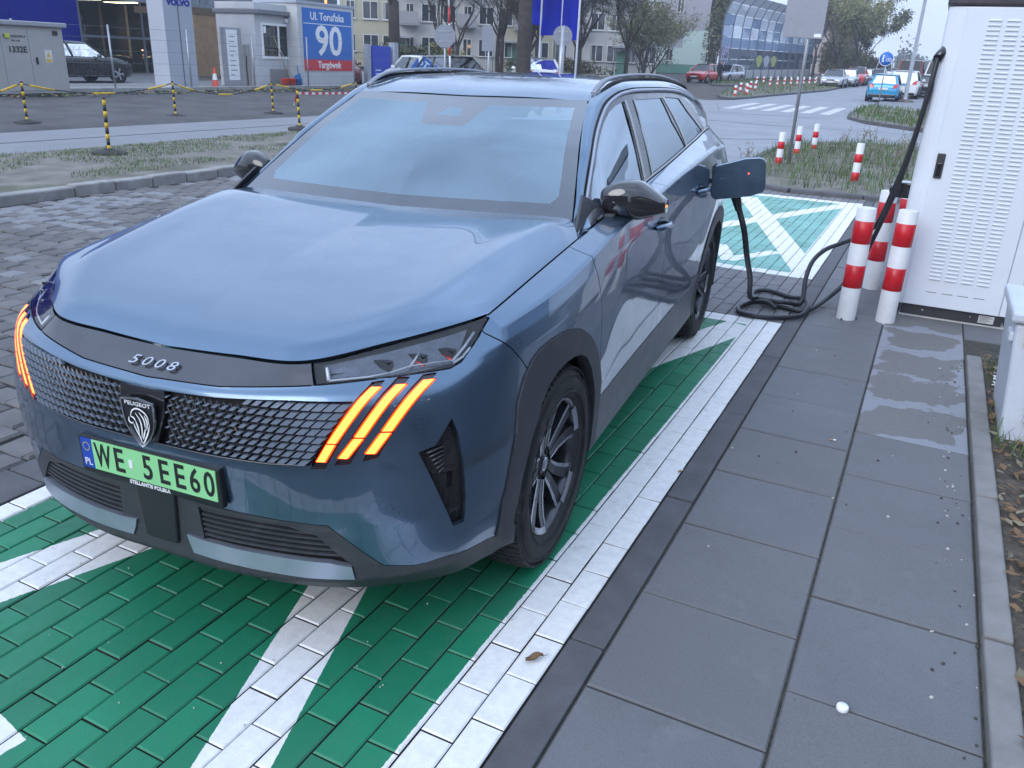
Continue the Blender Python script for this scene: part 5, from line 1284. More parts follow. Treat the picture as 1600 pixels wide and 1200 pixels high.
SHAPES = {  # half profile: y from front (-) ; L, W, hood (y,z) list, greenhouse base y0,y1, roof y0,y1, belt z front/rear, H
 'hatch': dict(L=3.95, W=1.72, H=1.50, top=[(-.5, .56), (-.49, .70), (-.40, .80), (-.24, .90), (.10, .93), (.42, .97), (.485, .90), (.50, .62)], gb=(-.245, .47), gr=(-.06, .36), belt=(.90, .98), r=.31),
 'suv': dict(L=4.70, W=1.90, H=1.67, top=[(-.5, .62), (-.49, .82), (-.42, .95), (-.22, 1.06), (.10, 1.08), (.44, 1.12), (.49, 1.02), (.50, .66)], gb=(-.215, .485), gr=(-.05, .37), belt=(1.06, 1.13), r=.37),
 'estate': dict(L=4.65, W=1.80, H=1.48, top=[(-.5, .52), (-.49, .68), (-.42, .78), (-.22, .90), (.10, .92), (.44, .95), (.49, .88), (.50, .60)], gb=(-.22, .48), gr=(-.05, .38), belt=(.90, .96), r=.32),
 'sedan': dict(L=4.55, W=1.78, H=1.45, top=[(-.5, .52), (-.49, .68), (-.42, .78), (-.22, .90), (.10, .92), (.36, .97), (.48, .98), (.50, .62)], gb=(-.22, .37), gr=(-.05, .20), belt=(.90, .96), r=.32),
 'van': dict(L=5.30, W=2.02, H=2.30, top=[(-.5, .60), (-.49, .90), (-.44, 1.08), (-.36, 1.18), (.10, 1.22), (.46, 1.25), (.498, 1.2), (.50, .60)], gb=(-.36, .495), gr=(-.24, .485), belt=(1.18, 1.26), r=.34)}
def car_model(name, label, shape, colour, x, y, rz, group=None, z=None):
    s = SHAPES[shape]; Lc, W, H = s['L'], s['W'], s['H']; hw = W/2; pm = CARM[colour]
    t = thing(name, label, 'van' if shape == 'van' else 'car', (x, y, gh(y)-.04 if z is None else z), rz, group)
    tp = cr(np.array([(a*Lc, b) for a, b in s['top']]), 34)
    def wid(yy): u = abs(yy)/(Lc/2); return hw*(1-.16*max(0, (u-.72)/.28)**2.2)
    m = MB(); rows = []
    for yy, zt in tp:
        w = wid(yy); zb = .24; e = max(0, abs(yy)/(Lc/2)-.94)/.06; zb += .06*e
        zm = zb+(zt-zb)*.55
        rows.append([(-w*.80, yy, zt), (-w*.92, yy, zt-.035), (-w*.985, yy, zt-.12*(zt-zb)), (-w, yy, zm), (-w*.985, yy, zb+.18*(zt-zb)), (-w*.93, yy, zb), (0, yy, zb-.02), (w*.93, yy, zb), (w*.985, yy, zb+.18*(zt-zb)), (w, yy, zm), (w*.985, yy, zt-.12*(zt-zb)), (w*.92, yy, zt-.035), (w*.80, yy, zt), (0, yy, zt+.025), (-w*.80, yy, zt)])
    m.grid(rows); m.f += [tuple(range(14)), tuple(range(len(m.v)-2, len(m.v)-16, -1))]; m.mi += [0, 0]; m.sm += [False, False]
    m.build('body', pm, t)
    # greenhouse
    g0, g1 = s['gb'][0]*Lc, s['gb'][1]*Lc; r0, r1 = s['gr'][0]*Lc, s['gr'][1]*Lc; b0, b1 = s['belt']; wb, wr = hw*.90, hw*.70
    m = MB(); B_ = [(-wb, g0, b0-.02), (wb, g0, b0-.02), (wb*.94, g1, b1-.02), (-wb*.94, g1, b1-.02)]; T_ = [(-wr*.96, r0, H-.06), (wr*.96, r0, H-.06), (wr*.94, r1, H-.06), (-wr*.94, r1, H-.06)]
    def side(sg):
        q = [(sg*wb, g0, b0-.02), (sg*wb*.94, g1, b1-.02), (sg*wr*.94, r1, H-.06), (sg*wr*.96, r0, H-.06)]; return q
    if shape != 'van':
        for sg in (1, -1): MB().add(side(sg), [(0, 1, 2, 3)]).build('side_window', CARGLASS, t)
    else:
        MB().add(side(1), [(0, 1, 2, 3)]).add(side(-1), [(0, 1, 2, 3)]).build('side_panel', pm, t)
        for sg in (1, -1):
            MB().add([(sg*(wb+.01), g0+.15, b0+.05), (sg*(wb+.01), g0+1.0, b0+.05), (sg*(wr+.05), g0+1.0, H-.35), (sg*(wr+.06), r0+.05, H-.35)], [(0, 1, 2, 3)]).build('side_window', CARGLASS, t)
    MB().add([B_[0], B_[1], T_[1], T_[0]], [(0, 1, 2, 3)]).build('windscreen', CARGLASS, t)
    MB().add([B_[3], B_[2], T_[2], T_[3]], [(0, 1, 2, 3)]).build('rear_window', CARGLASS, t)
    # roof with crown and pillars
    rf = MB(); G_ = []
    for k in range(9):
        u = k/8; yy = (r0-.03)+(r1-r0+.10)*u; zz = H-.055+.055*math.sin(math.pi*min(1, .08+u*.9))**.6; w = wr*(1.0+.01*math.sin(math.pi*u))
        G_.append([(-w-.012, yy, H-.10), (-w*.97, yy, zz-.02), (-w*.6, yy, zz), (w*.6, yy, zz), (w*.97, yy, zz-.02), (w+.012, yy, H-.10)])
    rf.grid(G_); rf.build('roof', pm, t)
    for sg in (1, -1):
        pl_ = MB()
        pl_.tube([(sg*wb, g0-.02, b0-.01), (sg*wr*.97, r0-.01, H-.06)], .035, 6); pl_.build('pillar', pm, t)
        pl_ = MB(); q = side(sg); a = Vector(q[1]); b = Vector(q[2]); w_ = .16*(g1-r1)+.10
        pl_.add([a+Vector((sg*.012, .02, -.01)), a+Vector((sg*.012, -w_*1.6, 0)), b+Vector((sg*.012, -w_*.7, 0)), b+Vector((sg*.012, .03, .0)), a+Vector((-sg*.10, .035, -.01)), b+Vector((-sg*.10, .045, 0))], [(0, 1, 2, 3), (0, 3, 5, 4)]); pl_.build('pillar', pm, t)
        yb = (g0+g1)*.5-.05; pl_ = MB(); pl_.tube([(sg*(wb+.004), yb, b0), (sg*(wr+.012), yb+.10, H-.07)], .03, 5); pl_.build('pillar', GLOSSBLK, t)
    # wheels
    r = s['r']
    for sg in (1, -1):
        for yy in (-Lc*.5+.86 if shape != 'van' else -Lc*.5+1.0, Lc*.5-.80 if shape != 'van' else Lc*.5-1.1):
            wl_ = MB(); wl_.lathe([(r*.66, .10), (r*.92, .11), (r, .085), (r, -.085), (r*.9, -.11), (0, -.11)], 22, axis='X')
            w_ = wl_.build('wheel', RUBBER, t); w_.location = (sg*(hw-.080), yy, r); w_.rotation_euler.z = 0 if sg > 0 else math.pi
            rm_ = MB(); rm_.lathe([(r*.68, .098), (r*.60, .085), (r*.15, .07), (0, .075)], 20, axis='X', mi=1)
            for k in range(5):
                a = 2*math.pi*k/5; rm_.add([(.098, r*.10*math.cos(a-1.2), r*.10*math.sin(a-1.2)), (.098, r*.10*math.cos(a+1.2), r*.10*math.sin(a+1.2)), (.105, r*.67*math.cos(a+.20), r*.67*math.sin(a+.20)), (.105, r*.67*math.cos(a-.20), r*.67*math.sin(a-.20))], [(0, 1, 2, 3)], 0)
            rm_.build('rim', [ALLOY, BLACK], w_)
            aw = MB(); aw.lathe([(r+.065, 0), (r+.065, .012), (r-.02, .014), (0, .010)], 24, axis='X'); a_ = aw.build('wheel_arch', BLACK, t); a_.location = (sg*(hw-.012), yy, r+.01); a_.rotation_euler.z = 0 if sg > 0 else math.pi
    # lamps, plates, bumpers, mirrors
    zf = s['top'][1][1]; zr = s['top'][-2][1]
    for sg in (1, -1):
        h = MB(); yy = -Lc*.5; h.add([(sg*hw*.42, yy+.03, zf-.10), (sg*hw*.80, yy+.10, zf-.08), (sg*hw*.955, yy+.38, zf+.06), (sg*hw*.85, yy+.22, zf+.07), (sg*hw*.45, yy+.055, zf+.0), (sg*hw*.45, yy+.25, zf-.08), (sg*hw*.8, yy+.5, zf-.05)], [(0, 1, 3, 4), (1, 2, 3), (0, 5, 6, 1), (1, 6, 2)])
        h.v = [(a, b-.035, c) for a, b, c in h.v]; h.build('headlight', HEADL, t)
        h = MB(); yy = Lc*.5; h.add([(sg*hw*.56, yy-.02, zr-.17), (sg*hw*.83, yy-.06, zr-.15), (sg*hw*.955, yy-.34, zr-.06), (sg*hw*.90, yy-.28, zr+.06), (sg*hw*.80, yy-.10, zr+.06), (sg*hw*.60, yy-.05, zr-.0), (sg*hw*.6, yy-.3, zr-.1)], [(0, 1, 4, 5), (1, 2, 3, 4), (0, 6, 2, 1)])
        h.v = [(a*1.01, b+.04, c) for a, b, c in h.v]; h.build('tail_light', TAILR, t)
        mm = MB(); mm.box((sg*(hw+.06), g0+.42, b0+.06), (.20, .12, .14), taper=.8); mm.build('door_mirror', pm, t, bevel=.04)
        for k in (0, 1):
            mm = MB(); mm.box((sg*(hw*.995), (g0+g1)*.5-.25+k*1.0, b0-.13), (.03, .18, .03)); mm.build('handle', pm, t, bevel=.01)
    m = MB(); m.box((0, -Lc*.5-.012, .47), (.52, .03, .115)); m.build('number_plate', PLATEW, t)
    m = MB(); m.box((0, Lc*.5+.012, zr-.20), (.52, .03, .115)); m.build('number_plate', PLATEW, t)
    m = MB(); m.box((0, -Lc*.5+.05, .36), (W*.70, .16, .13)); m.box((0, -Lc*.5+.045, zf-.07), (W*.36, .12, .10)); tag(m.build('front_grille', GLOSSBLK, t, bevel=.03), kind=None)
    m = MB(); m.box((0, Lc*.5-.06, .33), (W*.80, .20, .16)); m.build('rear_valance', GLOSSBLK, t, bevel=.03)
    return t
PI = math.pi
g4 = 'cars parked on the right pavement of the street'; g5 = 'cars parked along the left kerb of the street'; g6 = 'cars in the car park behind the fence'
car_model('hatchback', 'turquoise hatchback seen from behind on the pavement by the blue sign', 'hatch', 'blue', -2.60, 52.6, PI, g4)
car_model('estate_car', 'white car parked right behind the turquoise hatchback', 'suv', 'white', -1.85, 58.6, PI-.02, g4)
car_model('parked_van', 'dark maroon van standing between the white cars on the right', 'van', 'maroon', -2.0, 67.5, PI, g4)
car_model('saloon_car', 'black car with red tail lamps behind the lamp post', 'sedan', 'black', -.55, 62.5, PI, g4)
car_model('saloon_car', 'silver car with red tail lamps at the right end of the row', 'sedan', 'silver', .05, 72.0, PI, g4)
car_model('parked_van', 'white van far back in the right row', 'van', 'white', -.6, 86, PI, g4)
for i, (x, y, sh, co_, l) in enumerate(((-8.0, 75.5, 'sedan', 'silver', 'silver car facing the crossing, first of the left row'), (-7.6, 81.5, 'estate', 'silver', 'silver estate second in the left row'), (-7.4, 87.5, 'suv', 'red', 'red car third in the left row'), (-7.2, 93.5, 'estate', 'grey', 'grey car behind the red one in the left row'), (-6.2, 99, 'hatch', 'white', 'white hatchback driving out before the left row'), (-7.0, 101, 'estate', 'silver', 'silver car at the far end of the left row'), (-6.6, 112, 'van', 'white', 'white van standing above the far end of the left row'))):
    car_model('parked_van' if sh == 'van' else 'parked_car', l, sh, co_, x, y, rnd(-.03, .03), g5)
car_model('hatchback', 'small red car facing out beside the glass noise wall', 'hatch', 'red', -18.1, 71.8, -.18)
car_model('hatchback', 'silver car half hidden behind the person in black', 'hatch', 'silver', -17.0, 75.5, -.25)
car_model('suv', 'black sport utility car parked in front of the showroom', 'suv', 'black', -33.4, 23.55, PI, None, -.01)
car_model('suv', 'grey-green car on show behind the glass', 'suv', 'green', -43.5, 32.0, PI-.3, 'cars in the showroom', -.01)
car_model('suv', 'dark red car with a lit lamp behind the showroom glass', 'suv', 'maroon', -43.5, 36.6, .35, 'cars in the showroom', -.01)
car_model('suv', 'white car with a red tail lamp beside the blue totem', 'suv', 'white', -22.2, 33.5, -2.15, g6, 0)
car_model('estate_car', 'black estate car behind the octagonal sign', 'suv', 'black', -17.6, 29.3, 1.0, g6, .05)
car_model('hatchback', 'white hatchback between the white and the black car', 'suv', 'white', -25.0, 41.5, .4, g6, .1)
car_model('parked_van', 'white car seen over the roof behind bare branches', 'suv', 'white', -18.4, 38.6, -2.5, g6, .15)
car_model('hatchback', 'dark red car glimpsed between the address board and the blue totem', 'suv', 'maroon', -29.2, 36.6, .75, g6, 0)

# ================================================================== LEFT: POSTS, FENCE, KIOSK, SHOWROOM
YEL = mat('yellow_paint', (.62, .40, .02), .5, var=.15, vs=14, dirt=((.25, .18, .05), 12, .6, .5))
BLK = mat('black_paint_dull', (.018, .018, .02), .5)
BASEB = mat('black_rubber_base', (.03, .028, .028), .7)
def chain_post(h=.80):
    t = thing('barrier_post', '', 'barrier post', (0, 0, 0), 0, 'yellow and black barrier posts along the footpath')
    m = MB(); m.lathe([(.0, .075), (.07, .075), (.09, .055), (.23, .035), (.26, .015), (.26, -.03)], 20); m.build('base', BASEB, t)
    n_ = 9
    for k in range(n_):
        m = MB(); m.cyl((0, 0, .04+(h-.04)*k/n_), (0, 0, .04+(h-.04)*(k+1)/n_-.001), .026, n=12); m.build('band', YEL if k % 2 == 0 else BLK, t)
    m = MB(); m.lathe([(.027, h), (.032, h+.01), (.02, h+.035), (0, h+.04)], 12); m.build('cap', BLK, t)
    return t
pts_ = [(-16.68, 9.80, .78, 'left of the grey utility house'), (-10.95, 7.215, .78, 'standing alone on the sandy verge before the footpath'), (-16.44, 13.55, .80, 'between the utility house and the traffic cone'), (-15.97, 16.53, .80, 'in front of the guard kiosk'), (-12.05, 13.0, .82, 'beside the car roof with striped tape tied on'), (-15.9, 20.2, .78, 'below the address board')]
cp0 = chain_post(); tops = []
for i, (x, y, h_, l) in enumerate(pts_):
    c = cp0 if i == 0 else copy_tree(cp0); c.location = (x, y, .012 if x < -13 else .055); c['label'] = 'yellow and black barrier post '+l; c.rotation_euler = (rnd(-.03, .03), rnd(-.03, .03), 0); tops.append(Vector((x, y, .80)))
# sagging rope with yellow sleeves
def sag(a, b, d, n=16): return [a.lerp(b, k/(n-1))+Vector((0, 0, -d*4*(k/(n-1))*(1-k/(n-1)))) for k in range(n)]
for (i, j, d, l) in ((0, 2, .22, 'from the left post to the middle post'), (2, 3, .28, 'from the middle post to the kiosk post'), (3, 5, .2, 'from the kiosk post to the address board post')):
    t = thing('barrier_chain', 'dark sagging chain with yellow sleeves running '+l, 'chain', tops[i], 0, 'chains between the barrier posts'); p = [q-tops[i] for q in sag(tops[i], tops[j], d, 22)]
    MB().tube(p, .011, 5).build('chain', BLK, t)
    for a, b in ((1, 4), (9, 12), (17, 20)): MB().tube(p[a:b+1], .022, 6).build('sleeve', YEL, t)
t = thing('barrier_chain', 'short chain with a yellow sleeve falling left from the first post', 'chain', tops[0], 0, 'chains between the barrier posts'); p = [Vector((0, -.55*k/6, -.18*k/6)) for k in range(7)]; MB().tube(p, .011, 5).build('chain', BLK, t); MB().tube(p[1:6], .022, 6).build('sleeve', YEL, t)
TAPE = mat('barrier_tape', (.65, .63, .62), .5)
_m, _n, _b = NT('red_white_tape'); _o = coords(_n); _s = node(_n, 'ShaderNodeSeparateXYZ'); _n.links.new(_o, _s.inputs[0]); _n.links.new(mixc(_n, mth(_n, 'GREATER_THAN', mth(_n, 'FRACT', mth(_n, 'MULTIPLY', _s.outputs[1], 4.0)), .5), (.65, .65, .65), (.55, .03, .03)), _b.inputs['Base Color'])
tpe = MB(); a, b_ = Vector((-12.05, 13.0, .80)), Vector((-12.3, 17.5, .80)); tpe.grid([[q+Vector((0, 0, s_)) for q in sag(a, b_, .03)] for s_ in (-.025, .025)]); tpe.grid([[Vector((-12.05, 13.0-.05*s_-.12*k/4, .80-.25*k/4)) for s_ in (0, 1)] for k in range(5)])
tag(tpe.build('barrier_tape', _m), 'red and white tape tied to the barrier post beside the car', 'tape')
# fence: concrete foot wall with posts and wire
WALLC = mat('fence_foot_concrete', (.30, .30, .29), .9, var=.2, vs=2, bmp=.3, bs=30, dirt=((.16, .16, .15), 1.5, .52, .7))
t = thing('wire_fence', 'thin wire mesh fence on a low concrete wall before the showroom yard', 'fence', (-25.2, 8, 0))
for k in range(14):
    MB().bbox((-.12, k*2.5+.01, -.1), (.12, k*2.5+2.49, .20)).build('foot_wall', WALLC, t, bevel=.01)
for k in range(11):
    y = 3.4*k+.75; MB().cyl((0, y, .1), (0, y, 2.22), .032, n=8).build('post', GALV, t)
w = MB()
for z in (.28, .6, 1.0, 1.4, 1.8, 2.15): w.tube([(0, 0, z), (0, 35, z)], .0045, 4)
for k in range(220): w.add([(.002, .16*k, .25), (.002, .16*k+.003, .25), (.002, .16*k+.003, 2.15), (.002, .16*k, 2.15)], [(0, 1, 2, 3)])
tag(w.build('wire_mesh', mat('fence_wire', (.16, .18, .20), .5, metal=.5), t, recalc=False), kind='stuff')
# utility house 1332E
UTG = mat('grey_beige_sheet', (.36, .355, .34), .55, var=.06, vs=3, dirt=((.25, .24, .22), 3, .6, .4))
t = thing('utility_house', 'grey beige electricity cabinet with double doors marked 1332E', 'electricity cabinet', (-24.6, 15.55, 0))
m = MB(); m.bbox((-1.6, -1.25, .10), (0, 1.22, 2.02)); m.build('housing', UTG, t, bevel=.015)
m = MB(); m.bbox((-1.75, -1.4, 2.02), (.12, 1.33, 2.16)); m.build('roof', mat('roof_sheet', (.30, .31, .33), .5), t, bevel=.03)
m = MB(); m.bbox((-1.6, -1.3, -.2), (.03, 1.25, .10)); m.build('plinth', mat('dark_plinth', (.07, .068, .065), .9), t)
for a, b_ in ((-.82, .02), (.03, 1.12)): m = MB(); m.bbox((.0, a, .18), (.022, b_, 1.93)); m.build('door', UTG, t, bevel=.006)
m = MB(); m.bbox((.022, .18, .95), (.06, .24, 1.15)); m.build('handle', BLK, t, bevel=.01)
m = MB(); m.bbox((.023, .50, 1.0), (.027, .74, 1.36)); s_ = m.build('warning_sign', mat('warning_white', (.62, .62, .58), .5), t)
m = MB(); m.bbox((.028, .52, 1.02), (.031, .72, 1.10)); m.prism([(.55, 1.16), (.69, 1.16), (.62, 1.30)], .028, .031, 'X'); m.build('warning_symbol', YEL, s_)
m = MB(); letter(m, '1332E', .24, (.030, -.36, 1.35), (0, 1, 0), (0, 0, 1), .004, bold=.006); letter(m, 'ROZDZIELNICA', .10, (.030, -.40, 1.72), (0, 1, 0), (0, 0, 1), .004); letter(m, 'SN / nN', .08, (.030, -.38, 1.60), (0, 1, 0), (0, 0, 1), .004); m.build('lettering', INK, t, recalc=False)
m = MB(); m.bbox((.02, -.72, 1.66), (.08, -.56, 1.80)); m.build('lamp_box', mat('yellow_green', (.45, .5, .08), .5), t, bevel=.02)
m = MB(); m.bbox((.02, .86, 1.80), (.06, 1.02, 1.92)); m.build('vent', BLK, t)
# showroom
FGREY = mat('facade_grey_panel', (.36, .39, .44), .5, var=.05, vs=.6, bmp=.03)
FBLUE = mat('facade_blue_panel', (.006, .018, .30), .5, var=.08, vs=.5, spec=.2)
SHGL = glassm('showroom_glass', (.62, .66, .66), 1.45, .005, .85, (.05, .05, .05))
WOODC = mat('oak_cladding', (.30, .20, .105), .6, var=.2, vs=3)
t = thing('car_showroom', 'modern car showroom with blue wall panel, grey pillar and tall glass front', 'building', (-40, 25, 0))
m = MB(); m.bbox((-.6, -18, -.1), (0, 4.2, 9)); m.build('blue_wall', FBLUE, t)
for k in range(6): MB().bbox((.0, -18+3.7*k+.01, .9), (.03, -18+3.7*k+3.69, 9)).build('wall_panel', FBLUE, t)
m = MB(); m.bbox((-.3, 4.2, 3.75), (.35, 26, 4.6)); m.build('fascia', FGREY, t)
m = MB(); m.bbox((-9, 4.2, -.05), (0, 26, .0)); m.build('floor', mat('showroom_floor', (.16, .13, .11), .25), t)
m = MB(); m.bbox((-9.2, 4.2, 0), (-9, 26, 6)); m.build('back_wall', mat('showroom_wall', (.20, .16, .12), .7, var=.3, vs=.5), t)
m = MB(); m.bbox((-9, 4.2, 3.9), (-.3, 26, 4.1)); m.build('ceiling', mat('dark_ceiling', (.05, .045, .04), .8), t)
for k in range(5): MB().bbox((-5.5, 5+2.6*k, 3.84), (-3.0, 5.5+2.6*k, 3.88)).build('ceiling_light', emis('warm_ceiling_light', (1, .80, .55), 9.0), t)
for a, b_, c_ in ((4.4, 7.0, (.36, .30, .22)), (7.2, 8.2, (.30, .22, .15)), (8.9, 9.6, (.62, .55, .42))):
    m = MB(); m.bbox((-2.2, a, 1.0 if a < 8 else 0), (-2.0, b_, 3.7)); m.build('partition', mat('partition_panel', c_, .7, var=.15), t)
for y0_, y1_, z0_, z1_ in [(4.25+a, 4.25+b_, z0, z1) for a, b_ in ((0, 3.8), (3.9, 7.6), (7.7, 11.4), (11.5, 15.2)) for z0, z1 in ((.12, 1.88), (1.98, 3.72))]:
    MB().bbox((-.012, y0_, z0_), (.012, y1_, z1_)).build('glass_pane', SHGL, t)
for y_ in (4.2, 8.1, 11.9, 15.7): MB().bbox((-.06, y_-.05, 0), (.06, y_+.05, 3.74)).build('mullion', SATIN, t)
for z_ in (.06, 1.93): MB().bbox((-.05, 4.25, z_-.05), (.05, 19.5, z_+.05)).build('transom', SATIN, t)
m = MB(); m.bbox((.02, 8.15, 2.0), (.035, 11.0, 3.7)); pnl = m.build('dark_panel', mat('brown_black_panel', (.030, .026, .026), .4), t)
m = MB(); letter(m, '30', 1.05, (.045, 9.25, 2.92), (0, 1, 0), (0, 0, 1), .01); m.bbox((.036, 10.02, 2.4), (.042, 10.06, 3.4)); letter(m, '24', .8, (.045, 10.75, 2.92), (0, 1, 0), (0, 0, 1), .01); m.build('digits', mat('cream_print', (.66, .60, .48), .5), t, recalc=False)
m = MB(); m.box((-3.4, 11.0, 1.25), (.2, .25, .12)); m.build('spot_light', emis('warm_spot', (1, .45, .30), 9), t)
pl_ = thing('showroom_pillar', 'broad grey pillar with blue brand lettering in front of the showroom', 'pillar', (-27.4, 23.7, 0))
m = MB(); m.bbox((-.45, -.72, 0), (.42, .72, 6)); m.build('shaft', FGREY, pl_, bevel=.01)
m = MB(); m.bbox((.42, -.03, 0), (.424, .03, 6)); m.build('panel_joint', mat('joint_dark_grey', (.12, .13, .15), .6), pl_)  # dark grey strip marking the joint between the pillar panels
m = MB(); letter(m, 'VOLVO', .30, (.43, .05, 3.20), (0, 1, 0), (0, 0, 1), .02, bold=.012, sx=1.15); m.build('lettering', FBLUE, pl_, recalc=False)
m = MB(); m.bbox((-12, -.72, 3.72), (.40, .72, 4.4)); m.build('canopy_beam', FGREY, pl_)
t = thing('entrance_block', 'oak clad entrance block with a glass band above beside the pillar', 'building', (-33, 30, 0))
for k in range(12): MB().bbox((-.2, .15*k+.16+.004, .25), (0, .15*k+.31-.004, 3.38)).build('plank', WOODC, t)
m = MB(); m.bbox((-4, .15, 3.1), (.05, 5.6, 3.4)); m.build('lintel', mat('dark_oak', (.12, .085, .05), .6), t)
m = MB(); m.bbox((-4, 2.0, .0), (-3.8, 6, 3.2)); m.build('back_wall', mat('entrance_wall', (.18, .17, .16), .7), t)
for a in (2.0, 3.4, 4.6): MB().bbox((-.4, a, .1), (-.36, a+1.0, 3.08)).build('glass_pane', SHGL, t)
for k in range(5): MB().bbox((-.05, -2+2.7*k+.02, 3.5), (.0, -2+2.7*k+2.68, 5.4)).build('glass_pane', glassm('pale_band_glass', (.3, .34, .36), 2.0, .02, .3, (.22, .27, .30)), t)
m = MB(); m.bbox((-4, -2, 5.4), (.2, 12, 6.2)); m.build('fascia', FGREY, t)
m = MB(); m.bbox((-.25, 4.0, .1), (.0, 4.12, 3.1)); m.bbox((-.25, 5.4, .1), (0, 5.52, 3.1)); m.build('door_frame', WOODC, t)
# totem, charger post, cone
t = thing('price_totem', 'grey totem with a white list panel standing by the gate', 'totem', (-27, 26.4, 0)); m = MB(); m.bbox((-.15, -.42, 0), (.10, .55, 2.45)); m.build('body', mat('totem_grey', (.30, .31, .33), .5), t, bevel=.02)
m = MB(); m.bbox((.10, -.33, .36), (.108, .30, 2.36)); pn = m.build('panel', WHITE, t); m = MB()
for k in range(9): m.bbox((.1085, -.2, .55+.19*k), (.110, -.2+rnd(.2, .42), .59+.19*k))
m.build('print', mat('grey_print', (.25, .26, .28), .6), pn)
t = thing('charging_post', 'slim grey charging post with a green lamp and hanging cables', 'charger', (-27, 27.4, 0)); m = MB(); m.bbox((-.15, -.20, 0), (.12, .28, 1.80)); m.build('body', UTG, t, bevel=.02); m = MB(); m.box((.0, .05, 1.84), (.12, .14, .07)); m.build('green_lamp', emis('green_lamp', (.05, 1, .25), 4), t)
for s_ in (-.30, .42):
    m = MB(); m.tube(cr(np.array([(.10, s_*.7, 1.35), (.16, s_*1.1, .9), (.14, s_*.9, .3), (.2, s_*1.3, .04)]), 14), .022, 6); m.build('hanging_cable', BLK, t)
CON = mat('cone_orange', (.62, .07, .03), .5, var=.1)
t = thing('traffic_cone', 'orange traffic cone with a white sleeve in the showroom yard', 'traffic cone', (-26.5, 24.85, -.01)); m = MB(); m.bbox((-.19, -.19, 0), (.19, .19, .045)); m.build('base', CON, t, bevel=.01); m = MB(); m.lathe([(.15, .045), (.035, .88), (.0, .885)], 20); m.build('cone', CON, t); m = MB(); m.lathe([(.106, .40), (.072, .64)], 20); m.build('sleeve', WHITE, t)
# guard kiosk + address board
KSK = mat('kiosk_sheet', (.50, .51, .52), .5, var=.06, vs=2, dirt=((.36, .35, .34), 3, .6, .4))
t = thing('guard_kiosk', 'pale grey guard kiosk with a white two-pane window', 'kiosk', (-26.5, 28.75, 0)); m = MB(); m.bbox((-2.2, -1.38, .05), (0, 1.32, 3.05)); m.build('wall', KSK, t, bevel=.015); m = MB(); m.bbox((-2.3, -1.46, 3.05), (.28, 1.40, 3.22)); m.build('canopy', mat('kiosk_roof', (.16, .17, .19), .5), t, bevel=.02); m = MB(); m.bbox((-2.2, -1.40, 3.22), (.05, 1.38, 3.50)); m.build('parapet', KSK, t, bevel=.02)
m = MB()
for a, b_ in (((0, -1.02, 1.26), (.05, 1.10, 1.36)), ((0, -1.02, 2.62), (.05, 1.10, 2.72)), ((0, -1.02, 1.36), (.05, -.93, 2.62)), ((0, .0, 1.36), (.05, .09, 2.62)), ((0, 1.02, 1.36), (.05, 1.10, 2.62))): m.bbox(a, b_)
wf = m.build('window_frame', WHITE, t)
for a, b_ in ((-.92, -.01), (.10, 1.01)): MB().bbox((.004, a, 1.37), (.02, b_, 2.61)).build('window_pane', glassm('kiosk_glass', (.05, .05, .06), 1.7, .01, .2, (.008, .008, .01)), wf)
m = MB(); m.bbox((.021, -.88, 2.30), (.024, -.72, 2.58)); m.build('notice', WHITE, wf); m = MB(); m.bbox((0, .45, 2.78), (.14, .95, 2.95)); m.build('air_vent', WHITE, t, bevel=.02); m = MB(); m.bbox((0, -.62, .12), (.03, .55, .84)); m.build('lower_panel', mat('dull_panel', (.25, .25, .25), .6), t, bevel=.01)
t = thing('address_board', 'blue and red street address board with a big white 90 on a grey block', 'address board', (-25.8, 31.4, 0)); m = MB(); m.bbox((-2.4, -2.05, .02), (-.02, 2.05, 3.60)); m.build('block', KSK, t, bevel=.02); m = MB(); m.bbox((-2.5, -2.12, 3.60), (.02, 2.12, 3.72)); m.build('cap', FGREY, t, bevel=.01); m = MB(); m.bbox((-.02, -2.02, .10), (.0, 2.02, .17)); m.build('base_strip', WHITE, t)
m = MB(); m.bbox((-.02, -1.72, 1.30), (.02, 1.80, 3.45)); bb = m.build('blue_panel', mat('board_blue', (.018, .14, .48), .4, var=.05), t); m = MB(); m.bbox((-.02, -1.72, .82), (.02, 1.80, 1.292)); rb_ = m.build('red_panel', mat('board_red', (.58, .025, .035), .4, var=.05), t)
m = MB(); letter(m, 'Ul. Toruńska', .46, (.024, .0, 3.12), (0, 1, 0), (0, 0, 1), .006, bold=.008); m.bbox((.02, -1.7, 2.80), (.025, 1.78, 2.83)); letter(m, '90', 1.78, (.024, .06, 2.05), (0, 1, 0), (0, 0, 1), .006, bold=.03, sx=1.12); m.build('lettering', WHITE, bb, recalc=False); m = MB(); letter(m, 'Targówek', .42, (.024, .05, 1.06), (0, 1, 0), (0, 0, 1), .006, bold=.010); m.build('lettering', WHITE, rb_, recalc=False)
for (dy, col, l) in ((0, (.60, .05, .03), 'orange bucket standing before the kiosk'), (.42, (.60, .05, .03), 'second orange bucket beside the tools'), (.85, (.02, .16, .42), 'blue bucket beside the address board')):
    m = MB(); m.lathe([(0, 0), (.15, 0), (.20, .36), (.21, .38), (.19, .38), (.14, .02)], 16); o = tag(m.build('bucket', mat('bucket_plastic', col, .45)), l, 'bucket', 'buckets before the guard kiosk'); o.location = (-25.75, 28.25+dy, .10)
t = thing('broom', 'worn broom leaning on the kiosk window', 'broom', (-25.9, 28.6, .1)); MB().cyl((0.15, .12, 0), (-.45, -.25, 2.1), .018, n=6).build('handle', WOODC, t); MB().box((.16, .13, .04), (.08, .36, .12)).build('head', BLK, t)
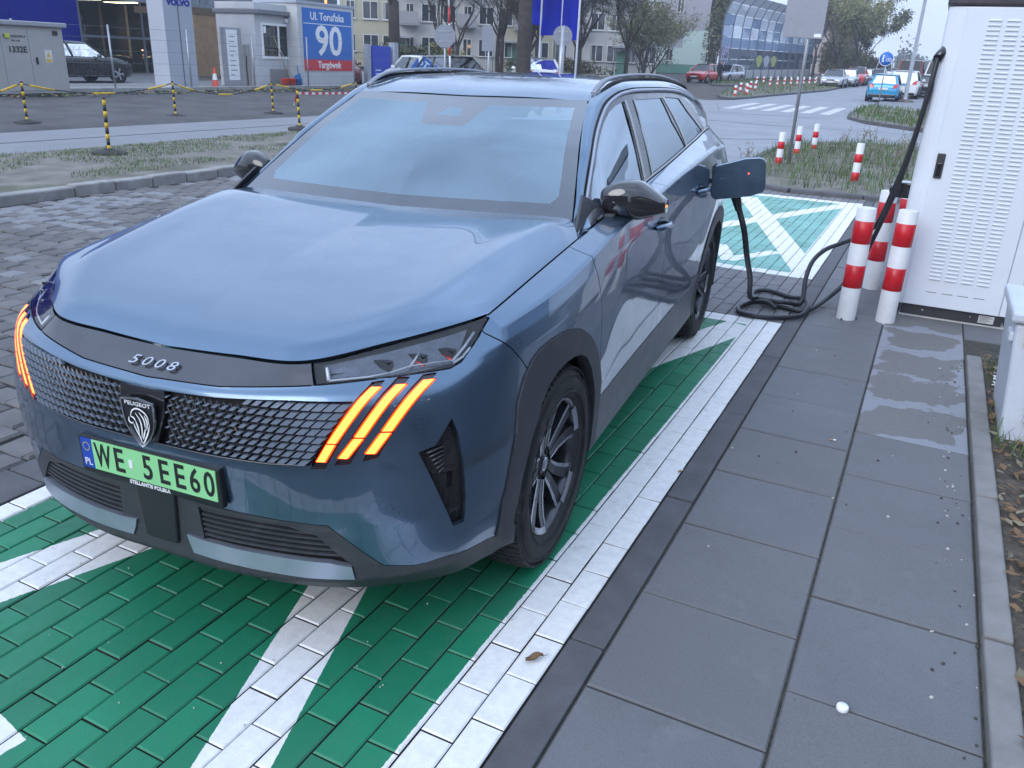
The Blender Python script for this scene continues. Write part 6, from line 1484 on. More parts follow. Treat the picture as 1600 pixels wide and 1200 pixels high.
t = thing('rake', 'thin handled rake leaning on the kiosk beside the broom', 'rake', (-25.9, 28.85, .1)); MB().cyl((0.15, .22, 0), (-.45, -.15, 1.6), .015, n=6).build('handle', GALV, t); MB().box((.16, .22, .03), (.05, .4, .05)).build('head', GALV, t)
t = thing('snow_shovel', 'blue shovel leaning beside the address board', 'shovel', (-25.9, 29.2, .1)); MB().cyl((0.1, .0, .5), (-.4, .45, 1.75), .018, n=6).build('handle', mat('shovel_blue', (.03, .2, .5), .5), t); MB().box((.12, -.03, .3), (.03, .42, .5), rx=.3).build('blade', mat('shovel_blade', (.02, .18, .46), .5), t)
t = thing('gate_mast', 'thin mast with a glowing orange-red top behind the address board', 'mast', (-27.5, 33.5, 0)); MB().cyl((0, 0, 0), (0, 0, 3.75), .04, n=8).build('pole', GALV, t); MB().cyl((0, 0, 3.76), (0, 0, 4.7), .05, n=8).build('light_tube', emis('red_tube', (1, .12, .04), 5), t)
t = thing('blue_totem', 'bright blue information totem between grey posts', 'totem', (-27, 37.3, 0)); m = MB(); m.bbox((-.15, -.85, 0), (.1, .85, 2.05)); m.build('body', mat('totem_blue', (.012, .05, .46), .4), t, bevel=.02); m = MB()
for k, w_ in enumerate((.35, .6, .5)): m.bbox((.102, -.6, .45+.18*k), (.106, -.6+w_, .50+.18*k))
m.build('print', WHITE, t); MB().bbox((-.15, 1.0, 0), (.12, 1.55, 2.25)).build('grey_post', FGREY, t, bevel=.01); MB().bbox((-.15, -1.3, 0), (.12, -1.0, 2.1)).build('grey_post', FGREY, t, bevel=.01)
# signs seen from behind in the middle
def back_sign(label, x, y, h, shape, zc, r, pole_r=.035, yaw=.45, z0=0):
    t = thing('road_sign', label, 'sign', (x, y, z0), yaw); MB().cyl((0, 0, -.1), (0, 0, h), pole_r, n=10).build('pole', GALV, t); m = MB(); n_ = 8 if shape == 'oct' else 28
    m.prism([(r*math.cos(2*math.pi*(k+.5)/n_), zc+r*math.sin(2*math.pi*(k+.5)/n_)) for k in range(n_)], -.062, -.045, 'Y'); m.build('sign_back', SGREY, t, bevel=.004)
    for dz in (-.3, .3): MB().bbox((-r*.55, -.075, zc+dz*r*1.4-.02), (r*.55, -.062, zc+dz*r*1.4+.02)).build('bracket', GALV, t)
    return t
back_sign('octagonal stop sign seen from behind above the black car', -15.55, 25, 2.75, 'oct', 2.33, .40)
back_sign('round sign seen from behind beside the blue flags', -11.05, 25, 2.75, 'round', 2.45, .315, .09)
t = thing('barrier_boom', 'raised red and white barrier pole standing behind the octagonal sign', 'barrier', (-16.2, 26.5, 0)); 
for k in range(8): MB().cyl((-.02*k, 0, .6+.55*k), (-.02*(k+1), 0, .6+.55*(k+1)-.002), .035, n=8).build('stripe', BR if k % 2 == 0 else BW, t)
MB().bbox((-.2, -.2, 0), (.2, .2, .9)).build('housing', CON, t, bevel=.03)
for x, y, h_, w_, l in ((-13.9, 25.2, 2.55, .10, 'narrow grey sign plate on a post right of the octagonal sign'),):
    t = thing('road_sign', l, 'sign', (x, y, 0), .45); MB().cyl((0, 0, 0), (0, 0, h_), .035, n=8).build('pole', GALV, t); MB().bbox((-.24, -.05, 1.9), (.12, -.035, 2.7)).build('sign_back', SGREY, t)
# flags
FLAG = mat('flag_blue', (.006, .018, .36), .8, var=.15, vs=1, spec=.2)
for i, (x, y, l) in enumerate(((-17.90, 38, 'leftmost of the three tall blue flags'), (-16.78, 38, 'middle one of the three tall blue flags'), (-15.90, 38, 'rightmost of the three tall blue flags'))):
    t = thing('flagpole', l, 'flag', (x, y, .1), 0, 'tall blue flags'); MB().cyl((0, 0, 0), (0, 0, 8), .055, .04, n=10).build('pole', POWDER, t)
    z0 = (3.15, 2.75, 2.55)[i]; fl_ = MB(); w_ = (.85, 1.0, .84)[i]
    fl_.grid([[(-.06-w_*k/12+.0, .09*math.sin(k*.9+.5*j)*(.3+k/12)+.05*math.sin(j*.8), z0+(5.0*j/14)+.18*(k/12)*(1-j/14)*(1 if i == 0 else -.2)) for k in range(13)] for j in range(15)]); fl_.build('cloth', FLAG, t)
# second fence before the blocks
t = thing('bar_fence', 'dark thin bar fence in front of the apartment blocks', 'fence', (-45, 45.5, .25))
for k in range(14): MB().cyl((1.9*k, 1.25*k, 0), (1.9*k, 1.25*k, 1.55), .03, n=6).build('post', DARKM, t)
m = MB()
for z in (.2, 1.45): m.tube([(0, 0, z), (24.7, 16.25, z)], .02, 4)
for k in range(200): m.add([(24.7*k/200, 16.25*k/200, .2), (24.7*k/200+.02, 16.25*k/200, .2), (24.7*k/200+.02, 16.25*k/200, 1.45), (24.7*k/200, 16.25*k/200, 1.45)], [(0, 1, 2, 3)])
tag(m.build('bars', DARKM, t, recalc=False), kind='stuff')
# ================================================================== BACKGROUND BUILDINGS
WINF = mat('window_frame_white', (.55, .55, .54), .5)
WPANE = mat('dark_window_pane', (.030, .036, .044), .06, coat=1, var=.5, vs=.6)
CURT = mat('curtain', (.33, .32, .30), .8, var=.2)
def win_meshes(w, h):
    f = MB(); t_ = .07
    f.bbox((-w/2, -.05, 0), (w/2, .02, t_)); f.bbox((-w/2, -.05, h-t_), (w/2, .02, h)); f.bbox((-w/2, -.05, t_), (-w/2+t_, .02, h-t_)); f.bbox((w/2-t_, -.05, t_), (w/2, .02, h-t_)); f.bbox((-t_/2, -.05, t_), (t_/2, .02, h-t_))
    g = MB(); g.add([(-w/2+t_, -.02, t_), (w/2-t_, -.02, t_), (w/2-t_, -.02, h-t_), (-w/2+t_, -.02, h-t_)], [(0, 1, 2, 3)])
    s = MB(); s.bbox((-w/2-.06, -.12, -.06), (w/2+.06, .0, -.005))
    c = MB(); c.add([(-w/2+t_, -.028, t_), (-w/2+w*.22, -.028, t_), (-w/2+w*.22, -.028, h-t_), (-w/2+t_, -.028, h-t_)], [(0, 1, 2, 3)])
    return f.mesh('window', WINF), g.mesh('pane', WPANE, False), s.mesh('sill', WINF), c.mesh('curtain', CURT, False)
_wm = {}
def window(par, x, y, z, w, h):
    k = (round(w, 2), round(h, 2))
    if k not in _wm: _wm[k] = win_meshes(w, h)
    f, g, s, c = _wm[k]; o = link('window', f, par); o.location = (x, y, z); link('pane', g, o); link('sill', s, o)
    if random.random() < .5: link('curtain', c, o)
    return o
WA = mat('render_pale_yellow', (.40, .38, .28), .85, var=.08, vs=.4, dirt=((.30, .27, .19), .5, .58, .5)); WB = mat('render_cream', (.42, .42, .41), .85, var=.08, vs=.4, dirt=((.34, .33, .30), .5, .56, .5)); WC_ = mat('render_grey', (.30, .30, .325), .85, var=.06, vs=.3, dirt=((.25, .25, .27), .4, .56, .5))
MINT = mat('render_mint', (.42, .52, .48), .8, var=.05); GREEN = mat('render_green_base', (.10, .22, .17), .8, var=.1); ROOFM = mat('bitumen_roof', (.08, .08, .085), .8)
# long pale block on the left, behind the car park
def long_block():
    a = Vector((-47.5, 60.5, 0)); b_ = Vector((-24.0, 77.0, 0)); d = b_-a; L_ = d.length; ang = math.atan2(d.y, d.x)
    t = thing('apartment_block', 'long cream and yellow apartment block with green balconies behind the car park', 'building', (a.x, a.y, .55), ang)
    nb = 6; w = L_/nb
    for k in range(nb): m = MB(); m.bbox((k*w, (.0 if k % 3 else -.03), 0), ((k+1)*w, 9, 13.5)); m.build('wall', WA if k % 3 == 0 else WB, t)
    m = MB(); m.bbox((-.3, -.4, 13.5), (L_+.3, 9.3, 13.9)); m.build('roof', ROOFM, t)
    for fl_ in range(5):
        for c in range(17):
            x = .9+c*L_/17.0
            window(t, x, -.005 if (int(x/w) % 3) else -.035, 1.2+2.65*fl_, 1.35 if c % 3 else .8, 1.45)
    for c in (2, 5, 8, 11, 14):
        for fl_ in range(1, 5):
            x = 1.8+c*L_/17.0; p = MB(); p.bbox((x-.1, -1.0, .85+2.65*fl_), (x+1.5, -.02, .97+2.65*fl_)); bo = p.build('balcony', WC_, t)
            p = MB(); p.bbox((x-.1, -1.03, .98+2.65*fl_), (x+1.5, -.98, 1.95+2.65*fl_)); p.bbox((x-.1, -.98, .98+2.65*fl_), (x-.05, -.03, 1.95+2.65*fl_)); p.build('railing', mat('balcony_green', (.05, .19, .15), .6) if (c+fl_) % 5 == 0 else WC_, bo)
    for c in (3, 9, 15):
        x = c*L_/17; m = MB(); m.bbox((x-1.0, -1.4, 2.45), (x+1.0, -.03, 2.6)); m.build('porch', WC_, t); m = MB(); m.bbox((x-.5, -.06, 0), (x+.5, -.01, 2.15)); m.build('door', GREEN, t)
    for x in (L_*.33, L_*.66): MB().cyl((x, -.08, 0), (x, -.08, 13.4), .06, n=6).build('downpipe', GALV, t)
long_block()
# taller grey block with loggias and a plain gable
def gable_block():
    a = Vector((-41.8, 99.6, 0)); b_ = Vector((-26.6, 104.9, 0)); d = b_-a; L_ = d.length; ang = math.atan2(d.y, d.x)
    t = thing('apartment_block', 'grey apartment block with glazed loggias and a mint ground floor beside the willow bush', 'building', (a.x, a.y, .85), ang)
    m = MB(); m.bbox((4.3, 0, 2.9), (L_, 12, 17)); m.build('wall', WC_, t)
    m = MB(); m.bbox((4.3, -.02, 1.0), (L_-2.0, 12, 2.9)); m.build('wall', WC_, t); m = MB(); m.bbox((L_-6.5, -.05, 1.05), (L_+.02, 2, 2.9)); m.bbox((L_-2.9, -.05, 2.905), (L_+.02, 2, 4.9)); m.build('mint_wall', MINT, t)
    m = MB(); m.bbox((0, -.08, 0), (L_+.05, 12, 1.0)); m.build('base_wall', GREEN, t); m = MB(); m.bbox((-.05, 1.6, 1.0), (4.3, 12, 17)); m.build('rear_wall', WA, t)
    m = MB(); m.bbox((-.2, -.2, 17), (L_+.2, 12.2, 17.4)); m.build('roof', ROOFM, t)
    for z in (3.3, 5.95, 8.6, 11.25): window(t, L_-3.6, -.005, z+.9, .85, 1.45); window(t, L_-8.2, -.005, z+2.0, 1.2, .9)
    window(t, L_-4.4, -.055, 1.4, .85, 1.35); window(t, L_-1.3, -.085, .3, .8, .45); window(t, L_-8.6, -.025, 1.5, 1.2, 1.1)
    for k in range(6):
        z = 2.55+2.65*k; m = MB(); m.bbox((-.2, -.25, z), (4.28, 1.6, z+.18)); lo_ = m.build('loggia_slab', WINF, t)
        m = MB(); m.bbox((.0, -.22, z+.185), (4.1, -.16, z+1.05)); m.build('parapet', WINF if k % 2 == 0 else WA, lo_)
        for j in range(5): m = MB(); m.bbox((.02+.82*j, -.14, z+1.1), (.80+.82*j, -.10, z+2.6)); m.build('glazing', WPANE, lo_); 
        m = MB()
        for j in range(6): m.bbox((.0+.82*j-.04, -.17, z+1.06), (.0+.82*j+.04, -.09, z+2.64))
        m.build('glazing_frame', WINF, lo_)
    m = MB(); m.bbox((4.28, -.3, 0), (4.6, 1.6, 17)); m.build('loggia_cheek', WINF, t); m = MB(); m.bbox((-.4, -.3, 0), (-.1, 1.6, 17)); m.build('loggia_cheek', WINF, t)
    m = MB(); m.bbox((-1.5, -3.2, 2.2), (7.5, -.1, 2.45)); m.bbox((-1.4, -3.0, 0), (7.4, -.1, 2.2)); m.build('low_annex', mat('annex_grey', (.26, .25, .25), .85, var=.1, vs=.5), t)
gable_block()
t = thing('wall_lamp', 'small warm lamp glowing under the blue flags', 'lamp', (-19.9, 45.5, 0)); MB().cyl((0, 0, 0), (0, 0, 2.75), .04, n=8).build('pole', DARKM, t); MB().lathe([(0, 0), (.13, .05), (.15, .16), (.08, .26), (0, .28)], 12, c=(0, 0, 2.75)).build('globe', emis('warm_globe', (1, .62, .25), 12), t)
# pinkish block far right behind the trees
t = thing('apartment_block', 'pale pinkish apartment block half hidden by trees right of the noise wall', 'building', (-24.5, 150, 1.4), .12)
m = MB(); m.bbox((0, 0, 0), (11.5, 20, 13)); m.build('wall', mat('render_pinkish', (.38, .33, .31), .85, var=.08, vs=.3), t); m = MB(); m.bbox((-.3, -.3, 13), (11.8, 20, 13.4)); m.build('roof', ROOFM, t)
for fl_ in range(4):
    for c in range(4): window(t, 1.6+2.75*c, -.01, 1.4+3.0*fl_, 1.3, 1.5)
# ---- glass noise wall
NG = [glassm('noise_glass_%s' % k, tint, 1.55, .03, al, body) for k, tint, al, body in (('pale', (.80, .86, .90), .08, (.74, .82, .92)), ('mid', (.50, .62, .80), .20, (.30, .42, .62)), ('clear', (.60, .67, .76), .65, (.26, .32, .42)))]
t = thing('noise_wall', 'tall glass noise wall of bent steel ribs and banded panes along the street', 'noise wall', (-17.39, 73.7, .5))
dv = Vector((2.45, 36.8, .42)); nb = 13
prof = [(0, 1.0), (0, 1.9), (0, 2.8), (0, 3.7), (0, 4.6), (.10, 5.5), (.45, 6.35), (1.05, 7.05)]
u = dv.normalized(); nrm = Vector((u.y, -u.x, 0))
def nw(s, q): return dv*s+nrm*q[0]+Vector((0, 0, q[1]))
for k in range(nb+1):
    s = k/nb; m = MB(); m.tube([dv*s+Vector((0, 0, 0))]+[nw(s, q)-nrm*.03 for q in prof], .075, 6); m.build('rib', mat('noise_wall_steel', (.13, .15, .18), .5, metal=.4), t)
for k in range(nb):
    s0, s1 = (k+.035)/nb, (k+.965)/nb
    m = MB(); a, b_ = dv*s0, dv*s1; m.add([a, b_, b_+Vector((0, 0, .98)), a+Vector((0, 0, .98)), a-nrm*.15, b_-nrm*.15, b_-nrm*.15+Vector((0, 0, .98)), a-nrm*.15+Vector((0, 0, .98))], [(0, 1, 2, 3), (7, 6, 5, 4), (3, 2, 6, 7), (0, 3, 7, 4), (1, 5, 6, 2)]); m.build('concrete_panel', mat('noise_wall_concrete', (.42, .42, .43), .85, var=.1, dirt=((.30, .28, .32), 2, .55, .5)), t)
    for r in range(7):
        q0, q1 = prof[r], prof[r+1]; e = .02
        P_ = [nw(s0, (q0[0], q0[1]+e)), nw(s1, (q0[0], q0[1]+e)), nw(s1, (q1[0], q1[1]-e)), nw(s0, (q1[0], q1[1]-e))]
        mi_ = NG[2] if r < 2 else (NG[1] if (r == 2 or (r == 3 and k % 2 == 0) or (r == 4 and k % 3 == 0)) else NG[0])
        MB().add(P_+[p-nrm*.03 for p in P_], [(0, 1, 2, 3), (7, 6, 5, 4), (0, 4, 5, 1), (1, 5, 6, 2), (2, 6, 7, 3), (3, 7, 4, 0)]).build('glass_pane', mi_, t)
gf = MB()
for pts in ([(.2, 1.1), (.5, 2.0), (.8, 3.0), (1.0, 2.2), (1.3, 3.1), (1.4, 2.0), (1.2, 1.2)], [(.3, 2.3), (.9, 2.6), (1.6, 2.4)], [(.6, 1.0), (.9, 1.7), (1.2, 1.0)], [(.1, 1.7), (.4, 2.8), (.7, 2.2), (1.5, 2.9)]):
    gf.tube([u*a*1.6+Vector((0, 0, z))+nrm*.02 for a, z in pts], .035, 4)
gf.build('graffiti', mat('graffiti_lilac', (.55, .47, .66), .7), t)
for k, col in ((4, (.40, .44, .16)), (5, (.42, .46, .52)), (6, (.40, .42, .18))):
    gf = MB(); c = dv*((k+.5)/nb)+Vector((0, 0, 1.8))+nrm*.02
    gf.add([c+u*(1.1*math.cos(a)*(1+.2*math.sin(3*a)))+Vector((0, 0, .55*math.sin(a))) for a in np.linspace(0, 6.28, 16)[:-1]], [tuple(range(15))]); gf.build('graffiti', mat('graffiti_patch', col, .7), t)
# second noise wall far right
t = thing('noise_wall', 'long grey noise wall along the main road at the far right', 'noise wall', (3.2, 95, .7))
for k in range(34): MB().bbox((-.1, 5*k+.03, 0), (.1, 5*k+4.97, 5.2)).build('panel', mat('far_wall_panel', (.30, .33, .36), .8, var=.1, vs=.3), t)
for k in range(35): MB().cyl((-.14, 5*k, 0), (-.14, 5*k, 5.5), .10, n=6).build('post', GALV, t)
t = thing('viaduct', 'low dark viaduct crossing far behind the parked cars', 'viaduct', (-8, 300, 2.5)); MB().bbox((-4, 0, 2.2), (16, 6, 3.6)).build('deck', mat('viaduct_concrete', (.16, .18, .20), .8), t)
for k in range(4): MB().bbox((-3+5*k, 2, -1), (-2+5*k, 4, 2.2)).build('column', WC_, t)

# ================================================================== TREES
BARK = mat('dark_bark', (.048, .040, .036), .95, var=.4, vs=6, bmp=.6, bs=20); BARK2 = mat('grey_bark', (.085, .072, .062), .95, var=.35, vs=6, bmp=.5, bs=25)
BUD = mat('spring_bud_green', (.20, .20, .085), .8, var=.4, vs=.8); BUD2 = mat('olive_twig_green', (.150, .148, .075), .85, var=.4, vs=.8); BROWNTW = mat('brown_twig', (.135, .105, .078), .9, var=.35, vs=.8); YELF = mat('forsythia_yellow', (.42, .36, .05), .8, var=.25, vs=1); DKGR = mat('evergreen', (.045, .060, .026), .85, var=.45, vs=.9)
def branch(mb, tips, p, d, l, r, lev, maxlev, spread=.55, grav=.0, n=5):
    pts = [p]; rs = [r]; q = p.copy(); dd = d.copy(); seg = 4
    for k in range(seg):
        dd = (dd+Vector((rnd(-1, 1), rnd(-1, 1), rnd(-.6, .9)))*.16+Vector((0, 0, grav))).normalized(); q = q+dd*l/seg; pts.append(q.copy()); rs.append(r*(1-.5*(k+1)/seg))
    mb.tube(pts, rs, n if lev < 2 else 3, caps=False)
    if lev >= maxlev: tips.append((pts[-1], dd)); tips.append((pts[2], dd)); return
    for k in range(3 if lev < maxlev-1 else 4):
        i = 1+int(rnd(0, 3.99)) if k else 4
        a = rnd(0, 6.28); side = Vector((math.cos(a), math.sin(a), rnd(-.2, .6)))
        branch(mb, tips, pts[i], (dd+side*spread*rnd(.8, 1.5)).normalized(), l*rnd(.55, .8), rs[i]*rnd(.55, .75), lev+1, maxlev, spread, grav, n)
def twigs(t, tips, n, m_, l, h):
    tw = MB()
    for _ in range(n):
        p, d = random.choice(tips); c = p-d*rnd(0, .06)*h+Vector((rnd(-1, 1), rnd(-1, 1), rnd(-1, 1)))*h*.012; a = (d*.6+Vector((rnd(-1, 1), rnd(-1, 1), rnd(-.6, 1)))).normalized()*l*rnd(.5, 1.4); b = a.orthogonal().normalized()*rnd(.008, .016)
        tw.add([c-b, c+b, c+a+b*.3, c+a-b*.3], [(0, 1, 2, 3)])
    tag(tw.build('twigs', m_, t, recalc=False), kind='stuff')
def tree(name, label, x, y, h, r, maxlev=4, trunk=.28, bark=BARK, leaf=None, nl=0, ls=.12, spread=.6, group=None, cat='tree', stems=1, lean=(0, 0), forks=4, z0=None):
    t = thing(name, label, cat, (x, y, gh(y)-.05 if z0 is None else z0), 0, group); tips = []; tr = MB(); cr_ = MB()
    for s in range(stems):
        b = Vector((rnd(-.5, .5), rnd(-.5, .5), 0))*(0 if stems == 1 else 1); d = Vector((lean[0], lean[1], 1))+(Vector((rnd(-.5, .5), rnd(-.5, .5), 0)) if stems > 1 else Vector()); d.normalize()
        top_ = b+d*h*trunk; tr.tube([b-Vector((0, 0, .1)), b+d*h*trunk*.08, b+d*h*trunk*.5+Vector((rnd(-.06, .06), rnd(-.06, .06), 0)), top_], [r*1.35, r*1.05, r*.95, r*.85], 10)
        for k in range(forks):
            a = 2*math.pi*k/forks+rnd(-.4, .4); dd = (d+Vector((math.cos(a), math.sin(a), rnd(.0, .5)))*rnd(.35, .9)*spread*1.3).normalized()
            branch(cr_, tips, top_-d*rnd(0, h*trunk*.15), dd, h*rnd(.24, .33), r*rnd(.42, .62), 1, maxlev, spread)
    tr.build('trunk', bark, t, recalc=False); cb = cr_.build('branches', bark, t, recalc=False)
    if not leaf: twigs(t, tips, 2600, bark, h*.075, h)
    if leaf:
        lm = MB()
        for _ in range(nl):
            p, d = random.choice(tips); c = p+d*rnd(-.8, .5)*h*.05+Vector((rnd(-1, 1), rnd(-1, 1), rnd(-1, 1)))*h*.030
            a = Vector((rnd(-1, 1), rnd(-1, 1), rnd(-1, 1))).normalized(); b = a.orthogonal().normalized(); s_ = ls*rnd(.5, 1.3)
            lm.add([c-a*s_, c+b*s_*.5, c+a*s_, c-b*s_*.5], [(0, 1, 2, 3)], random.choice(range(len(leaf))))
        tag(lm.build('crown', list(leaf), t, recalc=False), kind='stuff')
    return t
random.seed(21)
tree('bare_tree', 'stout forked bare tree standing just right of the address board', -30.4, 43.6, 15, .38, 5, .30, spread=.62, forks=4)
tree('bare_tree', 'thick dark bare trunk rising behind the parked cars by the flags', -17.8, 36.0, 15, .36, 5, .30, spread=.85, forks=5)
for i, (x, y, h_, l) in enumerate(((-24.5, 52, 11, 'slender bare tree behind the octagonal sign'), (-22.3, 54, 10, 'slender bare tree right of the octagonal sign'), (-26.5, 50, 12, 'bare tree between the stout tree and the octagonal sign'), (-20.8, 50, 9, 'bare tree left of the thick dark trunk'), (-28.8, 55, 12, 'bare tree behind the forsythia bush'), (-19.6, 56, 9, 'low bare tree behind the white car and flags'), (-27.6, 46.5, 9, 'bare tree right behind the forsythia and white car'), (-22.8, 47.0, 9, 'small bare tree over the roof of the black estate car'), (-21.2, 43.5, 8, 'small bare tree left of the thick dark trunk'), (-36, 58, 12, 'bare tree behind the address board'))):
    tree('bare_tree', l, x, y, h_, .15, 5, .25, spread=.65, forks=4, group='bare trees before the cream block')
tree('forsythia_bush', 'yellow flowering forsythia bush behind the white car', -30.3, 49.5, 3.0, .05, 3, .15, BARK2, (YELF, YELF, BUD), 1500, .10, .8, None, 'bush', 3)
def hedge_mass(name, label, c, size, leaf, n, ls, cat='bush', kind=None, bark=BARK2):
    t = thing(name, label, cat, (c[0], c[1], gh(c[1])-.1)); m = MB(); tw = MB(); lumps = [(Vector((rnd(-.42, .42)*size[0], rnd(-.4, .4)*size[1], rnd(.25, .80)*size[2])), rnd(.16, .34)) for _ in range(16)]
    for _ in range(n):
        q, s = random.choice(lumps); v = Vector((random.gauss(0, 1), random.gauss(0, 1), random.gauss(0, 1))).normalized()*rnd(.35, 1.0)**.6; p = q+Vector((v.x*size[0]*s, v.y*size[1]*s, v.z*size[2]*s))
        if p.z < .05: p.z = rnd(.05, .4)
        a = Vector((rnd(-1, 1), rnd(-1, 1), rnd(-1, 1))).normalized(); b = a.orthogonal().normalized(); s_ = ls*rnd(.5, 1.4); m.add([p-a*s_, p+b*s_*.55, p+a*s_, p-b*s_*.55], [(0, 1, 2, 3)], random.choice(range(len(leaf))))
    for q, s in lumps: tw.tube([(q.x*.3, q.y*.3, 0), q*.6, q], [.06, .04, .01], 4, caps=False)
    tw.build('stem', bark, t, recalc=False); tag(m.build('foliage', list(leaf), t, recalc=False), kind='stuff'); return t
hedge_mass('hedge', 'olive green clipped bush mass behind the white car', (-31.5, 48.5), (5.5, 2.2, 2.3), (DKGR, BUD2), 3200, .10)
hedge_mass('hedge', 'dull green hedge behind the black estate car', (-25.0, 56), (7, 2, 1.6), (DKGR, BUD2, BROWNTW), 2600, .10)
tree('willow_bush', 'large round budding bush in front of the grey gable', -21.0, 64.5, 7.2, .075, 5, .12, BARK2, (BUD2, BUD2, BUD, BROWNTW), 12000, .085, .62, None, 'bush', 7, (0, 0), 4)
hedge_mass('ivy_screen', 'tall dark olive screen of ivy between the grey gable and the noise wall', (-25.9, 106), (2.6, 3, 13), (DKGR, BUD2, BUD2), 9000, .16, 'hedge')
for i, (x, y, s_, lf_, l) in enumerate(((-12.4, 116, (3.5, 4, 4.6), (BROWNTW, BUD2), 'brown twiggy bush at the end of the noise wall'), (-10.6, 112, (3.6, 3, 3.6), (BUD2, BROWNTW, BUD), 'olive bush above the left row of cars'), (-9.0, 118, (3, 3, 3.4), (BROWNTW, BUD2), 'brown bush below the tall budding tree'), (-13.4, 122, (4, 4, 8.5), (BROWNTW, BUD2, BROWNTW), 'tall tangle of brown twigs before the pinkish block'))):
    hedge_mass('bush', l, (x, y), s_, lf_, 3600, .15)
tree('budding_tree', 'tall budding tree standing against the sky left of the round blue sign', -10.6, 108, 12.0, .22, 5, .2, BARK, (BUD, BUD2, BUD), 7500, .17, .55, None, 'tree', 2)
tree('budding_tree', 'darker budding tree behind the tall one by the street', -9.6, 118, 9.5, .20, 5, .2, BARK, (BUD2, DKGR), 6000, .16, .6)
tree('budding_tree', 'bare brown tree between the pinkish block and the noise wall', -14.2, 128, 13, .2, 5, .22, BARK, (BROWNTW, BUD2), 3500, .15, .55)
tree('bare_tree', 'bare tree rising behind the noise wall', -16.5, 125, 13, .2, 5, .25, BARK, (BROWNTW,), 2500, .15, .55)
FARW = mat('far_trees', (.085, .095, .080), .9, var=.3, vs=.2)
m = MB()
for _ in range(5200):
    x, y = rnd(-16, 30), rnd(295, 325); z = gh(y)+abs(random.gauss(0, 1))*2.2*(1+.5*math.sin(x*.35)); a = Vector((rnd(-1, 1), rnd(-1, 1), rnd(-1, 1))).normalized(); b = a.orthogonal().normalized(); m.add([Vector((x, y, z))-a*.6, Vector((x, y, z))+b*.4, Vector((x, y, z))+a*.6, Vector((x, y, z))-b*.4], [(0, 1, 2, 3)])
tag(m.build('distant_trees', FARW, recalc=False), kind='stuff')
# ---- the hall and hedge behind the photographer: the glossy car mirrors them
HALLW = mat('hall_cladding', (.15, .16, .18), .55, var=.1, vs=.4)
t = thing('hall', 'long dark ribbed hall with a row of small lamps facing the charging bays', 'building', (11.5, -30, 0))
MB().bbox((0, 0, 0), (14, 46, 6.8)).build('wall', HALLW, t); MB().bbox((-.5, -.4, 6.8), (14.3, 46.4, 7.3)).build('roof', ROOFM, t)
for k in range(23): MB().bbox((-.14, .6+2*k, 0), (0, .75+2*k, 6.8)).build('rib', HALLW, t)
for k in range(9): MB().bbox((-.2, 12+1.5*k, 5.2), (-.02, 12.5+1.5*k, 5.32)).build('lamp', emis('hall_lamp', (1, .97, .9), 3.5), t)
t = thing('hall', 'low dark building across the yard behind the photographer', 'building', (-34, -34, 0))
MB().bbox((0, 0, 0), (40, 12, 6.0)).build('wall', HALLW, t); MB().bbox((-.4, -.4, 6.0), (40.4, 12.4, 6.4)).build('roof', ROOFM, t)
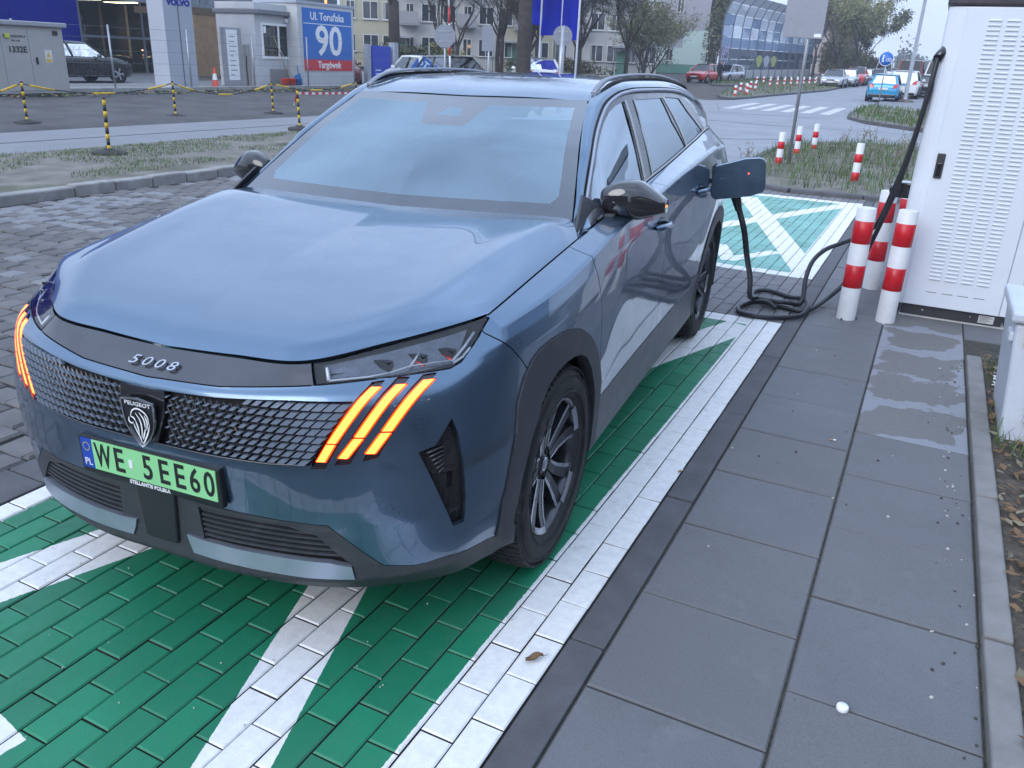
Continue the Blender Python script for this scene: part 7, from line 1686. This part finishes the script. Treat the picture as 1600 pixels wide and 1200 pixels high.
# ================================================================== PERSON
def person():
    t = thing('person', 'person in a black hooded jacket and dark trousers walking beside the noise wall', 'person', (-15.6, 66.7, gh(66.7)-.03), .5)
    V_ = [(0, 0, .95), (0, .0, 1.12), (0, .01, 1.32), (0, 0, 1.47), (0, -.02, 1.53), (0, -.03, 1.60), (0, -.03, 1.70), (.17, .01, 1.41), (.23, .03, 1.17), (.20, -.06, .93), (.19, -.09, .84), (-.17, .01, 1.41), (-.23, .03, 1.17), (-.19, -.07, .93), (-.18, -.10, .84), (.09, 0, .90), (.11, -.06, .50), (.12, .02, .08), (.12, -.13, .04), (-.09, 0, .90), (-.11, .05, .50), (-.12, .17, .10), (-.12, .05, .04)]
    E_ = [(0, 1), (1, 2), (2, 3), (3, 4), (4, 5), (5, 6), (3, 7), (7, 8), (8, 9), (9, 10), (3, 11), (11, 12), (12, 13), (13, 14), (0, 15), (15, 16), (16, 17), (17, 18), (0, 19), (19, 20), (20, 21), (21, 22)]
    rad = [.155, .15, .17, .12, .06, .095, .075, .085, .062, .045, .042, .085, .062, .045, .042, .105, .075, .052, .042, .105, .075, .052, .042]
    me = bpy.data.meshes.new('body'); me.from_pydata(V_, E_, []); o = link('body', me, t); me.materials.append(mat('black_clothing', (.014, .014, .018), .85)); 
    mod = o.modifiers.new('skin', 'SKIN'); sv = me.skin_vertices[0].data
    for i, r_ in enumerate(rad): sv[i].radius = (r_, r_*.8)
    sv[0].use_root = True
    o.modifiers.new('sub', 'SUBSURF').levels = 1; o.modifiers['sub'].render_levels = 1
    fc = MB(); fc.lathe([(0, 1.52), (.06, 1.54), (.078, 1.60), (.07, 1.66), (0, 1.69)], 14, c=(0, -.075, 0)); fc.v = [(x, y*.7-.03, z) for x, y, z in fc.v]; fc.build('face', mat('skin_tone', (.42, .27, .20), .6), t)
    hd = MB(); hd.lathe([(0, 1.735), (.09, 1.715), (.118, 1.64), (.115, 1.56), (.10, 1.50)], 14, c=(0, .005, 0)); hd.v = [v for v in hd.v]; hd.build('hood', mat('black_hood', (.012, .012, .016), .9), t)
    for sx, y in ((.185, -.10), (-.175, -.11)):
        h_ = MB(); h_.box((sx, y, .79), (.05, .07, .12)); h_.build('hand', mat('hand_skin', (.42, .27, .20), .6), t, bevel=.02)
person()
# ================================================================== AIR
HZ = bpy.data.materials.new('thin_haze'); HZ.use_nodes = True; n = HZ.node_tree; n.nodes.clear()
o_ = n.nodes.new('ShaderNodeOutputMaterial'); v_ = n.nodes.new('ShaderNodeVolumePrincipled'); v_.inputs['Color'].default_value = (.82, .88, 1, 1); v_.inputs['Density'].default_value = .0011; v_.inputs['Anisotropy'].default_value = .2; n.links.new(v_.outputs[0], o_.inputs['Volume'])
m = MB(); m.bbox((-275, -40, -1.2), (75, 345, 24)); 
tag(m.build('haze', HZ), kind='stuff')
